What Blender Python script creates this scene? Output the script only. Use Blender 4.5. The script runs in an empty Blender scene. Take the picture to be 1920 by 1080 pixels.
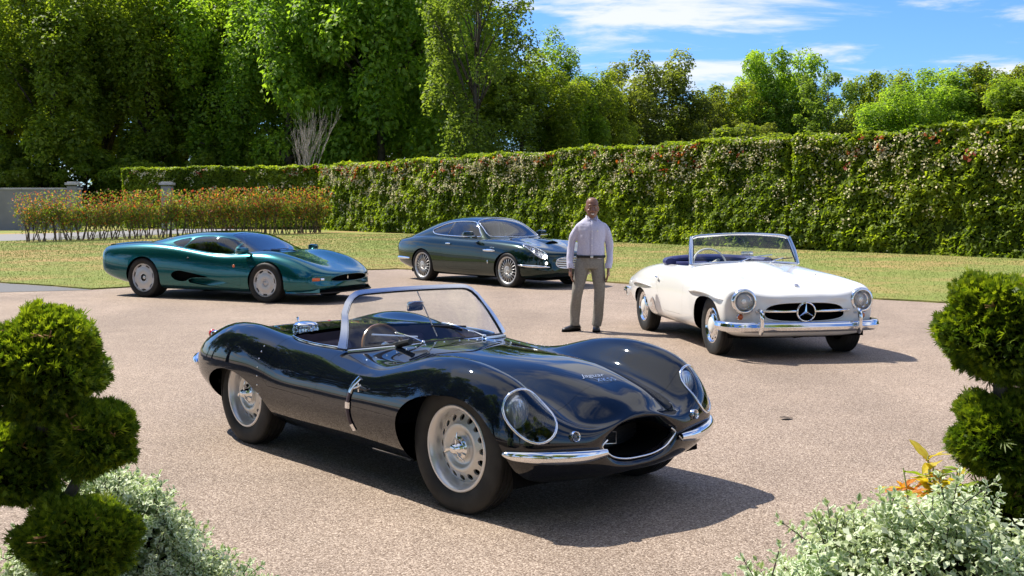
import bpy, bmesh, math, random
import numpy as np
from mathutils import Vector, Matrix, Euler
from mathutils.bvhtree import BVHTree
from mathutils.interpolate import poly_3d_calc

PI = math.pi
R = math.radians
scene = bpy.context.scene
COL = scene.collection

# ------------------------------------------------------------------ camera, sky, sun, exposure
cam_d = bpy.data.cameras.new('camera')
cam = bpy.data.objects.new('camera', cam_d)
COL.objects.link(cam)
cam.location = (0, 0, 1.59276)
cam.rotation_euler = (PI / 2 - 0.072824, 0, 0)
cam_d.sensor_width = 36.0
cam_d.lens = 36.0 * 2124.74 / 1920.0
cam_d.clip_start = 0.05
cam_d.clip_end = 6000
scene.camera = cam

SUN_AZ = R(145.5)      # direction from the scene towards the sun, counter-clockwise from +X
SUN_EL = R(53.5)
world = bpy.data.worlds.new('World')
scene.world = world
world.use_nodes = True


def build_sky():
    nt = world.node_tree
    N, L = nt.nodes, nt.links
    N.clear()
    out = N.new('ShaderNodeOutputWorld')
    bg = N.new('ShaderNodeBackground')
    bg.inputs['Strength'].default_value = 0.15
    sky = N.new('ShaderNodeTexSky')
    sky.sky_type = 'NISHITA'
    sky.sun_disc = False
    sky.sun_elevation = SUN_EL
    sky.sun_rotation = PI / 2 - SUN_AZ
    sky.altitude = 100
    sky.air_density = 1.0
    sky.dust_density = 0.6
    sky.ozone_density = 2.2
    # clouds: a layer at constant height, so they shrink towards the horizon everywhere
    geo = N.new('ShaderNodeTexCoord')
    sep = N.new('ShaderNodeSeparateXYZ')
    L.new(geo.outputs['Generated'], sep.inputs[0])

    def math_(op, a, b=None, clamp=False):
        m = N.new('ShaderNodeMath'); m.operation = op; m.use_clamp = clamp
        for i, v in enumerate((a, b)):
            if v is None: continue
            if isinstance(v, (int, float)): m.inputs[i].default_value = v
            else: L.new(v, m.inputs[i])
        return m.outputs[0]
    zz = math_('MAXIMUM', sep.outputs['Z'], 0.0)
    zz = math_('ADD', zz, 0.11)
    px = math_('DIVIDE', sep.outputs['X'], zz)
    py = math_('DIVIDE', sep.outputs['Y'], zz)
    comb = N.new('ShaderNodeCombineXYZ')
    L.new(px, comb.inputs[0]); L.new(py, comb.inputs[1])
    mp = N.new('ShaderNodeMapping')
    mp.inputs['Location'].default_value = (11.0, 2.2, 0)
    mp.inputs['Rotation'].default_value = (0, 0, R(8))
    mp.inputs['Scale'].default_value = (0.72, 1.0, 1)
    L.new(comb.outputs[0], mp.inputs[0])
    n1 = N.new('ShaderNodeTexNoise'); n1.inputs['Scale'].default_value = 1.9
    n1.inputs['Detail'].default_value = 9; n1.inputs['Roughness'].default_value = 0.60
    n1.inputs['Distortion'].default_value = 0.35
    L.new(mp.outputs[0], n1.inputs['Vector'])
    n2 = N.new('ShaderNodeTexNoise'); n2.inputs['Scale'].default_value = 0.75
    n2.inputs['Detail'].default_value = 3
    L.new(mp.outputs[0], n2.inputs['Vector'])
    s = math_('ADD', n1.outputs['Fac'], math_('MULTIPLY', n2.outputs['Fac'], 0.55))
    mr = N.new('ShaderNodeMapRange')
    mr.inputs['From Min'].default_value = 0.725
    mr.inputs['From Max'].default_value = 0.90
    mr.interpolation_type = 'SMOOTHSTEP'
    L.new(s, mr.inputs['Value'])
    fac = math_('MULTIPLY', mr.outputs[0], 0.88)
    mix = N.new('ShaderNodeMixRGB')
    hs = N.new('ShaderNodeHueSaturation')
    hs.inputs['Saturation'].default_value = 1.12
    hs.inputs['Value'].default_value = 1.0
    L.new(sky.outputs[0], hs.inputs['Color'])
    L.new(fac, mix.inputs[0])
    tn = N.new('ShaderNodeMixRGB'); tn.blend_type = 'MULTIPLY'; tn.inputs[0].default_value = 1
    tn.inputs[2].default_value = (0.33, 0.49, 0.75, 1)
    L.new(hs.outputs[0], tn.inputs[1])
    L.new(tn.outputs[0], mix.inputs[1])
    mix.inputs[2].default_value = (3.9, 3.95, 4.1, 1)
    L.new(mix.outputs[0], bg.inputs['Color'])
    L.new(bg.outputs[0], out.inputs[0])


build_sky()
sun_d = bpy.data.lights.new('sun', 'SUN')
sun_d.energy = 4.4
sun_d.angle = R(0.53)
sun_d.color = (1.0, 0.935, 0.83)
sun = bpy.data.objects.new('sun', sun_d)
COL.objects.link(sun)
sd = Vector((math.cos(SUN_AZ) * math.cos(SUN_EL), math.sin(SUN_AZ) * math.cos(SUN_EL), math.sin(SUN_EL)))
sun.rotation_euler = sd.to_track_quat('Z', 'Y').to_euler()

vs = scene.view_settings
vs.view_transform = 'Standard'
vs.look = 'None'
vs.exposure = 0.82
vs.gamma = 1.0
vs.use_curve_mapping = False
scene.render.engine = 'CYCLES'
cy = scene.cycles
cy.max_bounces = 10
cy.transparent_max_bounces = 24
cy.diffuse_bounces = 4
cy.glossy_bounces = 5
cy.transmission_bounces = 6
cy.caustics_reflective = False
cy.caustics_refractive = False
cy.sample_clamp_indirect = 6.0
cy.use_denoising = True
cy.use_adaptive_sampling = True
cy.adaptive_threshold = 0.01

# ------------------------------------------------------------------ helpers: objects
rng = random.Random(7)


def link(o, parent=None):
    COL.objects.link(o)
    if parent is not None:
        o.parent = parent
    return o


def tag(o, label=None, cat=None, group=None, kind=None):
    if label: o['label'] = label
    if cat: o['category'] = cat
    if group: o['group'] = group
    if kind: o['kind'] = kind
    return o


def thing(name, label, cat, loc=(0, 0, 0), rz=0.0, group=None):
    o = bpy.data.objects.new(name, None)
    o.empty_display_size = 0.2
    link(o)
    o.location = loc
    o.rotation_euler = (0, 0, rz)
    return tag(o, label, cat, group)


def mesh_obj(name, me, mat, parent=None, loc=None, rot=None):
    o = bpy.data.objects.new(name, me)
    if mat is not None:
        me.materials.clear()
        for m in (mat if isinstance(mat, (list, tuple)) else [mat]):
            me.materials.append(m)
    link(o, parent)
    if loc is not None: o.location = loc
    if rot is not None: o.rotation_euler = rot
    return o


def B(name, bm, mat, parent=None, loc=None, rot=None, smooth=True, sharp=40):
    """turn a bmesh into one mesh object"""
    bmesh.ops.recalc_face_normals(bm, faces=bm.faces) if sharp else None
    me = bpy.data.meshes.new(name)
    if smooth:
        for f in bm.faces: f.smooth = True
        if sharp:
            lim = R(sharp)
            for e in bm.edges:
                if len(e.link_faces) == 2 and e.calc_face_angle(0) > lim:
                    e.smooth = False
    bm.to_mesh(me)
    bm.free()
    return mesh_obj(name, me, mat, parent, loc, rot)


def copy_tree(o, parent=None):
    c = o.copy()
    COL.objects.link(c)
    c.parent = parent
    for ch in list(o.children):
        copy_tree(ch, c)
    return c


def np_mesh(name, verts, faces_flat, nper, uv=None, smooth=False, col=None):
    """fast mesh from arrays; faces all with nper corners"""
    me = bpy.data.meshes.new(name)
    nv, nl = len(verts), len(faces_flat)
    me.vertices.add(nv)
    me.vertices.foreach_set('co', np.asarray(verts, np.float32).ravel())
    me.loops.add(nl)
    me.loops.foreach_set('vertex_index', np.asarray(faces_flat, np.int32).ravel())
    nf = nl // nper
    me.polygons.add(nf)
    me.polygons.foreach_set('loop_start', np.arange(nf, dtype=np.int32) * nper)
    try:
        me.polygons.foreach_set('loop_total', np.full(nf, nper, np.int32))
    except Exception:
        pass
    if smooth:
        me.polygons.foreach_set('use_smooth', np.ones(nf, bool))
    if col is not None:   # per-face value spread to points
        a = me.attributes.new('tint', 'FLOAT', 'FACE')
        a.data.foreach_set('value', np.asarray(col, np.float32))
    me.update(calc_edges=True)
    return me


# ------------------------------------------------------------------ helpers: shapes into a bmesh
def add_box(bm, c, s, rot=None, bev=0.0):
    m = Matrix.Translation(c)
    if rot is not None:
        m = m @ (rot.to_4x4() if hasattr(rot, 'to_4x4') else Euler(rot).to_matrix().to_4x4())
    m = m @ Matrix.Diagonal((s[0], s[1], s[2], 1))
    r = bmesh.ops.create_cube(bm, size=1.0, matrix=m)
    if bev > 0:
        es = list({e for v in r['verts'] for e in v.link_edges})
        bmesh.ops.bevel(bm, geom=es, offset=bev, segments=2, affect='EDGES', profile=0.5)


def add_tube(bm, pts, rad, segs=8, closed=False, caps=True, flat=None, up=None):
    """tube through pts; rad number or list; flat=(a,b) scales the two section axes"""
    pts = [Vector(p) for p in pts]
    n = len(pts)
    rads = rad if isinstance(rad, (list, tuple)) else [rad] * n
    rings = []
    prev = None
    for i, p in enumerate(pts):
        if closed:
            t = (pts[(i + 1) % n] - pts[i - 1])
        else:
            t = pts[min(i + 1, n - 1)] - pts[max(i - 1, 0)]
        if t.length < 1e-9: t = Vector((0, 0, 1))
        t.normalize()
        if up is not None:
            u = Vector(up) - t * t.dot(Vector(up))
            if u.length < 1e-4: u = t.orthogonal()
        elif prev is None:
            u = t.orthogonal()
        else:
            u = prev - t * t.dot(prev)
            if u.length < 1e-6: u = t.orthogonal()
        u.normalize()
        prev = u
        w = t.cross(u)
        fa, fb = flat if flat else (1, 1)
        ring = []
        for k in range(segs):
            a = 2 * PI * k / segs
            ring.append(bm.verts.new(p + (u * math.cos(a) * fa + w * math.sin(a) * fb) * rads[i]))
        rings.append(ring)
    m = n if closed else n - 1
    for i in range(m):
        a, b = rings[i], rings[(i + 1) % n]
        for k in range(segs):
            k2 = (k + 1) % segs
            bm.faces.new((a[k], a[k2], b[k2], b[k]))
    if caps and not closed:
        bm.faces.new(list(reversed(rings[0])))
        bm.faces.new(rings[-1])


def add_lathe(bm, prof, segs=32, axis='y', center=(0, 0, 0), a0=0.0, a1=2 * PI, close=False):
    """prof: list of (r, h); revolved about the axis through center"""
    c = Vector(center)
    full = abs(a1 - a0 - 2 * PI) < 1e-6
    n = segs if full else segs + 1
    rings = []
    for k in range(n):
        a = a0 + (a1 - a0) * k / segs
        ca, sa = math.cos(a), math.sin(a)
        ring = []
        for r, h in prof:
            if axis == 'y': p = Vector((r * ca, h, r * sa))
            elif axis == 'z': p = Vector((r * ca, r * sa, h))
            else: p = Vector((h, r * ca, r * sa))
            ring.append(bm.verts.new(c + p))
        rings.append(ring)
    for k in range(segs):
        a, b = rings[k], rings[(k + 1) % n]
        for i in range(len(prof) - (0 if close else 1)):
            j = (i + 1) % len(prof)
            try: bm.faces.new((a[i], a[j], b[j], b[i]))
            except ValueError: pass
    bmesh.ops.remove_doubles(bm, verts=[v for r in rings for v in r], dist=1e-5)


def add_sphere(bm, c, r, seg=16, rings=10, scale=(1, 1, 1), rot=None):
    m = Matrix.Translation(c)
    if rot is not None: m = m @ Euler(rot).to_matrix().to_4x4()
    m = m @ Matrix.Diagonal((scale[0] * r, scale[1] * r, scale[2] * r, 1))
    bmesh.ops.create_uvsphere(bm, u_segments=seg, v_segments=rings, radius=1.0, matrix=m)


def add_prism(bm, poly, d0, d1, axes='xz', bev=0):
    """extrude a 2-D polygon between two values of the third axis"""
    third = ({'x', 'y', 'z'} - set(axes)).pop()
    def P(a, b, d):
        q = {axes[0]: a, axes[1]: b, third: d}
        return Vector((q['x'], q['y'], q['z']))
    lo = [bm.verts.new(P(a, b, d0)) for a, b in poly]
    hi = [bm.verts.new(P(a, b, d1)) for a, b in poly]
    n = len(poly)
    bm.faces.new(lo); bm.faces.new(list(reversed(hi)))
    for i in range(n):
        j = (i + 1) % n
        bm.faces.new((lo[j], lo[i], hi[i], hi[j]))


def smooth_poly(pts, n=6, closed=True):
    """Catmull-Rom through 2-D or 3-D points"""
    P = [np.array(p, float) for p in pts]
    m = len(P)
    out = []
    rngi = range(m) if closed else range(m - 1)
    for i in rngi:
        p0 = P[i - 1] if (closed or i > 0) else P[i] * 2 - P[i + 1]
        p1, p2 = P[i], P[(i + 1) % m]
        p3 = P[(i + 2) % m] if (closed or i + 2 < m) else P[(i + 1) % m] * 2 - P[i]
        for k in range(n):
            t = k / n
            out.append(tuple(0.5 * ((2 * p1) + (p2 - p0) * t + (2 * p0 - 5 * p1 + 4 * p2 - p3) * t * t + (3 * p1 - p0 - 3 * p2 + p3) * t ** 3)))
    if not closed: out.append(tuple(P[-1]))
    return out


# ------------------------------------------------------------------ helpers: smooth lofted shells
def nat_spline(t, Y, q):
    """natural cubic spline, t knots (n), Y (n, ...), evaluated at q"""
    n = len(t)
    Y = np.asarray(Y, float)
    h = np.diff(t)
    A = np.zeros((n, n)); rhs = np.zeros((n,) + Y.shape[1:])
    A[0, 0] = A[-1, -1] = 1
    for i in range(1, n - 1):
        A[i, i - 1] = h[i - 1]; A[i, i] = 2 * (h[i - 1] + h[i]); A[i, i + 1] = h[i]
        rhs[i] = 6 * ((Y[i + 1] - Y[i]) / h[i] - (Y[i] - Y[i - 1]) / h[i - 1])
    Mm = np.linalg.solve(A, rhs.reshape(n, -1)).reshape(rhs.shape)
    idx = np.clip(np.searchsorted(t, q, side='right') - 1, 0, n - 2)
    hh = h[idx]; a = (t[idx + 1] - q) / hh; b = (q - t[idx]) / hh
    sh = (-1,) + (1,) * (Y.ndim - 1)
    a, b, hh = a.reshape(sh), b.reshape(sh), hh.reshape(sh)
    return a * Y[idx] + b * Y[idx + 1] + ((a ** 3 - a) * Mm[idx] + (b ** 3 - b) * Mm[idx + 1]) * hh * hh / 6


def net_surface(stations, per_u=8, per_v=5, relax=2):
    """stations: list of lists of (x,y,z) from the bottom centre to the top centre (y >= 0).
    Mirrored, splined both ways; returns vertex grid (nu, nv, 3)."""
    S = np.array(stations, float)                       # (m, k, 3)
    mir = S[:, ::-1].copy(); mir[:, :, 1] *= -1
    full = np.concatenate([S, mir[:, 1:]], axis=1)      # left bottom -> top -> right bottom
    m, k, _ = full.shape
    du = np.sqrt(np.linalg.norm(np.diff(full, axis=0), axis=2).mean(axis=1)) ** 1.3
    dv = np.sqrt(np.linalg.norm(np.diff(full, axis=1), axis=2).mean(axis=0)) ** 1.3
    dv = (dv + dv[::-1]) / 2
    tu = np.concatenate([[0], np.cumsum(du)]); tv = np.concatenate([[0], np.cumsum(dv)])
    qu = np.concatenate([np.linspace(tu[i], tu[i + 1], per_u, endpoint=False) for i in range(m - 1)] + [[tu[-1]]])
    qv = np.concatenate([np.linspace(tv[i], tv[i + 1], per_v, endpoint=False) for i in range(k - 1)] + [[tv[-1]]])
    G = nat_spline(tv, full.transpose(1, 0, 2), qv)      # (nv, m, 3)
    G = nat_spline(tu, G.transpose(1, 0, 2), qu)         # (nu, nv, 3)
    for _ in range(relax):
        g = G.copy()
        g[1:-1, 1:-1] = 0.5 * G[1:-1, 1:-1] + 0.125 * (G[2:, 1:-1] + G[:-2, 1:-1] + G[1:-1, 2:] + G[1:-1, :-2])
        G = g
    return G


def pip(poly, a, b):
    inside = False
    n = len(poly)
    j = n - 1
    for i in range(n):
        xi, yi = poly[i]; xj, yj = poly[j]
        if (yi > b) != (yj > b) and a < (xj - xi) * (b - yi) / (yj - yi) + xi:
            inside = not inside
        j = i
    return inside


AX = {'x': 0, 'y': 1, 'z': 2}


class Shell:
    """a smooth skin that can be cut along outlines without losing its shading"""

    def __init__(self, G=None, cap0=False, cap1=False, bm=None):
        self.bm = bmesh.new()
        if G is not None:
            nu, nv, _ = G.shape
            V = [[self.bm.verts.new(G[i, j]) for j in range(nv)] for i in range(nu)]
            for i in range(nu - 1):
                for j in range(nv - 1):
                    try: self.bm.faces.new((V[i][j], V[i][j + 1], V[i + 1][j + 1], V[i + 1][j]))
                    except ValueError: pass
            for flag, row in ((cap0, V[0]), (cap1, V[-1])):
                if flag:
                    c = sum((v.co for v in row), Vector()) / len(row)
                    cv = self.bm.verts.new(c)
                    for j in range(nv - 1):
                        self.bm.faces.new((row[j], row[j + 1], cv))
            bmesh.ops.remove_doubles(self.bm, verts=self.bm.verts, dist=1e-5)
            bmesh.ops.recalc_face_normals(self.bm, faces=self.bm.faces)
        self.ref()

    def ref(self):
        self.bm.normal_update()
        self.bm.verts.ensure_lookup_table(); self.bm.faces.ensure_lookup_table()
        self.bvh = BVHTree.FromBMesh(self.bm)
        self.rv = [[v.co.copy() for v in f.verts] for f in self.bm.faces]
        self.rn = [[v.normal.copy() for v in f.verts] for f in self.bm.faces]

    def normal_at(self, co):
        loc, nor, idx, d = self.bvh.find_nearest(co)
        if idx is None: return Vector((0, 0, 1))
        w = poly_3d_calc(self.rv[idx], loc)
        n = Vector()
        for wi, ni in zip(w, self.rn[idx]): n += ni * wi
        return n.normalized() if n.length > 1e-6 else nor

    def hit(self, o, d):
        loc, nor, idx, dist = self.bvh.ray_cast(Vector(o), Vector(d).normalized())
        return (loc, self.normal_at(loc)) if loc is not None else (None, None)

    def near(self, p):
        loc, nor, idx, dist = self.bvh.find_nearest(Vector(p))
        return loc, self.normal_at(loc)

    def on_side(self, x, z, s=-1, off=0.0, far=3.0):
        """point on the skin seen from the side s (y sign)"""
        p, n = self.hit((x, s * far, z), (0, -s, 0))
        if p is None:
            p, n = self.near((x, s * 0.8, z))
        return p + n * off

    def on_top(self, x, y, off=0.0):
        p, n = self.hit((x, y, 5), (0, 0, -1))
        if p is None: p, n = self.near((x, y, 0.8))
        return p + n * off

    def on_front(self, y, z, s=1, off=0.0):
        p, n = self.hit((s * 9, y, z), (-s, 0, 0))
        if p is None: p, n = self.near((s * 3, y, z))
        return p + n * off

    def cut(self, poly, axes='xz', keep=None, closed=True, only_cut=False):
        bm = self.bm
        ia, ib = AX[axes[0]], AX[axes[1]]
        keep = keep or (lambda c: True)
        amin = min(p[0] for p in poly) - .08; amax = max(p[0] for p in poly) + .08
        bmin = min(p[1] for p in poly) - .08; bmax = max(p[1] for p in poly) + .08
        def cand_ok(f):
            c = f.calc_center_median()
            return amin < c[ia] < amax and bmin < c[ib] < bmax and keep(c)
        cand = {f for f in bm.faces if cand_ok(f)}
        n = len(poly)
        for i in range(n if closed else n - 1):
            p, q = poly[i], poly[(i + 1) % n]
            dx, dy = q[0] - p[0], q[1] - p[1]
            l = math.hypot(dx, dy)
            if l < 1e-7: continue
            no = Vector((0, 0, 0)); no[ia] = -dy / l; no[ib] = dx / l
            co = Vector((0, 0, 0)); co[ia] = p[0]; co[ib] = p[1]
            e = 1e-4
            a0, a1 = min(p[0], q[0]) - e, max(p[0], q[0]) + e
            b0, b1 = min(p[1], q[1]) - e, max(p[1], q[1]) + e
            sel = []
            for f in cand:
                if not f.is_valid: continue
                As = [v.co[ia] for v in f.verts]; Bs = [v.co[ib] for v in f.verts]
                if max(As) < a0 or min(As) > a1 or max(Bs) < b0 or min(Bs) > b1: continue
                sel.append(f)
            if not sel: continue
            geom = list({e_ for f in sel for e_ in f.edges}) + list({v for f in sel for v in f.verts}) + sel
            r = bmesh.ops.bisect_plane(bm, geom=geom, dist=1e-6, plane_co=co, plane_no=no)
            for g in r['geom']:
                if isinstance(g, bmesh.types.BMFace): cand.add(g)
            cand = {f for f in cand if f.is_valid}
        if only_cut: return []
        out = []
        for f in bm.faces:
            c = f.calc_center_median()
            if amin < c[ia] < amax and bmin < c[ib] < bmax and keep(c) and pip(poly, c[ia], c[ib]):
                out.append(f)
        return out

    def delete(self, faces):
        bmesh.ops.delete(self.bm, geom=faces, context='FACES')

    def detach(self, faces):
        """move faces into a new shell that shares the reference shading"""
        s = Shell.__new__(Shell)
        s.bm = bmesh.new()
        s.bvh, s.rv, s.rn = self.bvh, self.rv, self.rn
        mp = {}
        for f in faces:
            vs_ = []
            for v in f.verts:
                if v not in mp: mp[v] = s.bm.verts.new(v.co)
                vs_.append(mp[v])
            try: s.bm.faces.new(vs_)
            except ValueError: pass
        self.delete(faces)
        return s

    def shrink(self, gap=0.002):
        mv = {}
        for v in self.bm.verts:
            if any(len(e.link_faces) == 1 for e in v.link_edges):
                d = Vector()
                for f in v.link_faces: d += (f.calc_center_median() - v.co).normalized()
                if d.length > 1e-6: mv[v] = d.normalized() * gap
        for v, d in mv.items(): v.co += d
        return self

    def offset(self, d):
        for v in self.bm.verts:
            v.co += self.normal_at(v.co) * d
        return self

    def finish(self, name, mat, parent, lip=0.0, lipkeep=None, lipdir=None, flip=False):
        bm = self.bm
        bm.normal_update()
        norms = {}
        verts = list(bm.verts)
        vn = [self.normal_at(v.co) for v in verts]
        # orient faces with the reference
        fl = [f for f in bm.faces if f.normal.dot(self.normal_at(f.calc_center_median())) < 0]
        if fl: bmesh.ops.reverse_faces(bm, faces=fl)
        bm.verts.index_update()
        co = [tuple(v.co) for v in verts]
        faces = [[v.index for v in f.verts] for f in bm.faces]
        nor = [tuple(n) for n in vn]
        if lip > 0:
            ed = []
            for e in bm.edges:
                if len(e.link_faces) == 1:
                    mid = (e.verts[0].co + e.verts[1].co) / 2
                    if lipkeep is None or lipkeep(mid): ed.append(e)
            for e in ed:
                f = e.link_faces[0]
                l = [l_ for l_ in f.loops if l_.edge == e][0]
                a, b = l.vert, l.link_loop_next.vert
                na, nb = vn[a.index], vn[b.index]
                if lipdir is not None:
                    da = db = Vector(lipdir(a.co)) * lip
                else:
                    da, db = -na * lip, -nb * lip
                base = len(co)
                co += [tuple(a.co), tuple(b.co), tuple(b.co + db), tuple(a.co + da)]
                fn = (b.co - a.co).cross(da)
                fn = -fn.normalized() if fn.length > 1e-9 else na
                fn = -fn
                # the return faces away from the panel
                c = f.calc_center_median()
                if fn.dot((a.co + b.co) / 2 - c) < 0: fn = -fn
                ln = (fn * 0.75 + na * 0.45).normalized()
                lf = (fn).normalized()
                nor += [tuple(ln), tuple(ln), tuple(lf), tuple(lf)]
                faces.append([base, base + 1, base + 2, base + 3])
        me = bpy.data.meshes.new(name)
        me.from_pydata(co, [], faces)
        me.polygons.foreach_set('use_smooth', [True] * len(me.polygons))
        me.update()
        me.normals_split_custom_set_from_vertices(nor)
        bm.free()
        return mesh_obj(name, me, mat, parent)


# ------------------------------------------------------------------ helpers: materials
def rgb(h):
    """sRGB hex -> linear"""
    h = h.lstrip('#')
    c = [int(h[i:i + 2], 16) / 255 for i in (0, 2, 4)]
    return tuple(x / 12.92 if x <= 0.04045 else ((x + 0.055) / 1.055) ** 2.4 for x in c)


def mat(name, col, rough=0.5, metal=0.0, coat=0.0, spec=0.5, trans=0.0, ior=1.45, emit=None, sheen=0.0, aniso=None):
    m = bpy.data.materials.new(name)
    m.use_nodes = True
    p = m.node_tree.nodes['Principled BSDF']
    p.inputs['Base Color'].default_value = (*col, 1)
    p.inputs['Roughness'].default_value = rough
    p.inputs['Metallic'].default_value = metal
    p.inputs['Coat Weight'].default_value = coat
    p.inputs['Coat Roughness'].default_value = 0.015
    p.inputs['Specular IOR Level'].default_value = spec
    p.inputs['Transmission Weight'].default_value = trans
    p.inputs['IOR'].default_value = ior
    if sheen: p.inputs['Sheen Weight'].default_value = sheen
    if emit:
        p.inputs['Emission Color'].default_value = (*emit[0], 1)
        p.inputs['Emission Strength'].default_value = emit[1]
    return m


def nodes(m):
    return m.node_tree.nodes, m.node_tree.links, m.node_tree.nodes['Principled BSDF']


def add_noise_color(m, c1, c2, scale, detail=4, lo=0.35, hi=0.65, coord='Object', rough=None, bump=0.0, bscale=None, dist=0.01):
    N, L, p = nodes(m)
    tc = N.new('ShaderNodeTexCoord')
    nz = N.new('ShaderNodeTexNoise')
    nz.inputs['Scale'].default_value = scale
    nz.inputs['Detail'].default_value = detail
    L.new(tc.outputs[coord], nz.inputs['Vector'])
    r = N.new('ShaderNodeMapRange')
    r.inputs['From Min'].default_value = lo; r.inputs['From Max'].default_value = hi
    L.new(nz.outputs['Fac'], r.inputs['Value'])
    mx = N.new('ShaderNodeMixRGB')
    mx.inputs[1].default_value = (*c1, 1); mx.inputs[2].default_value = (*c2, 1)
    L.new(r.outputs[0], mx.inputs[0])
    L.new(mx.outputs[0], p.inputs['Base Color'])
    if bump:
        nb = N.new('ShaderNodeTexNoise')
        nb.inputs['Scale'].default_value = bscale or scale * 3
        nb.inputs['Detail'].default_value = 6
        L.new(tc.outputs[coord], nb.inputs['Vector'])
        b = N.new('ShaderNodeBump')
        b.inputs['Strength'].default_value = bump
        b.inputs['Distance'].default_value = dist
        L.new(nb.outputs['Fac'], b.inputs['Height'])
        L.new(b.outputs[0], p.inputs['Normal'])
    return m


def glass_mat(name, tint=(0.93, 0.97, 0.95), refl=1.0, ior=1.5):
    """thin sheet of glass: clear with a Fresnel reflection"""
    m = bpy.data.materials.new(name)
    m.use_nodes = True
    N, L = m.node_tree.nodes, m.node_tree.links
    N.clear()
    out = N.new('ShaderNodeOutputMaterial')
    tr = N.new('ShaderNodeBsdfTransparent'); tr.inputs[0].default_value = (*tint, 1)
    gl = N.new('ShaderNodeBsdfGlossy'); gl.inputs['Roughness'].default_value = 0.01
    gl.inputs['Color'].default_value = (refl, refl, refl, 1)
    fr = N.new('ShaderNodeFresnel'); fr.inputs['IOR'].default_value = ior
    geo = N.new('ShaderNodeNewGeometry')
    # same reflection from both sides of the sheet
    vm = N.new('ShaderNodeVectorMath'); vm.operation = 'SCALE'
    mm = N.new('ShaderNodeMath'); mm.operation = 'MULTIPLY_ADD'
    mm.inputs[1].default_value = -2; mm.inputs[2].default_value = 1
    L.new(geo.outputs['Backfacing'], mm.inputs[0])
    L.new(geo.outputs['Normal'], vm.inputs[0]); L.new(mm.outputs[0], vm.inputs['Scale'])
    mx = N.new('ShaderNodeMixShader')
    m2 = N.new('ShaderNodeMath'); m2.operation = 'MULTIPLY'; m2.inputs[1].default_value = 1.7; m2.use_clamp = True
    L.new(fr.outputs[0], m2.inputs[0])
    L.new(m2.outputs[0], mx.inputs[0]); L.new(tr.outputs[0], mx.inputs[1]); L.new(gl.outputs[0], mx.inputs[2])
    L.new(mx.outputs[0], out.inputs[0])
    return m


M = {}
M['chrome'] = mat('chrome', (0.82, 0.83, 0.85), 0.06, 1.0)
M['steel'] = mat('brushed_steel', (0.62, 0.63, 0.65), 0.28, 1.0)
M['alloy'] = mat('silver_wheel_paint', (0.66, 0.66, 0.66), 0.30, 0.6, coat=0.3)
M['alloy_light'] = mat('light_wheel_paint', (0.66, 0.65, 0.62), 0.35, 0.55, coat=0.3)
M['tyre'] = add_noise_color(mat('tyre_rubber', (0.018, 0.018, 0.018), 0.62, spec=0.35), (0.014, 0.014, 0.014), (0.03, 0.029, 0.027), 9)
M['black'] = mat('black_plastic', (0.008, 0.008, 0.009), 0.45)
M['void'] = mat('matt_black', (0.004, 0.004, 0.004), 0.9, spec=0.1)
M['rubber'] = mat('rubber_seal', (0.012, 0.012, 0.013), 0.55)
M['glass'] = glass_mat('clear_glass')
M['lens'] = glass_mat('lamp_lens', (0.97, 0.98, 1.0))
M['tint_glass'] = glass_mat('tinted_glass', (0.78, 0.83, 0.82))
M['mirror'] = mat('mirror_glass', (0.85, 0.87, 0.9), 0.02, 1.0)
M['reflector'] = mat('lamp_reflector', (0.9, 0.9, 0.92), 0.12, 1.0)
M['amber'] = mat('amber_lens', (0.75, 0.13, 0.015), 0.15, coat=0.8)
M['red_lens'] = mat('red_lens', (0.5, 0.012, 0.012), 0.12, coat=0.8)
M['dark_leather'] = add_noise_color(mat('dark_leather', (0.03, 0.02, 0.03), 0.5), (0.030, 0.018, 0.028), (0.05, 0.03, 0.045), 12)
M['blue_leather'] = add_noise_color(mat('blue_leather', (0.015, 0.02, 0.10), 0.5), (0.012, 0.016, 0.085), (0.022, 0.03, 0.14), 9)
M['tan_leather'] = mat('tan_leather', (0.30, 0.19, 0.11), 0.5)
M['wood'] = mat('varnished_wood', (0.28, 0.13, 0.05), 0.25, coat=0.5)
M['satin'] = mat('satin_aluminium', (0.80, 0.81, 0.83), 0.22, 1.0)
M['bowl'] = mat('lamp_bowl', (0.82, 0.83, 0.85), 0.30, 0.75)
M['alloy_grey'] = mat('grey_wheel_paint', (0.50, 0.50, 0.51), 0.34, 0.6, coat=0.3)


def fluted_glass(name):
    """lamp glass with moulded vertical flutes over a bright bowl"""
    m = mat(name, (0.80, 0.81, 0.82), 0.16, 0.55, coat=0.8)
    N, L, p = nodes(m)
    tc = N.new('ShaderNodeTexCoord')
    w = N.new('ShaderNodeTexWave'); w.bands_direction = 'X'
    w.inputs['Scale'].default_value = 22; w.inputs['Distortion'].default_value = .4
    L.new(tc.outputs['Object'], w.inputs['Vector'])
    b = N.new('ShaderNodeBump'); b.inputs['Strength'].default_value = .35; b.inputs['Distance'].default_value = .004
    L.new(w.outputs['Fac'], b.inputs['Height']); L.new(b.outputs[0], p.inputs['Normal'])
    return m


M['fluted'] = fluted_glass('fluted_lamp_glass')
# ------------------------------------------------------------------ ground, drive, lawns, paths
nrng = np.random.default_rng(11)


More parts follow.
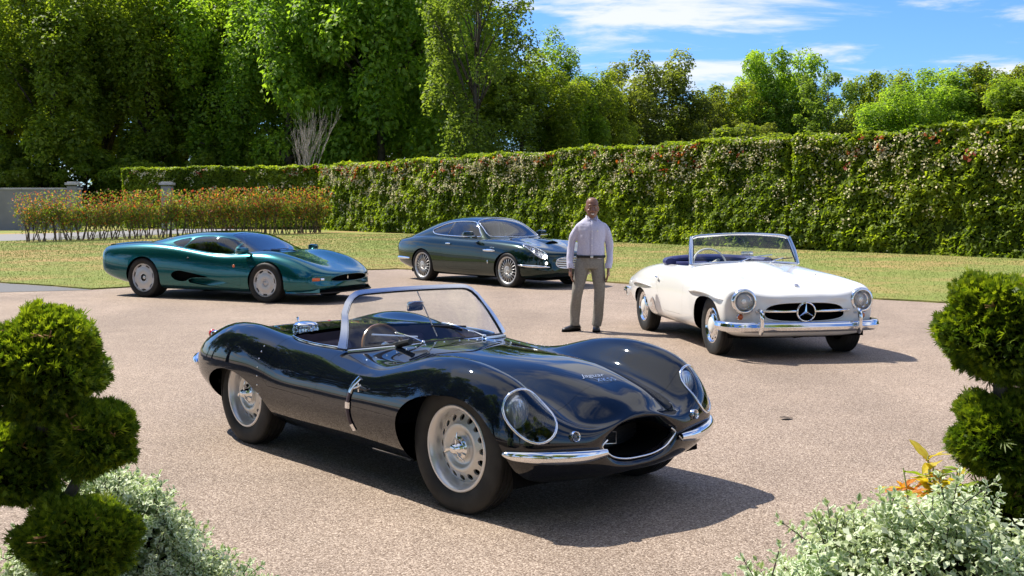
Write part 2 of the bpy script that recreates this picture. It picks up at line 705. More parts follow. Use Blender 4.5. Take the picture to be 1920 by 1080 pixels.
def struct_sheet(name, pts, z, m, kind='structure', thick=0.0, sub=0):
    bm = bmesh.new()
    vs_ = [bm.verts.new((x, y, z)) for x, y in pts]
    f = bm.faces.new(vs_)
    if f.normal.z < 0: f.normal_flip()
    bm.normal_update()
    if f.normal.z < 0: bmesh.ops.reverse_faces(bm, faces=[f])
    if thick:
        lo = [bm.verts.new((x, y, z - thick)) for x, y in pts]
        n = len(pts)
        for i in range(n): bm.faces.new((vs_[i], vs_[(i + 1) % n], lo[(i + 1) % n], lo[i]))
    o = B(name, bm, m, None, smooth=False, sharp=0)
    return tag(o, kind=kind)


def ground_material(name, greens, dry, scale, dry_amount=0.5, blade=True):
    m = mat(name, greens[0], 0.9, spec=0.15)
    N, L, p = nodes(m)
    geo = N.new('ShaderNodeNewGeometry')
    def noise(s, d=4, r=0.55):
        n = N.new('ShaderNodeTexNoise'); n.inputs['Scale'].default_value = s; n.inputs['Detail'].default_value = d
        n.inputs['Roughness'].default_value = r
        L.new(geo.outputs['Position'], n.inputs['Vector']); return n.outputs['Fac']
    def mix(fac, a, b):
        x = N.new('ShaderNodeMixRGB')
        for i, v in ((0, fac), (1, a), (2, b)):
            if isinstance(v, tuple): x.inputs[i].default_value = (*v, 1)
            else: L.new(v, x.inputs[i])
        return x.outputs[0]
    def ramp(v, lo, hi):
        r = N.new('ShaderNodeMapRange'); r.inputs['From Min'].default_value = lo; r.inputs['From Max'].default_value = hi
        L.new(v, r.inputs['Value']); return r.outputs[0]
    g = mix(ramp(noise(0.9), .35, .65), greens[0], greens[1])
    g = mix(ramp(noise(14, 3), .35, .7), g, greens[2])
    d = mix(ramp(noise(6, 4), .3, .7), dry[0], dry[1])
    f = ramp(noise(scale, 5, .6), dry_amount - .08, dry_amount + .10)
    L.new(mix(f, d, g), p.inputs['Base Color'])
    b = N.new('ShaderNodeBump'); b.inputs['Strength'].default_value = .8; b.inputs['Distance'].default_value = .03
    L.new(noise(45, 4), b.inputs['Height']); L.new(b.outputs[0], p.inputs['Normal'])
    return m


def driveway_material():
    m = mat('resin_gravel', (0.36, 0.30, 0.26), 0.78, spec=0.3)
    N, L, p = nodes(m)
    geo = N.new('ShaderNodeNewGeometry')
    v = N.new('ShaderNodeTexVoronoi'); v.inputs['Scale'].default_value = 150
    L.new(geo.outputs['Position'], v.inputs['Vector'])
    sp = N.new('ShaderNodeSeparateColor'); L.new(v.outputs['Color'], sp.inputs[0])
    cr = N.new('ShaderNodeValToRGB')
    e = cr.color_ramp.elements
    e[0].position = 0.0; e[0].color = (0.110, 0.077, 0.055, 1)
    e[1].position = 1.0; e[1].color = (0.57, 0.465, 0.37, 1)
    for pos, c in ((.28, (0.212, 0.155, 0.115, 1)), (.55, (0.290, 0.222, 0.171, 1)), (.8, (0.364, 0.289, 0.231, 1))):
        x = e.new(pos); x.color = c
    L.new(sp.outputs[0], cr.inputs[0])
    def noise(s, d, lo, hi, o0, o1):
        n = N.new('ShaderNodeTexNoise'); n.inputs['Scale'].default_value = s; n.inputs['Detail'].default_value = d
        L.new(geo.outputs['Position'], n.inputs['Vector'])
        r = N.new('ShaderNodeMapRange')
        r.inputs['From Min'].default_value = lo; r.inputs['From Max'].default_value = hi
        r.inputs['To Min'].default_value = o0; r.inputs['To Max'].default_value = o1
        L.new(n.outputs['Fac'], r.inputs['Value']); return r.outputs[0]
    def mul(a, b):
        x = N.new('ShaderNodeMath'); x.operation = 'MULTIPLY'; L.new(a, x.inputs[0]); L.new(b, x.inputs[1]); return x.outputs[0]
    k = mul(noise(.35, 4, .3, .7, .85, 1.10), noise(2.2, 5, .3, .7, .92, 1.07))
    # faint worn scuffs left by tyres
    w = N.new('ShaderNodeTexWave'); w.inputs['Scale'].default_value = .11; w.inputs['Distortion'].default_value = 7
    w.inputs['Detail'].default_value = 3; w.inputs['Detail Scale'].default_value = .6
    L.new(geo.outputs['Position'], w.inputs['Vector'])
    wr = N.new('ShaderNodeMapRange'); wr.inputs['From Min'].default_value = .0; wr.inputs['From Max'].default_value = .25
    wr.inputs['To Min'].default_value = .90; wr.inputs['To Max'].default_value = 1.0
    L.new(w.outputs['Fac'], wr.inputs['Value'])
    k = mul(k, wr.outputs[0])
    mx = N.new('ShaderNodeMixRGB'); mx.blend_type = 'MULTIPLY'; mx.inputs[0].default_value = 1
    L.new(cr.outputs[0], mx.inputs[1])
    cc = N.new('ShaderNodeCombineColor')
    for i in range(3): L.new(k, cc.inputs[i])
    L.new(cc.outputs[0], mx.inputs[2])
    L.new(mx.outputs[0], p.inputs['Base Color'])
    b = N.new('ShaderNodeBump'); b.inputs['Strength'].default_value = .55; b.inputs['Distance'].default_value = .004
    b.invert = True
    L.new(v.outputs['Distance'], b.inputs['Height']); L.new(b.outputs[0], p.inputs['Normal'])
    return m


M['drive'] = driveway_material()
GREENS = [(0.175, 0.225, 0.045), (0.210, 0.250, 0.060), (0.245, 0.265, 0.085)]
DRY = [(0.40, 0.27, 0.115), (0.34, 0.25, 0.10)]
M['lawn'] = ground_material('lawn_grass', GREENS, DRY, 0.28, 0.46)
M['field'] = ground_material('far_grass', [(0.06, 0.10, 0.02), (0.08, 0.12, 0.03), (0.10, 0.13, 0.04)], DRY, 0.1, 0.3)
M['tarmac'] = add_noise_color(mat('grey_tarmac', (0.2, 0.2, 0.2), 0.85), (0.17, 0.165, 0.165), (0.25, 0.24, 0.235), 30)
M['tarmac_dark'] = add_noise_color(mat('dark_tarmac', (0.12, 0.12, 0.12), 0.85), (0.105, 0.105, 0.11), (0.15, 0.15, 0.155), 30)
M['soil'] = add_noise_color(mat('soil', (0.05, 0.035, 0.02), 0.95), (0.03, 0.02, 0.012), (0.07, 0.05, 0.03), 20)

struct_sheet('ground', [(-3000, -300), (3000, -300), (3000, 4000), (-3000, 4000)], -0.06, M['field'])
struct_sheet('driveway', [(-60, -60), (60, -60), (60, 40), (-60, 40)], 0.0, M['drive'])


def wobble(pts, amp=.05, step=.35, seed=3):
    r = random.Random(seed)
    out = []
    for (a, b) in zip(pts[:-1], pts[1:]):
        l = math.hypot(b[0] - a[0], b[1] - a[1])
        n = max(1, int(l / step))
        for k in range(n):
            t = k / n
            out.append((a[0] + (b[0] - a[0]) * t + r.uniform(-amp, amp), a[1] + (b[1] - a[1]) * t + r.uniform(-amp, amp)))
    out.append(pts[-1])
    return out


lawn_edge = [(60, -20), (22, 4.5), (12, 13.9), (9.6, 16.1), (7.98, 17.6), (7.25, 18.27), (6.23, 19.1), (5.16, 20.26), (2.37, 22.87), (1.46, 23.84), (-.6, 26.2), (-2.0, 27.7),
             (-2.86, 28.23), (-3.53, 27.85), (-4.4, 26.9), (-5.6, 24.6), (-6.7, 22.8), (-7.63, 21.75), (-7.98, 21.42), (-9.04, 22.27), (-10.5, 23.25), (-14, 26.5), (-40, 50)]
edge_w = wobble(lawn_edge[4:-2], .035, .30)
edge_full = lawn_edge[:4] + edge_w + lawn_edge[-1:]
LAWN_POLY = edge_full + [(-60, 90), (-60, 140), (90, 140), (90, -20)]
struct_sheet('lawn', LAWN_POLY, 0.028, M['lawn'], thick=.06)
struct_sheet('side_road', [(-7.9, 21.3), (-9.04, 22.2), (-10.5, 23.15), (-14, 26.4), (-40, 49.5), (-60, 49), (-60, 30), (-9.4, 20.7)], 0.005, M['tarmac_dark'])
struct_sheet('path', [(-60, 47), (-27.4, 49), (-22.5, 49.9), (-20.0, 52.2), (-18.6, 61.7), (-17.6, 72), (-17.5, 79.5), (-21, 79.5), (-24.0, 72), (-25.5, 64), (-28.5, 60.0), (-60, 58)], 0.034, M['tarmac'])
for nm, pts in (('planting_bed', [(-4, -1), (-.30, -1), (-.55, 2.4), (-.80, 3.6), (-1.25, 4.3), (-2.2, 4.5), (-4, 4.0)]), ('planting_bed', [(.30, -1), (4, -1), (4, 3.8), (2.0, 3.7), (1.25, 3.5), (.80, 2.9), (.46, 2.2)])):
    struct_sheet(nm, pts, 0.006, M['soil'])


# grass blades on the lawns: one uncountable mass
def pts_in_poly(n, poly, box, dens):
    P = np.array(poly)
    out = []
    x = nrng.uniform(box[0], box[1], n); y = nrng.uniform(box[2], box[3], n)
    keep = nrng.random(n) < dens(x, y)
    x, y = x[keep], y[keep]
    ins = np.zeros(len(x), bool)
    j = len(P) - 1
    for i in range(len(P)):
        xi, yi = P[i]; xj, yj = P[j]
        c = ((yi > y) != (yj > y)) & (x < (xj - xi) * (y - yi) / (yj - yi + 1e-12) + xi)
        ins ^= c
        j = i
    return x[ins], y[ins]


def grass_mat():
    m = mat('grass_blades', (0.14, 0.19, 0.04), 0.7, spec=0.2)
    N, L, p = nodes(m)
    at = N.new('ShaderNodeAttribute'); at.attribute_name = 'tint'
    cr = N.new('ShaderNodeValToRGB')
    e = cr.color_ramp.elements
    e[0].color = (0.44, 0.30, 0.125, 1); e[1].color = (0.205, 0.262, 0.050, 1); e[1].position = .75
    x = e.new(.38); x.color = (0.33, 0.295, 0.10, 1)
    x = e.new(1.0); x.color = (0.260, 0.310, 0.080, 1)
    L.new(at.outputs['Fac'], cr.inputs[0]); L.new(cr.outputs[0], p.inputs['Base Color'])
    return m


def make_grass():
    def dens(x, y):
        d = np.hypot(x, y)
        return np.clip((19.0 / d) ** 1.7, 0, 1)
    x, y = pts_in_poly(900000, LAWN_POLY, (-22, 16, 15, 62), dens)
    vis = np.abs(x) < y * .50 + 1.2
    x, y = x[vis], y[vis]
    n = len(x)
    d = np.hypot(x, y)
    # dryness: worn strip along the drive and broad patches
    E = np.array(lawn_edge)
    de = np.full(n, 1e9)
    for a, b in zip(E[:-1], E[1:]):
        ab = b - a; L2 = ab @ ab
        t = np.clip(((x - a[0]) * ab[0] + (y - a[1]) * ab[1]) / L2, 0, 1)
        de = np.minimum(de, np.hypot(x - a[0] - t * ab[0], y - a[1] - t * ab[1]))
    pat = .5 + .22 * np.sin(x * .55 + 1.3 * np.sin(y * .21)) + .20 * np.sin(y * .33 + x * .17 + 2) + .12 * np.sin(x * 1.7 + y * 1.1)
    left_patch = np.exp(-((x + 4.2) ** 2 / 9 + (y - 32) ** 2 / 26))
    tint = np.clip(pat * .40 + .60 + np.where(de < 1.3, -.62 * (1 - de / 1.3), .12 * np.clip((de - 1.3) / 1.5, 0, 1)) - .55 * left_patch + nrng.normal(0, .09, n), 0, 1)
    h = nrng.uniform(.010, .026, n) * np.clip(d / 24, 1, 2.0)
    w = np.clip(d / 22, 1, 2.6) * .005
    a = nrng.uniform(0, 2 * PI, n)
    lean = nrng.normal(0, .5, (n, 2)) * h[:, None]
    V = np.zeros((n, 3, 3))
    V[:, 0] = np.stack([x - w * np.cos(a), y - w * np.sin(a), np.full(n, .026)], 1)
    V[:, 1] = np.stack([x + w * np.cos(a), y + w * np.sin(a), np.full(n, .026)], 1)
    V[:, 2] = np.stack([x + lean[:, 0], y + lean[:, 1], .026 + h], 1)
    me = np_mesh('lawn_blades', V.reshape(-1, 3), np.arange(n * 3), 3, col=tint)
    o = mesh_obj('lawn_blades', me, grass_mat())
    tag(o, 'short patchy green and straw coloured mown grass', 'grass', kind='stuff')


make_grass()


# ------------------------------------------------------------------ foliage
def leaf_mat(name, dark, mid, light, trans=0.35, rough=0.55, hue=0.02, val=0.25, spec=0.25, through=(2.1, 2.1, .75)):
    m = bpy.data.materials.new(name)
    m.use_nodes = True
    N, L = m.node_tree.nodes, m.node_tree.links
    p = N['Principled BSDF']
    p.inputs['Roughness'].default_value = rough
    p.inputs['Specular IOR Level'].default_value = spec
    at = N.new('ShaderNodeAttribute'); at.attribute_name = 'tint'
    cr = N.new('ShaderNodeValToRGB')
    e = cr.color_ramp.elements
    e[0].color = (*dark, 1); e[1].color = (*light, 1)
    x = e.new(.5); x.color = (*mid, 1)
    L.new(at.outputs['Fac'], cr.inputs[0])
    oi = N.new('ShaderNodeObjectInfo')
    hs = N.new('ShaderNodeHueSaturation')
    def rng_(lo, hi):
        r = N.new('ShaderNodeMapRange'); r.inputs['To Min'].default_value = lo; r.inputs['To Max'].default_value = hi
        L.new(oi.outputs['Random'], r.inputs['Value']); return r.outputs[0]
    L.new(rng_(.5 - hue, .5 + hue), hs.inputs['Hue']); L.new(rng_(1 - val, 1 + val), hs.inputs['Value'])
    L.new(cr.outputs[0], hs.inputs['Color'])
    L.new(hs.outputs[0], p.inputs['Base Color'])
    tr = N.new('ShaderNodeBsdfTranslucent')
    br = N.new('ShaderNodeMixRGB'); br.blend_type = 'MULTIPLY'; br.inputs[0].default_value = 1
    L.new(hs.outputs[0], br.inputs[1]); br.inputs[2].default_value = (*through, 1)
    L.new(br.outputs[0], tr.inputs[0])
    mx = N.new('ShaderNodeMixShader'); mx.inputs[0].default_value = trans
    out = N['Material Output']
    L.new(p.outputs[0], mx.inputs[1]); L.new(tr.outputs[0], mx.inputs[2]); L.new(mx.outputs[0], out.inputs[0])
    return m


M['bark'] = add_noise_color(mat('bark', (0.06, 0.05, 0.04), 0.9), (0.035, 0.028, 0.02), (0.10, 0.085, 0.065), 6, bump=.6, bscale=18, dist=.05)
M['bark_pale'] = add_noise_color(mat('pale_dead_wood', (0.32, 0.28, 0.23), 0.9), (0.25, 0.215, 0.17), (0.42, 0.37, 0.30), 8)
M['leaf_dark'] = leaf_mat('leaf_dark', (0.072, 0.115, 0.014), (0.145, 0.205, 0.024), (0.235, 0.295, 0.036), trans=.56)
M['leaf_mid'] = leaf_mat('leaf_mid', (0.078, 0.124, 0.016), (0.150, 0.212, 0.028), (0.240, 0.300, 0.042), trans=.56)
M['leaf_light'] = leaf_mat('leaf_light', (0.075, 0.105, 0.022), (0.135, 0.180, 0.038), (0.215, 0.260, 0.062), trans=.56)
M['leaf_grey'] = leaf_mat('leaf_greygreen', (0.062, 0.092, 0.020), (0.120, 0.168, 0.034), (0.190, 0.240, 0.054), trans=.56)


def leaf_quads(C, Nrm, size, aspect=.62, fold=.18, jit=.6):
    """diamond leaves at C facing roughly Nrm"""
    n = len(C)
    Nn = Nrm + nrng.normal(0, jit, (n, 3)); Nn /= np.linalg.norm(Nn, axis=1)[:, None] + 1e-9
    T = nrng.normal(0, 1, (n, 3)); T -= (T * Nn).sum(1)[:, None] * Nn; T /= np.linalg.norm(T, axis=1)[:, None] + 1e-9
    Bt = np.cross(Nn, T)
    s = (size if np.ndim(size) else np.full(n, size)) * nrng.uniform(.65, 1.3, n)
    V = np.zeros((n, 4, 3))
    V[:, 0] = C - T * s[:, None] * .5
    V[:, 1] = C + Bt * s[:, None] * aspect * .5 + Nn * s[:, None] * fold
    V[:, 2] = C + T * s[:, None] * .5 - Nn * s[:, None] * fold * .5
    V[:, 3] = C - Bt * s[:, None] * aspect * .5 + Nn * s[:, None] * fold
    return V


def crown_mesh(name, rx, rz, zc, nclump, per, leaf, shape='round', gap=0.0, seed=1, core=True, fill=0.25):
    """leaf clumps spread through an uneven crown"""
    r = np.random.default_rng(seed)
    cl = []
    while len(cl) < nclump:
        d = r.normal(0, 1, 3); d /= np.linalg.norm(d)
        q = r.uniform(.25, 1.0) ** .55
        wob = 1 + .10 * math.sin(3 * math.atan2(d[1], d[0]) + seed) + .09 * math.sin(5 * d[2] + seed * 2)
        p = d * q * wob
        if shape == 'cone' and p[2] > 0: p[:2] *= 1 - .55 * p[2]
        if shape == 'tall': p[2] *= 1.0
        if shape == 'open' and r.random() < .2: continue
        cl.append(p)
    cl = np.array(cl)
    cr_ = r.uniform(.13, .26, nclump) * (1.1 if shape != 'open' else .8)
    Cs, Ns, Ts = [], [], []
    for p, cr1 in zip(cl, cr_):
        n = int(per * r.uniform(.7, 1.3) * (cr1 / .22) ** 1.6)
        d = r.normal(0, 1, (n, 3)); d[:, 2] += .25; d /= np.linalg.norm(d, axis=1)[:, None]
        rad = cr1 * (r.uniform(.35, 1.0, n) ** .5) * (1 + .25 * np.sin(d[:, 0] * 5 + p[0] * 9) * np.sin(d[:, 1] * 6 + 1))
        c = p + d * rad[:, None] * np.array([1, 1, .8])
        Cs.append(c); Ns.append(d * .75 + np.array([0, 0, .85]))
        Ts.append(np.clip(.52 + .22 * r.normal(0, 1, n) + r.normal(0, .16), 0, 1))
    C = np.concatenate(Cs) * np.array([rx, rx, rz]) + np.array([0, 0, zc])
    Nn = np.concatenate(Ns); T = np.concatenate(Ts)
    V = leaf_quads(C, Nn, leaf, jit=.42)
    k = len(C)
    return np_mesh(name, V.reshape(-1, 3), np.arange(k * 4), 4, col=T), cl * np.array([rx, rx, rz]) + np.array([0, 0, zc])


def trunk_mesh(name, h, r0, clumps, zc, seed=1, limbs=9, bend=.3):
    r = random.Random(seed)
    bm = bmesh.new()
    pts = [Vector((0, 0, -.2))]
    for i in range(1, 8):
        pts.append(Vector((r.uniform(-bend, bend) * i / 7, r.uniform(-bend, bend) * i / 7, h * i / 7)))
    add_tube(bm, pts, [r0 * 1.25] + [r0 * (1 - .8 * i / 7) for i in range(1, 8)], 8)
    idx = list(range(len(clumps))); r.shuffle(idx)
    for j in idx[:limbs]:
        c = Vector(clumps[j])
        t = min(.95, max(.25, (c.z / h) * r.uniform(.45, .8)))
        k = t * 7; a = pts[min(6, int(k))].lerp(pts[min(7, int(k) + 1)], k - int(k))
        m1 = a.lerp(c, .5) + Vector((0, 0, .08 * (c - a).length))
        rr = r0 * (1 - .75 * t) * .55
        add_tube(bm, [a, m1, c], [rr, rr * .6, rr * .2], 6)
    me = bpy.data.meshes.new(name)
    for f in bm.faces: f.smooth = True
    bm.to_mesh(me); bm.free()
    return me


TREE = {}


def tree_kind(key, rx, rz, zc, nclump, per, leaf, lm, shape='round', seed=1, trunk=.3, limbs=10):
    me, cl = crown_mesh('crown_' + key, rx, rz, zc, nclump, per, leaf, shape, seed=seed)
    me.materials.append(M[lm])
    tm = trunk_mesh('trunk_' + key, zc + rz * .55, trunk, cl, zc, seed, limbs)
    tm.materials.append(M['bark'])
    TREE[key] = (me, tm)


tree_kind('broad_a', 5.2, 8.6, 11.5, 105, 330, .30, 'leaf_dark', seed=3, trunk=.38)
tree_kind('broad_b', 4.6, 9.6, 12.2, 110, 310, .29, 'leaf_dark', seed=8, trunk=.34)
tree_kind('broad_c', 5.4, 8.0, 10.8, 105, 330, .30, 'leaf_mid', seed=15, trunk=.36)
tree_kind('ash', 4.6, 8.6, 12.0, 125, 210, .27, 'leaf_grey', 'open', seed=21, trunk=.28, limbs=26)
tree_kind('round_a', 5.0, 5.8, 7.8, 120, 300, .29, 'leaf_light', seed=27, trunk=.3)
tree_kind('round_b', 5.5, 6.2, 7.8, 130, 300, .29, 'leaf_mid', seed=33, trunk=.3)
tree_kind('sparse', 3.8, 5.4, 10.0, 105, 200, .27, 'leaf_grey', 'open', seed=41, trunk=.22, limbs=24)
tree_kind('bush', 3.2, 2.7, 2.9, 85, 240, .25, 'leaf_mid', seed=47, trunk=.15, limbs=6)


def place_tree(kind, px, y, scale, label, name, group=None, sz=None, rot=None, dx=0):
    """px is where the trunk stands along the photograph's width, turned into a place on the ground at distance y"""
    x = (px - 960) / 2124.74 * y + dx
    t = thing(name, label, 'bush' if kind == 'bush' else 'tree', (x, y, 0), rng.uniform(0, 6.28) if rot is None else rot, group)
    cm, tm = TREE[kind]
    c = bpy.data.objects.new('crown', cm); link(c, t)
    k = bpy.data.objects.new('trunk', tm); link(k, t)
    t.scale = (scale, scale, sz if sz else scale)
    return t


WOOD = 'tall trees of the dark wood at the left'
for k, px, y, sc, sz, lab in (('broad_a', -120, 88, 1.1, 1.15, 'dark tall tree cut off by the left edge of the wood'), ('broad_b', 10, 92, 1.15, 1.2, 'tall dark tree above the grey wall at the far left'),
                         ('broad_c', 110, 84, 1.0, 1.05, 'lighter leafy tree above the first gate pier'), ('broad_b', 205, 95, 1.2, 1.2, 'dark tall tree between the two gate piers'),
                         ('broad_a', 290, 88, 1.05, 1.12, 'dense dark tree above the second gate pier'), ('broad_b', 385, 94, 1.1, 1.2, 'deep green tall tree above the middle of the red-tipped shrub row'),
                         ('broad_a', 460, 87, 1.05, 1.1, 'dark broad tree next left of the bare dead tree'), ('broad_a', 560, 100, 1.2, 1.2, 'tall dark tree rising behind the bare dead tree')):
    place_tree(k, px, y + 13, sc * 1.14, lab, 'dark_tree', WOOD, sz * 1.12)
for k, px, y, sc, sz in (('broad_a', -60, 108, 1.2, 1.2), ('broad_b', 90, 112, 1.25, 1.25), ('broad_a', 230, 114, 1.3, 1.25), ('broad_b', 350, 112, 1.3, 1.25), ('broad_a', 470, 114, 1.3, 1.25)):
    place_tree(k, px, y + 14, sc * 1.12, 'shaded tree deep inside the wood behind its front trees', 'dark_tree', 'back row of the wood', sz * 1.1)
for k, px, y, sc, sz, lab in (('broad_c', 545, 86, 1.0, 1.1, 'bright leafy tree spreading over the bare dead tree'), ('broad_c', 640, 90, 1.1, 1.2, 'tall mid green tree next right of the bare dead tree'),
                         ('round_b', 715, 84, 1.25, 1.75, 'broad green tree with a bare lower trunk above the teal car nose'), ('broad_c', 770, 96, 1.2, 1.2, 'tall green tree above the rear of the green coupe'),
                         ('broad_b', 860, 104, 1.1, 1.05, 'dark tree directly behind the slender open-crowned ash'), ('broad_c', 690, 110, 1.2, 1.25, 'high green tree topping the wood left of the ash')):
    place_tree(k, px, y + 9, sc * 1.10, lab, 'green_tree', 'tall green trees left of the sky', sz * 1.08)
place_tree('ash', 893, 82, 1.0, 'slender open-crowned ash tree with visible trunk against the sky', 'ash_tree', None, 1.0)
place_tree('broad_c', 975, 92, .88, 'rounded mid green tree right of the slender open tree', 'green_tree', None, .72)
place_tree('broad_b', 1045, 96, .82, 'dark green tree at the left edge of the open sky', 'green_tree', None, .68)
place_tree('round_b', 1100, 100, .80, 'small green tree left of the pale yellowish tree', 'green_tree', None, .92)
place_tree('round_a', 1212, 108, 1.08, 'pale yellow-green rounded tree above the middle of the hedge', 'pale_tree', None, 1.13)
place_tree('sparse', 1318, 112, .85, 'thin small tree right of the pale rounded tree', 'sparse_tree', None, .82)
place_tree('round_b', 1372, 116, .90, 'mid green tree left of the high open-crowned tree', 'green_tree', None, .98)
place_tree('round_b', 1448, 118, 1.0, 'high open-crowned tree in the middle of the right skyline', 'green_tree', None, 1.24)
place_tree('sparse', 1545, 112, 1.0, 'wispy tree with sky showing through right of the high one', 'sparse_tree', None, .98)
place_tree('round_b', 1648, 135, .95, 'dark round-topped tree standing alone against the sky', 'dark_tree', None, 1.22)
for k, px, y, sc, sz, lab in (('round_a', 1620, 110, .95, .72, 'low pale tree below the lone dark round-topped tree'), ('round_b', 1710, 104, 1.05, .88, 'soft green tree next right of the lone dark round-topped tree'),
                         ('round_b', 1785, 108, 1.1, 1.02, 'even rounded green tree left of the right topiary'), ('round_b', 1860, 106, 1.1, 1.02, 'rounded green tree above the right topiary'),
                         ('broad_c', 1930, 100, .9, .72, 'green tree cut by the right edge of the picture'), ('round_b', 2010, 100, 1.1, 1.05, 'green tree just beyond the right edge of the picture'), ('round_a', 1690, 122, 1.0, .95, 'pale tree behind the soft green belt at the right')):
    place_tree(k, px, y, sc, lab, 'green_tree', 'trees in the belt at the right', sz)
for k, px, y, sc, sz, lab in (('round_b', 1290, 122, 1.0, .78, 'low green tree filling the gap right of the pale rounded tree'), ('round_b', 1150, 118, 1.0, .75, 'low green tree filling the gap left of the pale rounded tree'),
                              ('round_b', 1500, 125, 1.2, .80, 'low green tree behind the high open-crowned tree'), ('round_a', 1420, 108, .85, .66, 'low pale tree in front of the high open-crowned tree')):
    place_tree(k, px, y, sc, lab, 'green_tree', 'low trees filling the skyline', sz)
for px, y, sc, lab in ((600, 80, .62, 'small shrub at the right foot of the bare dead tree'), (660, 79, .7, 'shrub over the hedge top above the teal car nose'), (750, 78, .72, 'shrub over the hedge top above the coupe tail'),
                  (905, 76, .62, 'small shrub at the foot of the slender ash'), (1010, 78, .8, 'shrub over the hedge top above the coupe bonnet'), (1085, 82, .95, 'shrub over the hedge top behind the man'),
                  (1180, 84, 1.0, 'shrub below the pale rounded tree over the hedge'), (1275, 86, 1.1, 'shrub over the hedge above the convertible tail'), (1370, 88, 1.35, 'large rounded shrub over the hedge above the convertible windscreen'),
                  (1480, 86, 1.1, 'shrub over the seam of the two hedges'), (1580, 78, 1.05, 'shrub over the hedge above the convertible nose'), (1690, 74, 1.0, 'shrub over the nearer hedge right of the convertible'),
                  (1800, 72, 1.0, 'shrub over the nearer hedge left of the topiary'), (1910, 70, 1.0, 'shrub over the nearer hedge at the right edge'),
                  (30, 96, 1.2, 'undergrowth bush right behind the grey wall'), (160, 97, 1.25, 'undergrowth bush behind the first gate pier'), (270, 97, 1.25, 'undergrowth bush left of the second gate pier'),
                  (400, 98, 1.25, 'undergrowth bush behind the sunlit far hedge'), (500, 96, 1.1, 'undergrowth bush left of the bare dead tree'), (840, 84, 1.0, 'undergrowth bush left of the slender ash')):
    place_tree('bush', px, y, sc, lab, 'wild_shrub', 'shrubs behind the hedge')

# a bare dead tree at the edge of the wood
dt = thing('dead_tree', 'pale bare dead tree standing in front of the wood', 'tree', ((570 - 960) / 2124.74 * 79, 79, 0))
bm = bmesh.new()
rr = random.Random(5)
def branch(p, d, l, r, depth):
    q = p + d * l
    add_tube(bm, [p, p.lerp(q, .5) + Vector((rr.uniform(-.1, .1), rr.uniform(-.1, .1), 0)) * l * .5, q], [r, r * .8, r * .55], 5)
    if depth == 0: return
    for _ in range(3 if depth > 1 else 2):
        nd = (d + Vector((rr.uniform(-.32, .32), rr.uniform(-.32, .32), rr.uniform(.05, .5)))).normalized()
        branch(q if rr.random() < .6 else p.lerp(q, rr.uniform(.5, .9)), nd, l * rr.uniform(.62, .85), r * .55, depth - 1)
for k in range(4):
    branch(Vector((rr.uniform(-.35, .35), rr.uniform(-.2, .2), 0)), Vector((rr.uniform(-.15, .15), rr.uniform(-.15, .15), 1)).normalized(), 2.75, .07, 4)
B('branches', bm, M['bark_pale'], dt, sharp=0)

# trees left of and behind the camera, seen only as dark reflections in the paint
for k, x, y, sc in (('broad_a', -15.5, 4, .66), ('broad_b', -15.8, 8.3, .66), ('broad_a', -16.2, 12.6, .68), ('broad_b', -17, 17, .66), ('broad_a', -18.8, 21.5, .66), ('broad_b', -14.5, -1, .7), ('broad_a', -9.5, -8, .8), ('broad_b', -2, -13, .8), ('broad_a', 7, -13, .8), ('broad_b', 15, -9, .8)):
    t = place_tree(k, 960, y, sc, 'dark tree outside the picture mirrored in the car paint', 'dark_tree', 'trees mirrored in the car paint', None, dx=x)


# ------------------------------------------------------------------ clipped hedges
M['hedge_leaf'] = leaf_mat('hedge_leaf', (0.066, 0.108, 0.010), (0.150, 0.212, 0.018), (0.270, 0.325, 0.034), trans=.50, rough=.5, hue=0, val=0, spec=.25)
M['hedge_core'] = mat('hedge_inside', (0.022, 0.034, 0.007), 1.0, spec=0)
M['blossom'] = mat('cream_blossom', (0.58, 0.52, 0.30), 0.9, spec=.1)
M['red_leaf'] = leaf_mat('red_leaf', (0.22, 0.03, 0.015), (0.30, 0.06, 0.025), (0.42, 0.14, 0.04), trans=.3, hue=0, val=0)


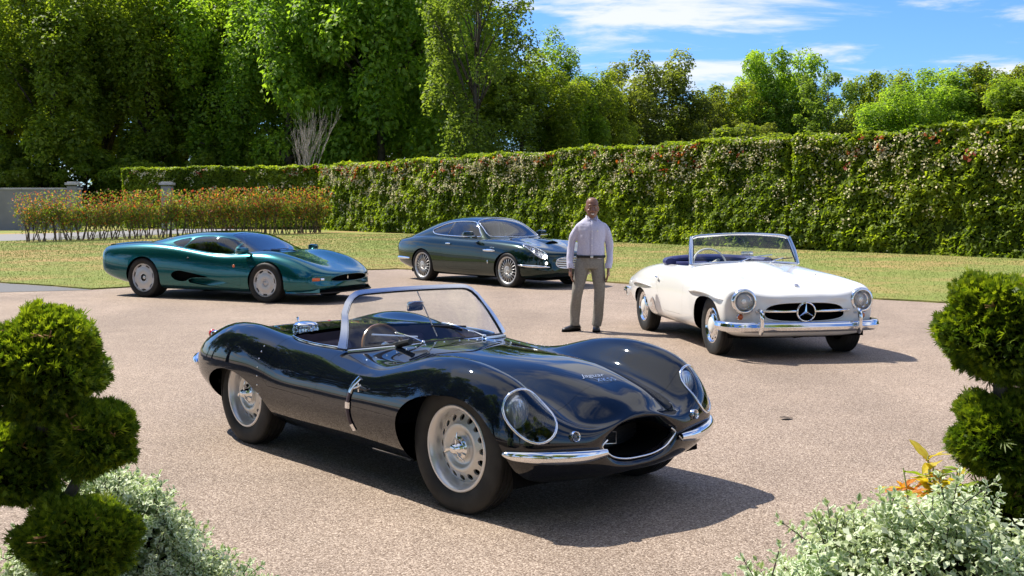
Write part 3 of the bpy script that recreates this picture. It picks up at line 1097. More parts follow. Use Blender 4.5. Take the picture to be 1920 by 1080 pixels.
def hedge(name, label, a, b, h, th, leaf, dens, seed, flowers=0, reds=0, topbright=True, hvar=.06):
    t = thing(name, label, 'hedge', (a[0], a[1], 0), math.atan2(b[1] - a[1], b[0] - a[0]))
    Ln = math.hypot(b[0] - a[0], b[1] - a[1])
    r = np.random.default_rng(seed)
    A, Bq = np.array(a), np.array(b)
    dirx = (Bq - A) / Ln
    def bump(u, v):
        s_ = 0
        for i in range(14):
            a_ = i * 2.399 + seed; f_ = 1.6 * 1.19 ** i
            s_ = s_ + (.11 / (1 + .22 * i)) * np.sin(f_ * (u * math.cos(a_) + v * math.sin(a_)) + i * 1.7 + seed)
        return s_ * .55
    def top(u): return h + hvar * np.sin(u * .8 + seed) + .04 * np.sin(u * 2.6) + .03 * np.sin(u * 6.3)
    # u along, faces: front (y=-th/2), back, top, ends ; local frame
    Cs, Ns, Ts, Fs = [], [], [], []
    def scale_dens(u):
        p = A[None, :] + dirx[None, :] * u[:, None]
        return np.hypot(p[:, 0], p[:, 1])
    dmin = min(np.hypot(*A), np.hypot(*Bq))
    for face, area in (('front', Ln * h), ('back', Ln * h * .25), ('top', Ln * th), ('e0', th * h), ('e1', th * h)):
        n = int(area * dens)
        u = r.uniform(0, Ln, n); v = r.uniform(0, h, n); w = r.uniform(-th / 2, th / 2, n)
        if face in ('front', 'back', 'top'):
            dd = scale_dens(u); k = r.random(n) < np.clip((dmin / dd) ** 1.5, 0, 1); u, v, w = u[k], v[k], w[k]
        n = len(u)
        dep = -np.abs(r.normal(0, .07, n))
        if face in ('front', 'back'):
            s = -1 if face == 'front' else 1
            vv = v * top(u) / h
            y = s * (th / 2 + bump(u, v) + dep)
            rnd = np.clip((vv - h + .22) / .22, 0, 1)
            y -= s * rnd ** 2 * .15
            c = np.stack([u, y, vv], 1); nn = np.tile([0, s * .75, .85], (n, 1))
        elif face == 'top':
            c = np.stack([u, w, top(u) + .6 * bump(u, w + 3) + dep], 1); nn = np.tile([0, -.15, 1.0], (n, 1))
        else:
            x = (0 if face == 'e0' else Ln) + (-1 if face == 'e0' else 1) * (bump(w * 2, v) + dep)
            c = np.stack([x, w, v], 1); nn = np.tile([-1.0 if face == 'e0' else 1.0, 0, .4], (n, 1))
        dd = scale_dens(c[:, 0])
        Cs.append(c); Ns.append(nn)
        Ts.append(np.clip(.50 + 1.9 * bump(c[:, 0] * .45 + 9, c[:, 2] * .45) + .20 * r.normal(0, 1, n) + (.14 if face == 'top' else 0), 0, 1))
        Fs.append(leaf * np.clip((dd / dmin) ** .75, 1, 2.2))
    C = np.concatenate(Cs); Nn = np.concatenate(Ns); T = np.concatenate(Ts); F = np.concatenate(Fs)
    V = leaf_quads(C, Nn, F, aspect=.6, jit=.62)
    o = mesh_obj('foliage', np_mesh('hedge_foliage', V.reshape(-1, 3), np.arange(len(C) * 4), 4, col=T), M['hedge_leaf'], t); tag(o, kind='stuff')
    bm = bmesh.new()
    nseg = int(Ln / 1.0)
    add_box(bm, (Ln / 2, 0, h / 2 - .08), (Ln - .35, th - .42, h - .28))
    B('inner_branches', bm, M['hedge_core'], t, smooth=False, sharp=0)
    # short stems showing at the foot
    bm = bmesh.new()
    for k in range(int(Ln / 1.1)):
        u = (k + r.uniform(.2, .8)) * 1.1
        add_tube(bm, [(u, -th * .22, 0), (u + r.uniform(-.1, .1), -th * .28, .5)], .03, 5)
    o = B('stems', bm, M['bark'], t, sharp=0); tag(o, kind='stuff')
    def patches(n, zlo, size, m, nm, cl, seed2, zhi=None):
        rr_ = np.random.default_rng(seed2)
        out = []
        for _ in range(n):
            u0 = rr_.uniform(.2, Ln - .2); z0 = h - abs(rr_.normal(0, 1)) * zlo
            k = int(cl * rr_.uniform(.5, 1.5))
            dfar = float(scale_dens(np.array([u0]))[0]) / dmin
            u = u0 + rr_.normal(0, .16, k) * dfar ** .4; z = z0 + rr_.normal(0, .12, k)
            ontop = z > top(u) - .05
            y = -(th / 2 + bump(u, z) + .05 - np.clip((z - h + .22) / .22, 0, 1) ** 2 * .15)
            y = np.where(ontop, rr_.uniform(-th / 2, th / 4, k), y)
            z = np.where(ontop, top(u) + .02, z)
            k2 = z > .3
            out.append(np.stack([u, y, z], 1)[k2])
        c = np.concatenate(out)
        V = leaf_quads(c, np.tile([0, -.8, .6], (len(c), 1)), size * np.clip((scale_dens(c[:, 0]) / dmin) ** .7, 1, 2), aspect=.7, jit=.8)
        o = mesh_obj(nm, np_mesh(nm, V.reshape(-1, 3), np.arange(len(c) * 4), 4, col=rr_.random(len(c))), m, t)
        tag(o, kind='stuff')
    if flowers: patches(flowers, 1.15, leaf * .56, M['blossom'], 'blossom', 16, seed + 5)
    if reds: patches(reds, .45, leaf * .9, M['red_leaf'], 'red_shoots', 7, seed + 9)
    return t


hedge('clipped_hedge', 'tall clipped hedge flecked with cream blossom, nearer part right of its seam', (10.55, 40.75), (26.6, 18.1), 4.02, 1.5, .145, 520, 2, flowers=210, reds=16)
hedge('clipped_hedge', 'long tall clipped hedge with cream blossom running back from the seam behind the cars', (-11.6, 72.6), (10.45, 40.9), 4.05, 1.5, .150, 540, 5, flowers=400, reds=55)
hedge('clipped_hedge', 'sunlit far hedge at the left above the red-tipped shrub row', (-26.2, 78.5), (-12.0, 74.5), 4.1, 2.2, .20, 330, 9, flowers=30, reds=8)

# ------------------------------------------------------------------ row of red-tipped shrubs
M['photinia'] = leaf_mat('photinia_leaf', (0.070, 0.120, 0.018), (0.145, 0.200, 0.030), (0.30, 0.31, 0.045), trans=.45, rough=.5, hue=.02, val=.15)
M['photinia_red'] = leaf_mat('photinia_red_leaf', (0.26, 0.045, 0.030), (0.40, 0.085, 0.055), (0.48, 0.17, 0.08), trans=.42, rough=.5, hue=.02, val=.2)
M['twig'] = add_noise_color(mat('brown_twigs', (0.10, 0.075, 0.05), 0.9), (0.06, 0.045, 0.03), (0.17, 0.13, 0.09), 9)


def shrub_variant(seed):
    r = np.random.default_rng(seed)
    rr_ = random.Random(seed)
    bm = bmesh.new()
    tips = []
    for k in range(6):
        p = Vector((rr_.uniform(-.22, .22), rr_.uniform(-.15, .15), 0))
        d = Vector((rr_.uniform(-.45, .45), rr_.uniform(-.35, .35), 1)).normalized()
        q = p + d * rr_.uniform(.7, 1.1)
        add_tube(bm, [p, p.lerp(q, .5) + Vector((rr_.uniform(-.06, .06), 0, 0)), q], [.028, .022, .016], 5)
        for j in range(4):
            e = q + Vector((rr_.uniform(-.5, .5), rr_.uniform(-.4, .4), rr_.uniform(.4, 1.15)))
            e.z = min(e.z, 2.2)
            add_tube(bm, [p.lerp(q, rr_.uniform(.55, 1)), q.lerp(e, .55) + Vector((rr_.uniform(-.08, .08), 0, 0)), e], [.014, .010, .005], 4)
            tips.append((q, e))
    tw = bpy.data.meshes.new('shrub_stems'); bm.to_mesh(tw); bm.free(); tw.materials.append(M['twig'])
    C, N_ = [], []
    for q, e in tips:
        n = 27
        t = r.uniform(.05, 1.05, n)[:, None]
        c = np.array(q)[None] * (1 - t) + np.array(e)[None] * t + r.normal(0, .11, (n, 3))
        C.append(c); N_.append(r.normal(0, .7, (n, 3)) + np.array([0, -.1, .6]))
    n = 300
    C.append(np.stack([r.uniform(-.62, .62, n), r.uniform(-.45, .45, n), r.uniform(.38, 2.3, n)], 1)); N_.append(r.normal(0, .7, (n, 3)) + np.array([0, -.2, .5]))
    C = np.concatenate(C); N_ = np.concatenate(N_)
    C[:, 2] = np.clip(C[:, 2], .32, 2.36 + r.normal(0, .05, len(C)))
    isred = r.random(len(C)) < np.clip(.08 + .26 * (C[:, 2] - .7) / 1.4, .05, .4)
    out = []
    for sel in (~isred, isred):
        c = C[sel]
        V = leaf_quads(c, N_[sel], .125, aspect=.42, jit=.3)
        out.append(np_mesh('shrub_leaves', V.reshape(-1, 3), np.arange(len(c) * 4), 4, col=np.clip(r.normal(.5, .25, len(c)), 0, 1)))
    out[0].materials.append(M['photinia']); out[1].materials.append(M['photinia_red'])
    return tw, out[0], out[1]


SHV = [shrub_variant(100 + k) for k in range(5)]
NSH = 30
for k in range(NSH):
    t_ = k / (NSH - 1)
    x = -20.75 + 9.7 * t_; y = 48.9 + 16.2 * t_
    sh = thing('red_tipped_shrub', 'thin-stemmed shrub with red and yellow leaf tips in the open row along the path', 'shrub', (x + rng.uniform(-.08, .08), y + rng.uniform(-.15, .15), .02), math.atan2(16.2, 9.6) + rng.choice((0, PI)) + rng.uniform(-.2, .2), 'red tipped shrubs in the row along the path')
    sc = (.93 + .20 * t_) * rng.uniform(.96, 1.04)
    sh.scale = (sc, sc, sc)
    tw, lg, lr = SHV[rng.randrange(5)]
    link(bpy.data.objects.new('stems', tw), sh)
    link(bpy.data.objects.new('leaves', lg), sh)
    link(bpy.data.objects.new('red_leaves', lr), sh)

# ------------------------------------------------------------------ grey wall with piers
M['wall'] = add_noise_color(mat('grey_render', (0.22, 0.22, 0.20), 0.9), (0.195, 0.195, 0.18), (0.245, 0.24, 0.22), 1.2, bump=.15, bscale=25)
M['coping'] = add_noise_color(mat('stone_coping', (0.34, 0.34, 0.32), 0.85), (0.28, 0.28, 0.265), (0.40, 0.40, 0.38), 3)
wl = thing('boundary_wall', 'grey rendered boundary wall with stone coping at the left edge', 'wall', (-45, 71.5, 0))
bm = bmesh.new(); add_box(bm, (8.6, 0, 1.27), (18.6, .3, 2.62)); B('render', bm, M['wall'], wl, smooth=False)
for k in range(10):
    bm = bmesh.new(); add_box(bm, (.3 + k * 1.86, 0, 2.63), (1.845, .42, .11), None, .015)
    B('coping_stone', bm, M['coping'], wl)
for px, lab in ((141, 'grey gate pier with flat cap at the end of the wall'), (316, 'grey gate pier showing above the shrub row before the far hedge')):
    y = 71.5
    t = thing('gate_pier', lab, 'pier', ((px - 960) / 2124.74 * y, y, 0))
    zt = 2.98
    bm = bmesh.new(); add_box(bm, (0, 0, zt / 2 - .1), (.62, .62, zt - .2), None, .01); B('shaft', bm, M['wall'], t)
    bm = bmesh.new(); add_box(bm, (0, 0, zt - .05), (.82, .82, .14), None, .02); add_box(bm, (0, 0, zt + .05), (.60, .60, .08), None, .02); B('cap', bm, M['coping'], t)
# ------------------------------------------------------------------ wheels and small car fittings
def holed_ring(bm, r1, r2, n, hole, y, depth=0.02, m=16, phase=0.0, mirror=True):
    """flat annulus in the xz plane at height y with n openings; hole(t) -> (radius, angle offset) outline"""
    sec = 2 * PI / n
    for s in range(n):
        a0 = phase + s * sec
        hp, bp = [], []
        pts = [hole(k / m) for k in range(m)]
        rc = sum(p[0] for p in pts) / m
        for (r, a) in pts:
            hp.append((r, a))
            # push the outline point out to the sector border in (r, angle*rc) space
            dx, dy = r - rc, a * rc
            lim = []
            if dx > 1e-9: lim.append((r2 - rc) / dx)
            if dx < -1e-9: lim.append((r1 - rc) / dx)
            hw = sec / 2 * rc
            if abs(dy) > 1e-9: lim.append(hw / abs(dy))
            k_ = min(lim)
            bp.append((rc + dx * k_, a * k_))
        # corners
        def V(r, a, yy): return bm.verts.new((r * math.cos(a0 + a), yy, r * math.sin(a0 + a)))
        hv = [V(r, a, y) for r, a in hp]
        bv = [V(r, a, y) for r, a in bp]
        iv = [V(r, a, y + depth) for r, a in hp]
        for k in range(m):
            k2 = (k + 1) % m
            bm.faces.new((hv[k], hv[k2], bv[k2], bv[k]))
            bm.faces.new((iv[k], iv[k2], hv[k2], hv[k]))
            # fill the corner triangles of the sector
            (ra, aa), (rb, ab) = bp[k], bp[k2]
            ea = (abs(abs(aa) - sec / 2) < 1e-6, abs(ra - r1) < 1e-6 or abs(ra - r2) < 1e-6)
            eb = (abs(abs(ab) - sec / 2) < 1e-6, abs(rb - r1) < 1e-6 or abs(rb - r2) < 1e-6)
            if ea[0] != eb[0] and not (ea[0] and ea[1]) and not (eb[0] and eb[1]):
                rr = ra if ea[1] else rb
                an = math.copysign(sec / 2, aa if ea[0] else ab)
                cv = V(rr, an, y)
                bm.faces.new((bv[k], bv[k2], cv))
    bmesh.ops.remove_doubles(bm, verts=bm.verts, dist=2e-5)


def round_hole(rc, rad):
    return lambda t: (rc + rad * math.cos(2 * PI * t), rad * math.sin(2 * PI * t) / rc)


def slot_hole(rc, dr, da):
    def f(t):
        a = 2 * PI * t
        ca, sa = math.cos(a), math.sin(a)
        k = 1.0 / (abs(ca) ** 3.5 + abs(sa) ** 3.5) ** (1 / 3.5)
        return (rc + dr * ca * k, da * sa * k)
    return f


def tyre_mesh(Rt, Rr, w, grooves=True, segs=56, bulge=0.5):
    """outer face towards -y; y from -w/2 to w/2"""
    h = w / 2
    sh = Rt - Rr
    prof = [(Rr - 0.006, -h * 0.72), (Rr + 0.004, -h * 0.80), (Rr + sh * 0.18, -h * 0.93), (Rr + sh * 0.42, -h * (1.0)),
            (Rr + sh * 0.66, -h * 0.985), (Rr + sh * 0.84, -h * 0.93), (Rr + sh * 0.945, -h * 0.85), (Rt - 0.002, -h * 0.76)]
    tread = []
    n = 4
    for i in range(n + 1):
        y = -h * 0.70 + 2 * h * 0.70 * i / n
        tread += [(Rt, y - h * 0.10), (Rt, y + h * 0.10)]
        if i < n and grooves:
            tread += [(Rt - 0.008, y + h * 0.125), (Rt - 0.008, y + h * 0.225)]
    prof = prof + tread[1:-1] + [(r, -y) for r, y in reversed(prof)]
    bm = bmesh.new()
    add_lathe(bm, prof, segs)
    return bm


def put_wheel(car, name, x, y, Rt, proto, steer=0.0):
    """copy of a prototype wheel (outer face -y); left wheels turned round"""
    w = copy_tree(proto, car)
    w.name = name
    w.location = (x, y, Rt)
    w.rotation_euler = (0, 0, (PI if y > 0 else 0) + steer)
    return w


def flatten_foot(bm, Rt, by=0.012):
    for v in bm.verts:
        if v.co.z < -(Rt - by): v.co.z = -(Rt - by) + (v.co.z + (Rt - by)) * 0.15


def arch_liner(car, x, y0, y1, r, z, mat_, name='wheel_well'):
    """dark half drum behind a wheel opening; y0 inner, y1 outer"""
    bm = bmesh.new()
    add_lathe(bm, [(0.02, y0), (r, y0), (r, y1)], 28, 'y', (x, 0, z), a0=0.0, a1=PI)
    return B(name, bm, mat_, car, sharp=0)


def surface_loop(shell, poly, axes, s=-1, off=0.0):
    out = []
    for a, b in poly:
        if axes == 'xz': out.append(shell.on_side(a, b, s, off))
        elif axes == 'xy': out.append(shell.on_top(a, b, off))
        else: out.append(shell.on_front(a, b, s, off))
    return out


def tube_obj(name, pts, r, mat_, parent, closed=False, segs=8, flat=None, up=None):
    bm = bmesh.new()
    add_tube(bm, pts, r, segs, closed, flat=flat, up=up)
    return B(name, bm, mat_, parent, sharp=50)


def curve3(pts, n=6):
    return [Vector(p) for p in smooth_poly(pts, n, closed=False)]


def ellipse(ca, cb, ra, rb, n=28, rot=0.0, p=2.0):
    out = []
    for k in range(n):
        t = 2 * PI * k / n
        c, s = math.cos(t), math.sin(t)
        a = ra * math.copysign(abs(c) ** (2 / p), c); b = rb * math.copysign(abs(s) ** (2 / p), s)
        out.append((ca + a * math.cos(rot) - b * math.sin(rot), cb + a * math.sin(rot) + b * math.cos(rot)))
    return out


def round_lamp(car, name, c, d, r, ring=0.012, ring_mat=None, depth=0.05, lens='lens', dome=0.018, inner=None):
    """round lamp looking along d: ring, bowl reflector, domed lens with ribs"""
    d = Vector(d).normalized()
    q = Vector((0, -1, 0)).rotation_difference(d)
    e = bpy.data.objects.new(name, None)
    link(e, car); e.location = c; e.rotation_mode = 'QUATERNION'; e.rotation_quaternion = q
    bm = bmesh.new()
    add_lathe(bm, [(r - 0.001, 0.01), (r + ring * 0.2, -0.012), (r + ring * 0.6, -0.014), (r + ring, -0.004), (r + ring * 1.15, 0.02)], 36)
    B('lamp_ring', bm, ring_mat or M['chrome'], e, sharp=60)
    bm = bmesh.new()
    add_lathe(bm, [(r, 0.004), (r * 0.86, depth * 0.45), (r * 0.6, depth * 0.8), (r * 0.25, depth), (0.0, depth * 1.02)], 28)
    add_sphere(bm, (0, depth * 0.62, 0), r * 0.16, 12, 8)
    B('lamp_reflector', bm, M['bowl'] if inner is None else inner, e, sharp=0)
    bm = bmesh.new()
    pr = []
    for i in range(9):
        t = i / 8
        pr.append((r * t, -dome * (1 - t * t)))
    add_lathe(bm, pr, 32)
    B('lamp_lens', bm, M[lens], e, sharp=0)
    if r > .05:
        bm = bmesh.new(); add_lathe(bm, [(r * .70, depth * .30), (r * .72, depth * .18), (r * .80, depth * .16), (r * .82, depth * .30)], 32); B('inner_ring', bm, M['chrome'], e)
        bm = bmesh.new(); add_lathe(bm, [(0, depth * .28), (r * .24, depth * .30), (r * .26, depth * .5)], 20); B('bulb_shield', bm, M['fluted'], e)
    return e


def text_mesh(name, body, size, mat_, parent, shear=0.0, extrude=0.001, matrix=None, space=1.0):
    cu = bpy.data.curves.new(name, 'FONT')
    cu.body = body
    cu.size = size
    cu.shear = shear
    cu.extrude = extrude
    cu.space_character = space
    cu.align_x = 'CENTER'; cu.align_y = 'CENTER'
    o = bpy.data.objects.new(name, cu)
    COL.objects.link(o)
    dg = bpy.context.evaluated_depsgraph_get()
    me = bpy.data.meshes.new_from_object(o.evaluated_get(dg))
    bpy.data.objects.remove(o)
    bpy.data.curves.remove(cu)
    o = mesh_obj(name, me, mat_, parent)
    if matrix is not None: o.matrix_local = matrix
    return o


def frame_at(p, n, xdir):
    """matrix with z = n, x close to xdir"""
    n = Vector(n).normalized()
    x = Vector(xdir) - n * n.dot(Vector(xdir)); x.normalize()
    y = n.cross(x)
    return Matrix(((x.x, y.x, n.x, p[0]), (x.y, y.y, n.y, p[1]), (x.z, y.z, n.z, p[2]), (0, 0, 0, 1)))


def seat(car, x, y, z, mat_, w=0.46, lean=0.25, h=0.5, name='seat'):
    bm = bmesh.new()
    add_box(bm, (x, y, z + 0.06), (0.46, w, 0.14), None, 0.045)
    add_box(bm, (x - 0.26 - lean * h * 0.5, y, z + 0.06 + h / 2), (0.13, w, h), (0, -lean, 0), 0.05)
    for k in (-1, 0, 1):
        add_box(bm, (x - 0.185 - lean * h * 0.5, y + k * w * 0.27, z + 0.07 + h / 2), (0.035, w * 0.22, h * 0.8), (0, -lean, 0), 0.014)
    return B(name, bm, mat_, car, sharp=60)


def steering_wheel(car, c, tilt, r, rim_mat, spoke_mat, col_mat, rim=0.011):
    e = bpy.data.objects.new('steering_wheel', None)
    link(e, car); e.location = c; e.rotation_euler = (0, -tilt, 0)
    bm = bmesh.new()
    add_tube(bm, [(0, r * math.cos(2 * PI * k / 32), r * math.sin(2 * PI * k / 32)) for k in range(32)], rim, 8, closed=True)
    B('rim', bm, rim_mat, e)
    bm = bmesh.new()
    for a in (R(0), R(180), R(270)):
        add_tube(bm, [(0.02, 0, 0), (0, r * math.cos(a), r * math.sin(a))], 0.009, 6, flat=(0.5, 1.4))
    add_sphere(bm, (0.02, 0, 0), 0.035, 14, 8, (0.6, 1, 1))
    B('spokes', bm, spoke_mat, e)
    bm = bmesh.new()
    add_tube(bm, [(0.02, 0, 0), (0.28, 0, -0.04)], 0.02, 8)
    B('column', bm, col_mat, e)
    return e


def wiper(car, base, tip, blade_a, blade_b, mat_arm, mat_blade, lift=0.012):
    e = bpy.data.objects.new('wiper', None)
    link(e, car)
    b, t = Vector(base), Vector(tip)
    bm = bmesh.new()
    add_tube(bm, [b, b.lerp(t, 0.4) + Vector((0.008, 0, 0.006)), t], [0.008, 0.006, 0.004], 6)
    add_sphere(bm, b, 0.014, 10, 6)
    B('arm', bm, mat_arm, e)
    bm = bmesh.new()
    add_tube(bm, [blade_a, blade_b], 0.006, 6)
    B('blade', bm, mat_blade, e)
    return e


def screen(base_f, top_f, n=24, m=10, bow=0.0):
    """glass sheet between two curves given for s in -1..1; returns rows of points"""
    rows = []
    for j in range(m + 1):
        t = j / m
        row = []
        for i in range(n + 1):
            s = -1 + 2 * i / n
            p = Vector(base_f(s)).lerp(Vector(top_f(s)), t)
            p.x += bow * 4 * t * (1 - t)
            row.append(p)
        rows.append(row)
    return rows


def grid_bm(rows):
    bm = bmesh.new()
    V = [[bm.verts.new(p) for p in r] for r in rows]
    for i in range(len(V) - 1):
        for j in range(len(V[0]) - 1):
            bm.faces.new((V[i][j], V[i][j + 1], V[i + 1][j + 1], V[i + 1][j]))
    return bm
# ------------------------------------------------------------------ the black roadster in front
def net(rows_by_x):
    out = []
    for x, pts in rows_by_x:
        out.append([(x + (p[2] if len(p) > 2 else 0.0), p[0], p[1]) for p in pts])
    return out


def car_paint(name, col, flake=None, rough=0.18, metal=0.0):
    m = mat(name, col, rough, metal, coat=1.0, spec=0.0)
    m.node_tree.nodes['Principled BSDF'].inputs['Coat IOR'].default_value = 1.62
    return m


def build_roadster():
    car = thing('black_roadster', 'glossy black open vintage racing roadster with faired headlamps in the foreground', 'car',
                (-1.27878, 7.9803, 0), -0.84927)
    P = car_paint('black_paint', (0.0025, 0.004, 0.008), rough=0.04)
    st = net([
        (2.900, [(0, .308), (.10, .312), (.185, .332), (.232, .361), (.264, .390), (.228, .416), (.18, .442), (.13, .462), (.065, .473), (0, .476)]),
        (2.945, [(0, .272), (.11, .277), (.205, .304), (.262, .348), (.296, .394), (.262, .434), (.206, .468), (.145, .494), (.072, .505), (0, .509)]),
        (2.915, [(0, .225, -.02), (.19, .23, -.015), (.345, .268), (.45, .333), (.485, .405), (.445, .465), (.350, .482), (.240, .492), (.115, .536), (0, .550)]),
        (2.825, [(0, .195, -.05), (.34, .195, -.05), (.57, .25, -.01), (.680, .335), (.708, .43), (.655, .545), (.540, .578), (.385, .508), (.2, .590), (0, .612)]),
        (2.700, [(0, .18, -.05), (.45, .18, -.05), (.66, .235), (.762, .355), (.775, .48), (.708, .650), (.575, .692), (.415, .560), (.23, .633), (0, .662)]),
        (2.500, [(0, .17), (.5, .17), (.70, .225), (.80, .365), (.810, .52), (.735, .715), (.585, .764), (.425, .612), (.26, .678), (0, .710)]),
        (2.250, [(0, .17), (.5, .17), (.71, .225), (.82, .375), (.828, .54), (.745, .745), (.585, .793), (.440, .656), (.29, .706), (0, .742)]),
        (1.950, [(0, .17), (.5, .17), (.71, .22), (.815, .37), (.822, .54), (.732, .725), (.592, .768), (.465, .682), (.32, .716), (0, .752)]),
        (1.650, [(0, .165), (.5, .165), (.70, .22), (.80, .36), (.812, .52), (.745, .655), (.625, .705), (.495, .688), (.34, .724), (0, .758)]),
        (1.350, [(0, .165), (.5, .165), (.69, .22), (.793, .36), (.803, .505), (.758, .620), (.660, .690), (.53, .706), (.34, .735), (0, .758)]),
        (1.000, [(0, .165), (.5, .165), (.69, .22), (.79, .36), (.800, .50), (.765, .605), (.680, .706), (.56, .737), (.36, .747), (0, .758)]),
        (.620, [(0, .165), (.5, .165), (.69, .22), (.79, .36), (.802, .50), (.770, .612), (.688, .716), (.57, .748), (.37, .760), (0, .768)]),
        (.350, [(0, .165), (.5, .165), (.69, .225), (.797, .37), (.812, .53), (.778, .668), (.675, .762), (.545, .762), (.36, .764), (0, .772)]),
        (.100, [(0, .17), (.5, .17), (.70, .23), (.81, .39), (.825, .55), (.778, .715), (.648, .802), (.50, .772), (.33, .762), (0, .768)]),
        (-.200, [(0, .18), (.5, .18), (.70, .25), (.805, .40), (.818, .55), (.765, .710), (.630, .795), (.48, .762), (.32, .752), (0, .756)]),
        (-.480, [(0, .22), (.46, .22), (.64, .28), (.755, .41), (.770, .535), (.712, .662), (.585, .728), (.44, .716), (.29, .712), (0, .716)]),
        (-.705, [(0, .28), (.4, .28), (.56, .33), (.65, .425), (.662, .515), (.610, .602), (.50, .650), (.37, .652), (.24, .654), (0, .658)]),
        (-.860, [(0, .36), (.28, .36), (.40, .39), (.46, .44), (.470, .49), (.43, .540), (.36, .570), (.27, .578), (.17, .582), (0, .586)]),
        (-.930, [(0, .425), (.12, .425), (.18, .435), (.22, .46), (.228, .48), (.21, .505), (.17, .517), (.12, .523), (.07, .526), (0, .527)]),
    ])
    G = net_surface(st, 8, 5, relax=2)
    S = Shell(G, cap1=True)
    # wheel openings
    fa = smooth_poly([(1.93, .10), (1.92, .36), (1.945, .48), (2.03, .56), (2.17, .608), (2.36, .628), (2.52, .598), (2.645, .515), (2.73, .41), (2.76, .28), (2.765, .10)], 4, closed=False)
    ra = smooth_poly([(-.38, .10), (-.365, .26), (-.32, .38), (-.235, .455), (-.12, .503), (.0, .518), (.12, .508), (.24, .475), (.345, .425), (.43, .362), (.47, .27), (.48, .10)], 4, closed=False)
    for s in (-1, 1):
        for poly in (fa, ra):
            S.delete(S.cut(poly, 'xz', keep=lambda c, s=s: c.y * s > 0.5))
    # headlamp covers
    hl = ellipse(.632, .566, .108, .122, 34, rot=0.15)
    for s in (-1, 1):
        poly = [(a * s, b) for a, b in hl]
        loop = surface_loop(S, poly, 'yz', 1, 0.002)
        f = S.cut(poly, 'yz', keep=lambda c, s=s: c.y * s > 0.2 and c.x > 2.4)
        lens = S.detach(f)
        lens.offset(0.004)
        e = bpy.data.objects.new('headlamp', None)
        link(e, car)
        tube_obj('chrome_ring', loop, 0.0075, M['chrome'], e, closed=True, segs=8)
        lens.finish('cover_glass', M['lens'], e)
        # bucket
        bm = bmesh.new()
        inner = [Vector((2.50, s * .56, .575)) + (p - Vector((2.72, s * .60, .575))) * 0.55 for p in loop]
        inner = [Vector((min(p.x, 2.6), p.y, p.z)) for p in inner]
        va = [bm.verts.new(p) for p in loop]; vb = [bm.verts.new(p) for p in inner]
        n = len(va)
        for i in range(n): bm.faces.new((va[i], va[(i + 1) % n], vb[(i + 1) % n], vb[i]))
        bm.faces.new(vb)
        B('lamp_bucket', bm, P, e, sharp=60)
        # the sealed lamp
        bm = bmesh.new()
        d = Vector((1, 0.03 * s, -0.02)).normalized()
        q = Vector((0, -1, 0)).rotation_difference(d).to_matrix().to_4x4()
        T = Matrix.Translation((2.685, s * .640, .575)) @ q
        add_lathe(bm, [(.086, -.012), (.090, -.004), (.088, .02), (.075, .05), (.05, .075), (0, .085)], 32)
        bmesh.ops.transform(bm, matrix=T, verts=bm.verts)
        B('lamp_bowl', bm, M['bowl'], e, sharp=60)
        bm = bmesh.new()
        add_lathe(bm, [(0, -.034), (.03, -.031), (.06, -.022), (.086, -.006)], 32)
        for k in range(-4, 5):
            x = k * .018; zz = math.sqrt(.08 ** 2 - x * x)
            add_tube(bm, [(x, -.034 * (1 - (x * x + z_ * z_) / .0074) - .003, z_) for z_ in np.linspace(-zz, zz, 7)], .0022, 4)
        bmesh.ops.transform(bm, matrix=T, verts=bm.verts)
        B('lamp_lens', bm, M['fluted'], e, sharp=0)
    # cockpit
    cp = smooth_poly([(1.20, 0), (1.19, .3), (1.12, .56), (.95, .625), (.70, .63), (.50, .60), (.40, .50), (.36, .25), (.35, 0), (.36, -.25), (.40, -.50), (.50, -.60), (.70, -.63), (.95, -.625), (1.12, -.56), (1.19, -.3)], 3)
    S.delete(S.cut(cp, 'xy', keep=lambda c: c.z > 0.6))
    rim = surface_loop(S, cp, 'xy', off=0.0)
    # doors
    dr = [(1.06, .43), (1.02, .45), (.52, .46), (.47, .50), (.49, .60), (.515, .80), (1.12, .80), (1.11, .60)]
    door = {}
    for s in (-1, 1):
        f = S.cut(dr, 'xz', keep=lambda c, s=s: c.y * s > 0.55 and c.z > .3)
        door[s] = S.detach(f)
    # bonnet: cut line between the front clip and the scuttle
    body_faces = S.cut([(1.42, .462), (1.42, .95), (3.2, .95), (3.2, .462)], 'xz', keep=lambda c: True, only_cut=True)
    bon = S.detach([f for f in S.bm.faces if f.calc_center_median().x > 1.42 and f.calc_center_median().z > .462 and not (f.calc_center_median().x > 2.72)])
    bon.shrink(0.0015)
    bonnet = bon.finish('bonnet', P, car, lip=0.02)
    S.finish('body', P, car, lip=0.02)
    for s in (-1, 1):
        d_ = door[s].shrink(0.002).finish('door', P, car, lip=0.015)
    # mouth: inner duct
    bm = bmesh.new()
    rings = []
    m0 = [p for p in st[0]] + [(x, -y, z) for x, y, z in reversed(st[0][1:-1])]
    for dx, sc in ((0, 1.0), (-.05, .97), (-.25, .95)):
        rings.append([bm.verts.new((x + dx, y * sc, .39 + (z - .39) * sc)) for x, y, z in m0])
    n = len(m0)
    for a, b in zip(rings[:-1], rings[1:]):
        for i in range(n): bm.faces.new((a[i], a[(i + 1) % n], b[(i + 1) % n], b[i]))
    bm.faces.new(rings[-1])
    B('intake_duct', bm, M['void'], car)
    ml = smooth_poly([(2.932, y, z) for x, y, z in [(0, p[1], p[2]) for p in st[0]][:5]] , 4, closed=False)
    lipc = [Vector((2.935, y * 1.06, .40 + (z - .40) * 1.10)) for (x, y, z) in m0]
    low = [p for p in lipc if p.z < .42]
    low = sorted(low, key=lambda p: math.atan2(p.z - .42, p.y))
    tube_obj('intake_trim', curve3(low, 3), 0.006, M['chrome'], car)
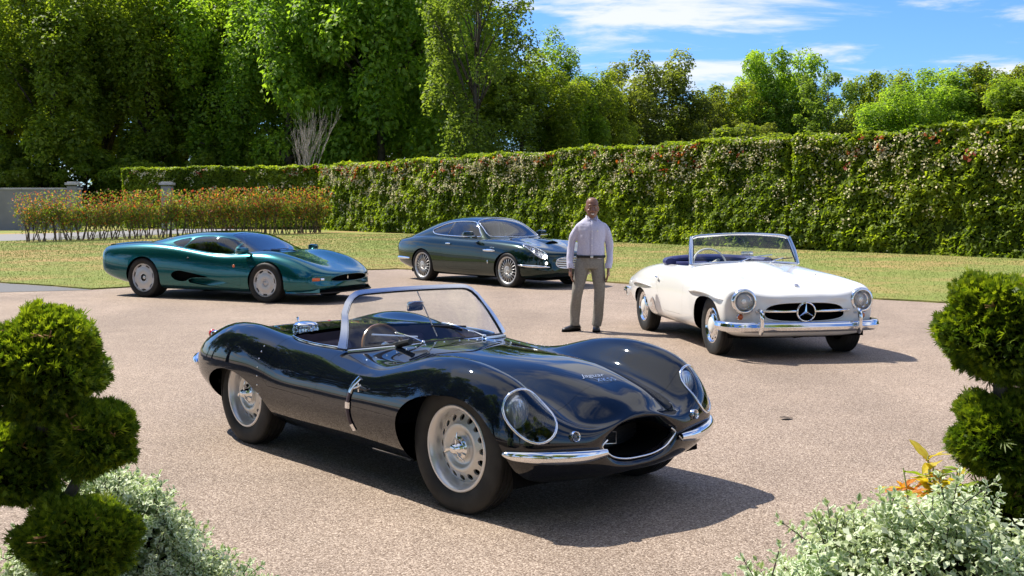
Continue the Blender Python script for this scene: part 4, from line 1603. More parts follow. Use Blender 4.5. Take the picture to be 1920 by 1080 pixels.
    # oil cooler pipe bracket seen in the mouth
    bm = bmesh.new()
    add_tube(bm, [(2.86, -.20, .38), (2.86, -.10, .37), (2.86, -.10, .43), (2.86, -.16, .44)], 0.003, 6)
    B('radiator_bracket', bm, M['steel'], car)
    bm = bmesh.new()
    add_box(bm, (2.70, 0, .39), (.02, .44, .2), None, 0)
    for k in range(9): add_box(bm, (2.712, 0, .30 + k * .022), (.006, .42, .004))
    B('radiator', bm, M['black'], car)
    # bumpers
    for s in (-1, 1):
        pts = curve3([(2.745, s * .775, .392), (2.80, s * .735, .384), (2.875, s * .64, .374), (2.93, s * .52, .366), (2.965, s * .40, .364), (2.972, s * .285, .366)], 5)
        nn = len(pts)
        rad = [0.034 * (math.sin(PI * min(max((i / (nn - 1)) * 0.82 + 0.04, 0), 1)) ** 0.6) for i in range(nn)]
        rad[0] = 0.006
        tube_obj('bumper', pts, rad, M['chrome'], car, segs=14, flat=(0.62, 1.0), up=(0, 0, 1)) if False else None
        bm = bmesh.new()
        add_tube(bm, pts, rad, 14, flat=(1.0, 0.72), up=(0, 0, 1))
        B('front_bumper', bm, M['chrome'], car)
        pts = curve3([(-.60, s * .735, .480), (-.74, s * .67, .484), (-.855, s * .565, .486), (-.935, s * .42, .488)], 5)
        nn = len(pts)
        rad = [max(0.006, 0.044 * (math.sin(PI * (0.05 + 0.8 * i / (nn - 1))) ** 0.7)) for i in range(nn)]
        bm = bmesh.new()
        add_tube(bm, pts, rad, 12, flat=(1.0, 0.72), up=(0, 0, 1))
        B('rear_bumper', bm, M['chrome'], car)
        p, n_ = S_near(G, (2.88, s * .445, .447))
        round_lamp(car, 'side_lamp', p + n_ * .004, n_ + Vector((.6, 0, 0)), .020, .008, depth=.02, dome=.008)
        p = Vector((-.765, s * .50, .652))
        bm = bmesh.new()
        add_sphere(bm, p, .045, 16, 10, (1.3, .75, .75))
        B('tail_lamp_pod', bm, M['chrome'], car)
        bm = bmesh.new()
        add_sphere(bm, p + Vector((-.055, 0, .004)), .034, 14, 8, (.85, .85, .95))
        B('tail_lamp', bm, M['red_lens'], car)
    # lettering on the bonnet
    p, n_ = S_near(G, (2.62, -.035, .69))
    mt = frame_at(p + n_ * .002, n_, (.12, 1, 0))
    text_mesh('script_lettering', 'Jaguar', .062, M['chrome'], car, shear=0.45, matrix=mt)
    p, n_ = S_near(G, (2.685, .005, .67))
    mt = frame_at(p + n_ * .002, n_, (.12, 1, 0))
    text_mesh('letter_badge', 'XKSS', .052, M['chrome'], car, matrix=mt, space=1.15)
    # bonnet louvres near the scuttle, both sides
    for s in (-1, 1):
        bm = bmesh.new()
        for k in range(7):
            p, n_ = S_near(G, (1.56 + k * .028, s * .40, .74))
            mt = frame_at(p + n_ * .003, n_, (1, 0, 0))
            add_box(bm, mt.to_translation(), (.010, .13, .008), mt.to_3x3(), .002)
        B('louvre_row', bm, P, car)
    # rivets along the scuttle and behind the doors
    for s in (-1, 1):
        bm = bmesh.new()
        for k in range(9):
            p, n_ = S_near(G, (1.375, s * (.06 + k * .072), .75)); add_sphere(bm, p, .0055, 8, 5)
        for k in range(7):
            p, n_ = S_near(G, (.40, s * .79, .40 + k * .055)); add_sphere(bm, p, .0055, 8, 5)
        B('rivet_row', bm, M['chrome'], car)
    # strap and latch on the flank
    for s in (-1, 1):
        pts = [Vector(surface_loop(GS(G), [(1.51, .62), (1.475, .57), (1.452, .50), (1.447, .43), (1.455, .37), (1.47, .32)], 'xz', s, .006)[i]) for i in range(6)]
        pts = curve3(pts, 4)
        bm = bmesh.new()
        add_tube(bm, pts, .017, 8, flat=(1.0, .28), up=(1, 0, 0))
        B('bonnet_strap', bm, M['dark_leather'], car)
        for nm, seg, rr_ in (('strap_bracket', pts[:7], .019), ('strap_buckle', pts[9:12], .022), ('strap_bracket', pts[-4:], .019)):
            bm = bmesh.new()
            add_tube(bm, seg, rr_, 8, flat=(1.0, .44), up=(1, 0, 0))
            B(nm, bm, M['chrome'], car)
        p, n_ = S_near(G, (1.56, s * .8, .575))
        bm = bmesh.new()
        add_tube(bm, [p, p + n_ * .028], .012, 10)
        add_tube(bm, [p + n_ * .028 + Vector((-.03, 0, -.012)), p + n_ * .028 + Vector((.03, 0, .012))], .006, 8)
        add_tube(bm, [p + n_ * .02 + Vector((0, 0, -.025)), p + n_ * .02 + Vector((0, 0, .025))], .005, 8)
        B('bonnet_latch', bm, M['chrome'], car)
    # cockpit rim trim on the doors
    for s in (-1, 1):
        pts = [p + Vector((0, 0, .004)) for p in rim if p.y * s > .52 and .47 < p.x < 1.12]
        pts.sort(key=lambda p: p.x)
        tube_obj('door_cap', pts, .011, M['chrome'], car, flat=(1, .6), up=(0, 0, 1))
    tub_pts = [(p.x, p.y) for p in rim]
    bm = bmesh.new()
    top = [bm.verts.new(p + Vector((0, 0, -.012))) for p in rim]
    mid = [bm.verts.new((p.x, p.y * .97, .45)) for p in rim]
    bot = [bm.verts.new((p.x, p.y * .95, .20)) for p in rim]
    n = len(rim)
    for a, b in ((top, mid), (mid, bot)):
        for i in range(n): bm.faces.new((a[i], a[(i + 1) % n], b[(i + 1) % n], b[i]))
    bm.faces.new(bot)
    B('cockpit_trim', bm, M['dark_leather'], car)
    for y in (-.31, .31):
        seat(car, .74, y, .20, M['dark_leather'], .44, .30, .44)
    bm = bmesh.new()
    add_box(bm, (1.15, 0, .66), (.10, 1.10, .15), None, .03)
    for k, y in enumerate((-.42, -.31, -.20, -.08, .04)):
        add_lathe(bm, [(0, -.012), (.04, -.010), (.045, 0)], 16, 'x', (1.09, y, .67))
    B('dashboard', bm, M['black'], car)
    steering_wheel(car, (1.12, -.33, .715), .38, .15, M['wood'], M['steel'], M['black'])
    # windscreen
    def base(s): return (1.285 - .150 * s * s, .618 * s, .752 - .020 * s * s)
    def topc(s):
        a = abs(s)
        k = max(0, a - .70) / .30
        return (1.005 - .03 * s * s + .055 * k ** 2.4, (.552 - .012 * k) * s, 1.055 - .018 * a ** 2.2 - .105 * k ** 2.6)
    rows = screen(base, topc, 28, 8, .012)
    e = bpy.data.objects.new('windscreen', None); link(e, car)
    B('windscreen_glass', grid_bm(rows), M['glass'], e, sharp=0)
    loop = rows[0] + [r[-1] for r in rows[1:-1]] + list(reversed(rows[-1])) + [r[0] for r in reversed(rows[1:-1])]
    cen = Vector((1.1, 0, .9))
    bm = bmesh.new()
    top_edge = [r[0] for r in rows] + rows[-1][1:-1] + [r[-1] for r in reversed(rows)]
    # outer band of the frame: wide at the pillars
    def band(bm, pts, w0, w1, th):
        n = len(pts)
        A, Bv, Cc, D = [], [], [], []
        for i, p in enumerate(pts):
            t = (pts[min(i + 1, n - 1)] - pts[max(i - 1, 0)]).normalized()
            fwd = Vector((.72, .25 * (p.y / .6), .68)).normalized()
            out_ = t.cross(fwd).normalized()
            if out_.dot(p - cen) < 0: out_ = -out_
            w = w0 + (w1 - w0) * min(1, abs(i / (n - 1) - .5) * 2) ** 3
            A.append(bm.verts.new(p - out_ * .006 + fwd * th)); Bv.append(bm.verts.new(p + out_ * w + fwd * th * .8))
            Cc.append(bm.verts.new(p + out_ * w - fwd * th)); D.append(bm.verts.new(p - out_ * .006 - fwd * th))
        for i in range(n - 1):
            for X, Y in ((A, Bv), (Bv, Cc), (Cc, D), (D, A)):
                bm.faces.new((X[i], X[i + 1], Y[i + 1], Y[i]))
        bm.faces.new((A[0], Bv[0], Cc[0], D[0])); bm.faces.new((A[-1], Bv[-1], Cc[-1], D[-1]))
    band(bm, top_edge, .026, .052, .010)
    B('screen_frame', bm, M['satin'], e, sharp=35)
    bm = bmesh.new()
    add_tube(bm, loop, .010, 8, closed=True)
    B('screen_seal', bm, M['rubber'], e)
    bm = bmesh.new()
    add_tube(bm, [p + Vector((.02, 0, -.012)) for p in rows[0]], .016, 8, flat=(1, .8))
    B('screen_base_trim', bm, M['satin'], e)
    bm = bmesh.new()
    add_tube(bm, [(1.20, .02, .77), (.99, .02, 1.045)], .004, 6)
    B('mirror_rod', bm, M['steel'], car)
    bm = bmesh.new()
    add_box(bm, (1.045, -.035, .955), (.025, .13, .062), (0, .1, .1), .012)
    B('rear_view_mirror', bm, M['satin'], car)
    wiper(car, (1.305, -.17, .757), (1.238, -.33, .826), (1.225, -.49, .822), (1.275, -.19, .79), M['chrome'], M['steel'])
    wiper(car, (1.292, .33, .755), (1.235, .12, .836), (1.215, -.035, .842), (1.24, .22, .822), M['chrome'], M['black'])
    # fuel filler on the rear deck
    fl = bpy.data.objects.new('fuel_filler', None); link(fl, car); fl.location = (.22, -.34, .762)
    bm = bmesh.new()
    add_lathe(bm, [(.088, 0), (.088, .010), (.066, .014), (.062, .022), (.076, .026), (.080, .034), (.068, .046), (.034, .053), (0, .055)], 28, 'z')
    B('filler_cap', bm, M['chrome'], fl)
    bm = bmesh.new()
    for a in range(6):
        t = a * PI / 3
        add_tube(bm, [(.075 * math.cos(t), .075 * math.sin(t), .006), (.078 * math.cos(t), .078 * math.sin(t), .034)], .005, 6)
    add_tube(bm, [(-.07, 0, .035), (-.10, 0, .055), (-.108, 0, .072)], [.008, .007, .010], 8)
    B('filler_lever', bm, M['chrome'], fl)
    # underside
    bm = bmesh.new()
    add_box(bm, (.95, 0, .215), (3.1, 1.0, .07), None, .02)
    B('underside', bm, M['void'], car)
    bm = bmesh.new()
    add_tube(bm, [(1.15, -.42, .115), (1.5, -.42, .115)], .022, 10)
    B('side_exhaust', bm, M['steel'], car)
    for s in (-1, 1):
        arch_liner(car, 2.33, s * .40, s * .70, .41, .205, M['void'])
        arch_liner(car, .07, s * .40, s * .70, .37, .25, M['void'])
    # wheels
    Rt = .345
    w = bpy.data.objects.new('wheel', None); link(w, car)
    bm = tyre_mesh(Rt, .222, .172); flatten_foot(bm, Rt, .008)
    B('tyre', bm, M['tyre'], w, sharp=35)
    r_ = bpy.data.objects.new('rim', None); link(r_, w)
    bm = bmesh.new()
    add_lathe(bm, [(.205, .075), (.207, -.05), (.214, -.064), (.226, -.068), (.229, -.073), (.224, -.078), (.214, -.077), (.206, -.070), (.196, -.050), (.192, -.04), (.188, -.024), (.1835, -.014)], 56)
    B('rim_barrel', bm, M['alloy'], r_, sharp=35)
    bm = bmesh.new()
    holed_ring(bm, .125, .184, 16, round_hole(.158, .0165), .0, .014)
    for v in bm.verts:
        r0 = math.hypot(v.co.x, v.co.z)
        v.co.y += -.014 - .034 * (.184 - r0) / .059
    add_lathe(bm, [(.126, -.0475), (.116, -.050), (.104, -.046), (.092, -.036), (.078, -.032), (.050, -.034)], 48)
    B('rim_disc', bm, M['alloy_light'], r_, sharp=35)
    bm = bmesh.new()
    add_lathe(bm, [(.185, .020), (.08, .020), (.0, .020)], 24)
    B('brake_disc', bm, M['void'], r_)
    k_ = bpy.data.objects.new('knock_off', None); link(k_, w)
    bm = bmesh.new()
    add_lathe(bm, [(.062, -.012), (.060, -.028), (.048, -.034), (.042, -.040), (.038, -.055), (.028, -.062), (.024, -.074), (.015, -.080), (0, -.082)], 28)
    for a in (R(75), R(195), R(315)):
        add_tube(bm, [(.02 * math.cos(a), -.056, .02 * math.sin(a)), (.055 * math.cos(a), -.060, .055 * math.sin(a)), (.088 * math.cos(a + .1), -.052, .088 * math.sin(a + .1))], [.012, .010, .007], 8, flat=(.6, 1.2))
    bmesh.ops.translate(bm, verts=bm.verts, vec=(0, -.022, 0))
    B('spinner', bm, M['chrome'], k_)
    for x, y, stn in ((2.294, -.632, R(2.5)), (2.294, .632, R(2.5)), (0, -.612, 0), (0, .612, 0)):
        put_wheel(car, 'wheel', x, y, Rt - .008, w, stn)
    for ch in list(w.children_recursive): bpy.data.objects.remove(ch)
    bpy.data.objects.remove(w)
    return car


_gs = {}


def GS(G):
    k = id(G)
    if k not in _gs: _gs[k] = Shell(G)
    return _gs[k]


def S_near(G, p):
    return GS(G).near(p)


build_roadster()
# ------------------------------------------------------------------ the teal supercar at the left
def metallic_paint(name, col, metal=0.6, rough=0.28):
    m = mat(name, col, rough, metal, coat=1.0, spec=0.3)
    N, L, p = nodes(m)
    # fine flake relief under the lacquer
    tc = N.new('ShaderNodeTexCoord')
    v = N.new('ShaderNodeTexVoronoi'); v.inputs['Scale'].default_value = 900
    L.new(tc.outputs['Object'], v.inputs['Vector'])
    b = N.new('ShaderNodeBump'); b.inputs['Strength'].default_value = 0.06; b.inputs['Distance'].default_value = 0.001
    L.new(v.outputs['Distance'], b.inputs['Height'])
    L.new(b.outputs[0], p.inputs['Normal'])
    return m


def mirror_x(poly):
    return [(a, -b) for a, b in poly]


def make_tray(shell, poly, axes, keep, depth_f, name, mat_, parent, lip_mat=None):
    """press a region of the skin inwards: walls and a floor of its own"""
    f = shell.cut(poly, axes, keep=keep)
    t = shell.detach(f)
    edge = []
    for e in t.bm.edges:
        if len(e.link_faces) == 1: edge.append(e)
    co0 = {v: v.co.copy() for v in t.bm.verts}
    wall = [(e.verts[0].co.copy(), e.verts[1].co.copy(), e.verts[0], e.verts[1]) for e in edge]
    for v in t.bm.verts:
        v.co = v.co + depth_f(v.co)
    bm = bmesh.new()
    mp = {}
    for fc in t.bm.faces:
        bm.faces.new([mp.setdefault(v, None) or mp.__setitem__(v, bm.verts.new(v.co)) or mp[v] for v in fc.verts])
    for a, b, va, vb in wall:
        q = [bm.verts.new(a), bm.verts.new(b), bm.verts.new(vb.co), bm.verts.new(va.co)]
        bm.faces.new(q)
    t.bm.free()
    return B(name, bm, mat_, parent, sharp=30)


def build_supercar():
    car = thing('teal_supercar', 'low wide metallic teal supercar parked at the left', 'car', (-6.00184, 20.51077, 0), -0.45128)
    P = metallic_paint('teal_paint', (0.003, 0.104, 0.116), 0.75, 0.22)
    st = net([
        (3.705, [(0, .27), (.2, .27, -.005), (.38, .275, -.02), (.50, .292, -.05), (.555, .335, -.085), (.55, .385, -.085), (.485, .425, -.05), (.35, .452, -.02), (.18, .465, -.005), (0, .468)]),
        (3.665, [(0, .242), (.22, .242), (.45, .247, -.015), (.62, .272, -.06), (.695, .335, -.11), (.685, .40, -.11), (.60, .452, -.055), (.42, .482, -.015), (.22, .495), (0, .499)]),
        (3.52, [(0, .21), (.3, .21), (.64, .20), (.80, .222, -.04), (.85, .335, -.07), (.835, .43, -.07), (.745, .512, -.03), (.54, .542), (.26, .545), (0, .546)]),
        (3.25, [(0, .18), (.35, .18), (.76, .178), (.918, .205), (.952, .34), (.925, .49), (.835, .622), (.665, .672), (.34, .640), (0, .628)]),
        (2.95, [(0, .16), (.4, .16), (.79, .16), (.945, .19), (.980, .35), (.958, .53), (.875, .695), (.69, .768), (.37, .722), (0, .706)]),
        (2.64, [(0, .15), (.4, .15), (.77, .155), (.935, .205), (.988, .37), (.972, .55), (.895, .735), (.70, .825), (.39, .785), (0, .768)]),
        (2.25, [(0, .145), (.4, .145), (.78, .15), (.935, .20), (.982, .36), (.972, .55), (.918, .715), (.775, .815), (.42, .812), (0, .806)]),
        (1.75, [(0, .145), (.4, .145), (.78, .15), (.928, .20), (.970, .34), (.964, .53), (.925, .69), (.80, .785), (.45, .81), (0, .815)]),
        (1.20, [(0, .145), (.4, .145), (.78, .15), (.928, .20), (.972, .34), (.970, .55), (.935, .72), (.815, .828), (.45, .845), (0, .85)]),
        (.60, [(0, .15), (.4, .15), (.78, .155), (.932, .205), (.980, .36), (.982, .58), (.945, .78), (.815, .905), (.45, .915), (0, .918)]),
        (.0, [(0, .17), (.4, .17), (.76, .175), (.93, .225), (.987, .38), (.988, .60), (.945, .805), (.79, .938), (.45, .922), (0, .912)]),
        (-.50, [(0, .23), (.4, .23), (.73, .235), (.905, .285), (.965, .42), (.966, .62), (.925, .80), (.775, .916), (.45, .897), (0, .888)]),
        (-.88, [(0, .315), (.4, .315), (.70, .32), (.86, .365), (.915, .47), (.918, .65), (.878, .795), (.74, .888), (.42, .88), (0, .875)]),
        (-1.03, [(0, .41), (.4, .39), (.66, .395), (.805, .435), (.85, .52), (.852, .67), (.81, .79), (.69, .863), (.4, .866), (0, .866)]),
        (-1.07, [(0, .45), (.38, .43), (.62, .435), (.745, .475), (.785, .54), (.785, .67), (.745, .77), (.635, .838), (.38, .843), (0, .844)]),
    ])
    G = net_surface(st, 8, 5, relax=2)
    S = Shell(G, cap0=True, cap1=True)
    S0 = Shell(G, cap0=True, cap1=True)
    fa = ellipse(2.665, .325, .362, .345, 36)
    ra = ellipse(.02, .345, .385, .365, 36)
    for s in (-1, 1):
        for poly in (fa, ra):
            S.delete(S.cut(poly, 'xz', keep=lambda c, s=s: c.y * s > 0.55))
            # open downwards as well
        for x0, x1, zc in ((2.303, 3.027, .325), (-.365, .405, .345)):
            S.delete(S.cut([(x0, .0), (x0, zc), (x1, zc), (x1, .0)], 'xz', keep=lambda c, s=s: c.y * s > 0.55))
    # flank intake and the scoop running into it
    inl = smooth_poly([(.665, .40), (.72, .462), (.84, .488), (1.0, .468), (1.22, .432), (1.47, .388), (1.22, .378), (1.06, .352), (.98, .315), (.87, .305), (.74, .33)], 3)
    scp = [(1.03, .335), (1.12, .362), (1.45, .368), (1.80, .318), (2.12, .262), (2.12, .215), (1.70, .225), (1.30, .255), (1.06, .285)]
    for s in (-1, 1):
        k = lambda c, s=s: c.y * s > 0.7
        make_tray(S, inl, 'xz', k, lambda c, s=s: Vector((0, -s * .10, 0)), 'flank_intake', M['void'], car)
        make_tray(S, scp, 'xz', k, lambda c, s=s: Vector((0, -s * (.006 + .075 * max(0, min(1, (c.z - .21) / .15)) * max(.12, min(1, (2.15 - c.x) / .8))), 0)), 'flank_scoop', P, car)
    # doors
    dr = smooth_poly([(2.16, .80), (2.155, .60), (2.15, .27), (2.05, .235), (1.5, .235), (1.30, .27)], 2, closed=False) + [(1.22, .45), (1.03, .62), (.98, .70), (1.03, .80), (1.15, .90), (2.1, .90)]
    doors = []
    for s in (-1, 1):
        doors.append(S.detach(S.cut(dr, 'xz', keep=lambda c, s=s: c.y * s > 0.68)))
    # bonnet lid and lamp flaps
    lid = smooth_poly([(3.30, 0), (3.26, .26), (3.02, .46), (2.62, .56), (2.44, .58)], 3, closed=False)
    lid = lid + [(a, -b) for a, b in reversed(lid)]
    bonnet = S.detach(S.cut(lid, 'xy', keep=lambda c: c.z > .55))
    flap = [(3.50, .52), (3.30, .46), (3.16, .60), (3.28, .74), (3.44, .70)]
    flaps = []
    for s in (-1, 1):
        flaps.append(S.detach(S.cut([(a, b * s) for a, b in flap], 'xy', keep=lambda c: c.z > .48)))
    # grille in the nose
    gr = ellipse(0, .392, .50, .060, 40, p=2.6)
    gr = [(y, z + .012 * (1 - (y / .5) ** 2)) for y, z in gr]
    gloop = surface_loop(S0, gr, 'yz', 1, 0.0)
    S.delete(S.cut(gr, 'yz', keep=lambda c: c.x > 3.4))
    S.finish('body', P, car, lip=.03)
    for d_ in doors: d_.shrink(.0025).finish('door', P, car, lip=.015)
    bonnet.shrink(.002).finish('bonnet', P, car, lip=.012)
    for f in flaps: f.shrink(.002).finish('headlamp_flap', P, car, lip=.012)
    bm = bmesh.new()
    va = [bm.verts.new(p) for p in gloop]; vb = [bm.verts.new(p + Vector((-.10, 0, 0))) for p in gloop]
    n = len(va)
    for i in range(n): bm.faces.new((va[i], va[(i + 1) % n], vb[(i + 1) % n], vb[i]))
    bm.faces.new(vb)
    B('grille_recess', bm, M['void'], car)
    bm = bmesh.new()
    for k in range(5):
        z = .352 + k * .021
        add_tube(bm, [(3.55 - .25 * abs(y) ** 2.2, y, z + .01 * (1 - (y / .5) ** 2)) for y in np.linspace(-.46, .46, 13)], .0045, 6)
    B('grille_bars', bm, M['black'], car)
    tube_obj('grille_rim', [p + Vector((.003, 0, 0)) for p in gloop], .007, P, car, closed=True)
    bm = bmesh.new()
    add_prism(bm, [(-.012, .39), (-.006, .372), (.008, .376), (.014, .40), (.006, .432), (-.006, .428), (-.014, .41)], 3.60, 3.615, 'yz')
    B('grille_emblem', bm, M['chrome'], car)
    # front splitter
    bm = bmesh.new()
    outl = smooth_poly([(3.24, .93), (3.45, .86), (3.62, .70), (3.70, .45), (3.725, 0)], 5, closed=False)
    outl = outl + [(a, -b) for a, b in reversed(outl[:-1])]
    add_prism(bm, outl + [(3.2, -.8), (3.2, .8)], .165, .182, 'xy')
    B('splitter', bm, M['black'], car)
    bm = bmesh.new()
    o2 = [(a - .06, b * .90) for a, b in outl]
    lo = [bm.verts.new((a, b, .18)) for a, b in o2]; hi = [bm.verts.new((a - .02, b * .98, .262)) for a, b in o2]
    for i in range(len(o2) - 1): bm.faces.new((lo[i], lo[i + 1], hi[i + 1], hi[i]))
    B('lower_intake', bm, M['void'], car, sharp=0)
    # cheek panels beside the lower intake
    for s in (-1, 1):
        p_ = [(3.05, s * .958), (3.20, s * .945), (3.40, s * .885), (3.58, s * .755)]
        bm = bmesh.new()
        lo = [bm.verts.new((x, y, .170)) for x, y in p_]; hi = [bm.verts.new((x - .04, y * .93, .262)) for x, y in p_]
        for i in range(3): bm.faces.new((lo[i], lo[i + 1], hi[i + 1], hi[i]))
        B('cheek_panel', bm, P, car, sharp=0)
    # greenhouse
    g = net([
        (2.44, [(.62, .72), (.57, .745), (.50, .762), (.42, .772), (.32, .779), (.16, .784), (0, .786)]),
        (2.20, [(.81, .72), (.765, .775), (.69, .812), (.58, .838), (.44, .855), (.23, .866), (0, .870)]),
        (1.90, [(.845, .72), (.795, .82), (.725, .895), (.63, .950), (.50, .980), (.26, .998), (0, 1.004)]),
        (1.60, [(.85, .73), (.795, .85), (.725, .955), (.645, 1.035), (.53, 1.082), (.28, 1.112), (0, 1.120)]),
        (1.25, [(.855, .76), (.795, .875), (.725, .985), (.635, 1.068), (.51, 1.118), (.28, 1.142), (0, 1.149)]),
        (.85, [(.86, .82), (.795, .91), (.715, 1.005), (.61, 1.075), (.49, 1.114), (.27, 1.136), (0, 1.142)]),
        (.40, [(.835, .87), (.775, .932), (.685, .998), (.57, 1.045), (.45, 1.068), (.25, 1.083), (0, 1.088)]),
        (.00, [(.775, .89), (.715, .928), (.62, .963), (.50, .988), (.39, 1.000), (.2, 1.007), (0, 1.010)]),
        (-.42, [(.68, .868), (.61, .888), (.52, .903), (.42, .913), (.32, .918), (.16, .922), (0, .924)]),
    ])
    GG = net_surface(g, 8, 5, relax=2)
    H = Shell(GG)
    parts = []
    w_all = {
        'quarter_window': smooth_poly([(.53, .955), (.64, .915), (.80, .872), (.905, 1.03), (.76, 1.025), (.62, .995)], 2),
        'door_window': [(.845, .868), (1.0, .842), (1.3, .808), (1.6, .79), (1.88, .79), (1.895, .97), (1.75, 1.015), (1.55, 1.052), (1.30, 1.068), (1.10, 1.062), (.955, 1.042)],
        'front_quarter_window': [(1.92, .79), (2.1, .795), (2.22, .812), (2.10, .872), (1.935, .953)],
    }
    for s in (-1, 1):
        for nm, poly in w_all.items():
            f = H.cut(poly, 'xz', keep=lambda c, s=s: c.y * s > .45)
            parts.append((nm, H.detach(f), -.004))
    ws = smooth_poly([(2.335, 0), (2.31, .35), (2.235, .58), (2.12, .655), (1.88, .585), (1.66, .515), (1.615, .46), (1.605, .25), (1.60, 0)], 3, closed=False)
    ws = ws + [(a, -b) for a, b in reversed(ws[1:-1])]
    parts.append(('windscreen', H.detach(H.cut(ws, 'xy', keep=lambda c: c.z > .76)), -.003))
    rf = [(1.52, -.43), (1.52, .43), (1.02, .43), (1.02, -.43)]
    parts.append(('roof_glass', H.detach(H.cut(rf, 'xy', keep=lambda c: c.z > 1.0)), -.003))
    rg = [(.94, -.36), (.94, .36), (.2, .33), (-.30, .30), (-.30, -.30), (.2, -.33)]
    parts.append(('engine_cover_glass', H.detach(H.cut(rg, 'xy', keep=lambda c: c.z > .9)), -.003))
    H.finish('roof', P, car, lip=.02)
    for nm, sh_, off in parts:
        sh_.shrink(.002).offset(off)
        sh_.finish(nm, M['dark_glass'] if nm in ('roof_glass', 'engine_cover_glass') else (M['glass'] if nm == 'windscreen' else M['tint_glass']), car)
    # interior
    bm = bmesh.new()
    add_box(bm, (1.35, 0, .60), (1.9, 1.45, .36), None, .04)
    B('cabin_floor', bm, M['black'], car)
    for y in (-.38, .38): seat(car, 1.35, y, .50, M['tan_leather'], .46, .42, .48)
    bm = bmesh.new(); add_box(bm, (2.05, 0, .76), (.36, 1.2, .12), None, .04)
    B('dashboard', bm, M['black'], car)
    bm = bmesh.new(); add_box(bm, (.35, 0, .8), (.06, 1.2, .34))
    B('cabin_bulkhead', bm, M['black'], car)
    # badge cluster on the rear pillar
    bm = bmesh.new()
    for k in range(4):
        p, n_ = H0(GG).near((.30 + k * .035, -.62, .985 + .012 * (k % 2)))
        add_sphere(bm, p, .014, 8, 6)
    B('fuel_flap_bolts', bm, M['chrome'], car)
    for s in (-1, 1):
        # wing mirror
        e = bpy.data.objects.new('wing_mirror', None); link(e, car)
        bm = bmesh.new()
        add_box(bm, (2.215, s * .985, .845), (.12, .20, .11), (0, 0, s * .2), .035)
        add_tube(bm, [(2.30, s * .86, .78), (2.25, s * .91, .82)], .025, 8)
        B('mirror_shell', bm, M['black'] if False else P, e)
        bm = bmesh.new(); add_box(bm, (2.152, s * .975, .845), (.006, .165, .085), (0, 0, s * .2))
        B('mirror_glass', bm, M['mirror'], e)
        p, n_ = S0.near((2.003, s * .95, .585))
        bm = bmesh.new(); add_sphere(bm, p, .026, 12, 8, (1, .5, 1)); B('side_marker', bm, M['amber'], car)
        p = S0.on_side(3.47, .39, s)
        pts = [S0.on_side(x, .392, s, .004) for x in (3.475, 3.50, 3.525, 3.545)]
        bm = bmesh.new(); add_tube(bm, pts, .026, 8, flat=(1.0, .45), up=(0, 0, 1)); B('indicator', bm, M['amber'], car)
        pts = [S0.on_side(x, .392, s, .004) for x in (3.552, 3.565, 3.58)]
        bm = bmesh.new(); add_tube(bm, pts, .024, 8, flat=(1.0, .45), up=(0, 0, 1)); B('position_lamp', bm, M['reflector'], car)
        p, n_ = S0.near((1.02, s * .95, .70))
        bm = bmesh.new(); add_sphere(bm, p, .022, 10, 8, (1.2, .4, .8)); B('door_lock', bm, M['black'], car)
        arch_liner(car, 2.665, s * .55, s * .93, .36, .325, M['void'])
        arch_liner(car, .02, s * .5, s * .93, .38, .345, M['void'])
        bm = bmesh.new(); add_box(bm, (-1.115, s * .5, .74), (.02, .36, .09), None, .008); B('tail_lamp', bm, M['red_lens'], car)
    bm = bmesh.new(); add_box(bm, (1.5, 0, .18), (3.4, 1.3, .08)); B('underside', bm, M['void'], car)
    pts = curve3([(-.98, -.62, .885), (-1.02, -.3, .905), (-1.03, 0, .91), (-1.02, .3, .905), (-.98, .62, .885)], 4)
    bm = bmesh.new(); add_tube(bm, pts, .05, 8, flat=(.35, 1.6), up=(0, 0, 1)); B('rear_wing', bm, P, car)
    wiper(car, (2.37, .30, .80), (2.30, -.05, .848), (2.27, -.30, .85), (2.31, .12, .845), M['black'], M['black'])
    wiper(car, (2.38, -.12, .79), (2.31, -.32, .84), (2.25, -.50, .838), (2.335, -.14, .835), M['black'], M['black'])
    # wheels
    for x, y, Rt, wd, Rr in ((2.64, -.855, .332, .245, .222), (2.64, .855, .332, .245, .222), (0, -.80, .349, .335, .240), (0, .80, .349, .335, .240)):
        w = bpy.data.objects.new('wheel', None); link(w, car)
        h = wd / 2
        bm = tyre_mesh(Rt, Rr, wd); flatten_foot(bm, Rt, .008)
        B('tyre', bm, M['tyre'], w, sharp=35)
        bm = bmesh.new()
        yo = -h * .82
        add_lathe(bm, [(Rr - .012, h * .7), (Rr - .012, yo + .03), (Rr - .004, yo + .012), (Rr + .006, yo + .004), (Rr + .009, yo - .003), (Rr + .002, yo - .008), (Rr - .010, yo - .004), (Rr - .016, yo + .010)], 44)
        rc = Rr - .030
        holed_ring(bm, rc - .028, Rr - .014, 7, slot_hole(rc + .002, .0135, .21), yo + .010, .03, m=16, phase=.2)
        hub = .062 if x > 1 else .075
        add_lathe(bm, [(rc - .028, yo + .010), (rc - .06, yo + .004), (hub + .02, yo + .002), (hub, yo + .006)], 40)
        B('rim', bm, M['alloy_grey'], w, sharp=35)
        bm = bmesh.new()
        add_lathe(bm, [(Rr - .02, yo + .05), (.02, yo + .05), (0, yo + .05)], 24)
        B('brake', bm, M['void'], w)
        bm = bmesh.new()
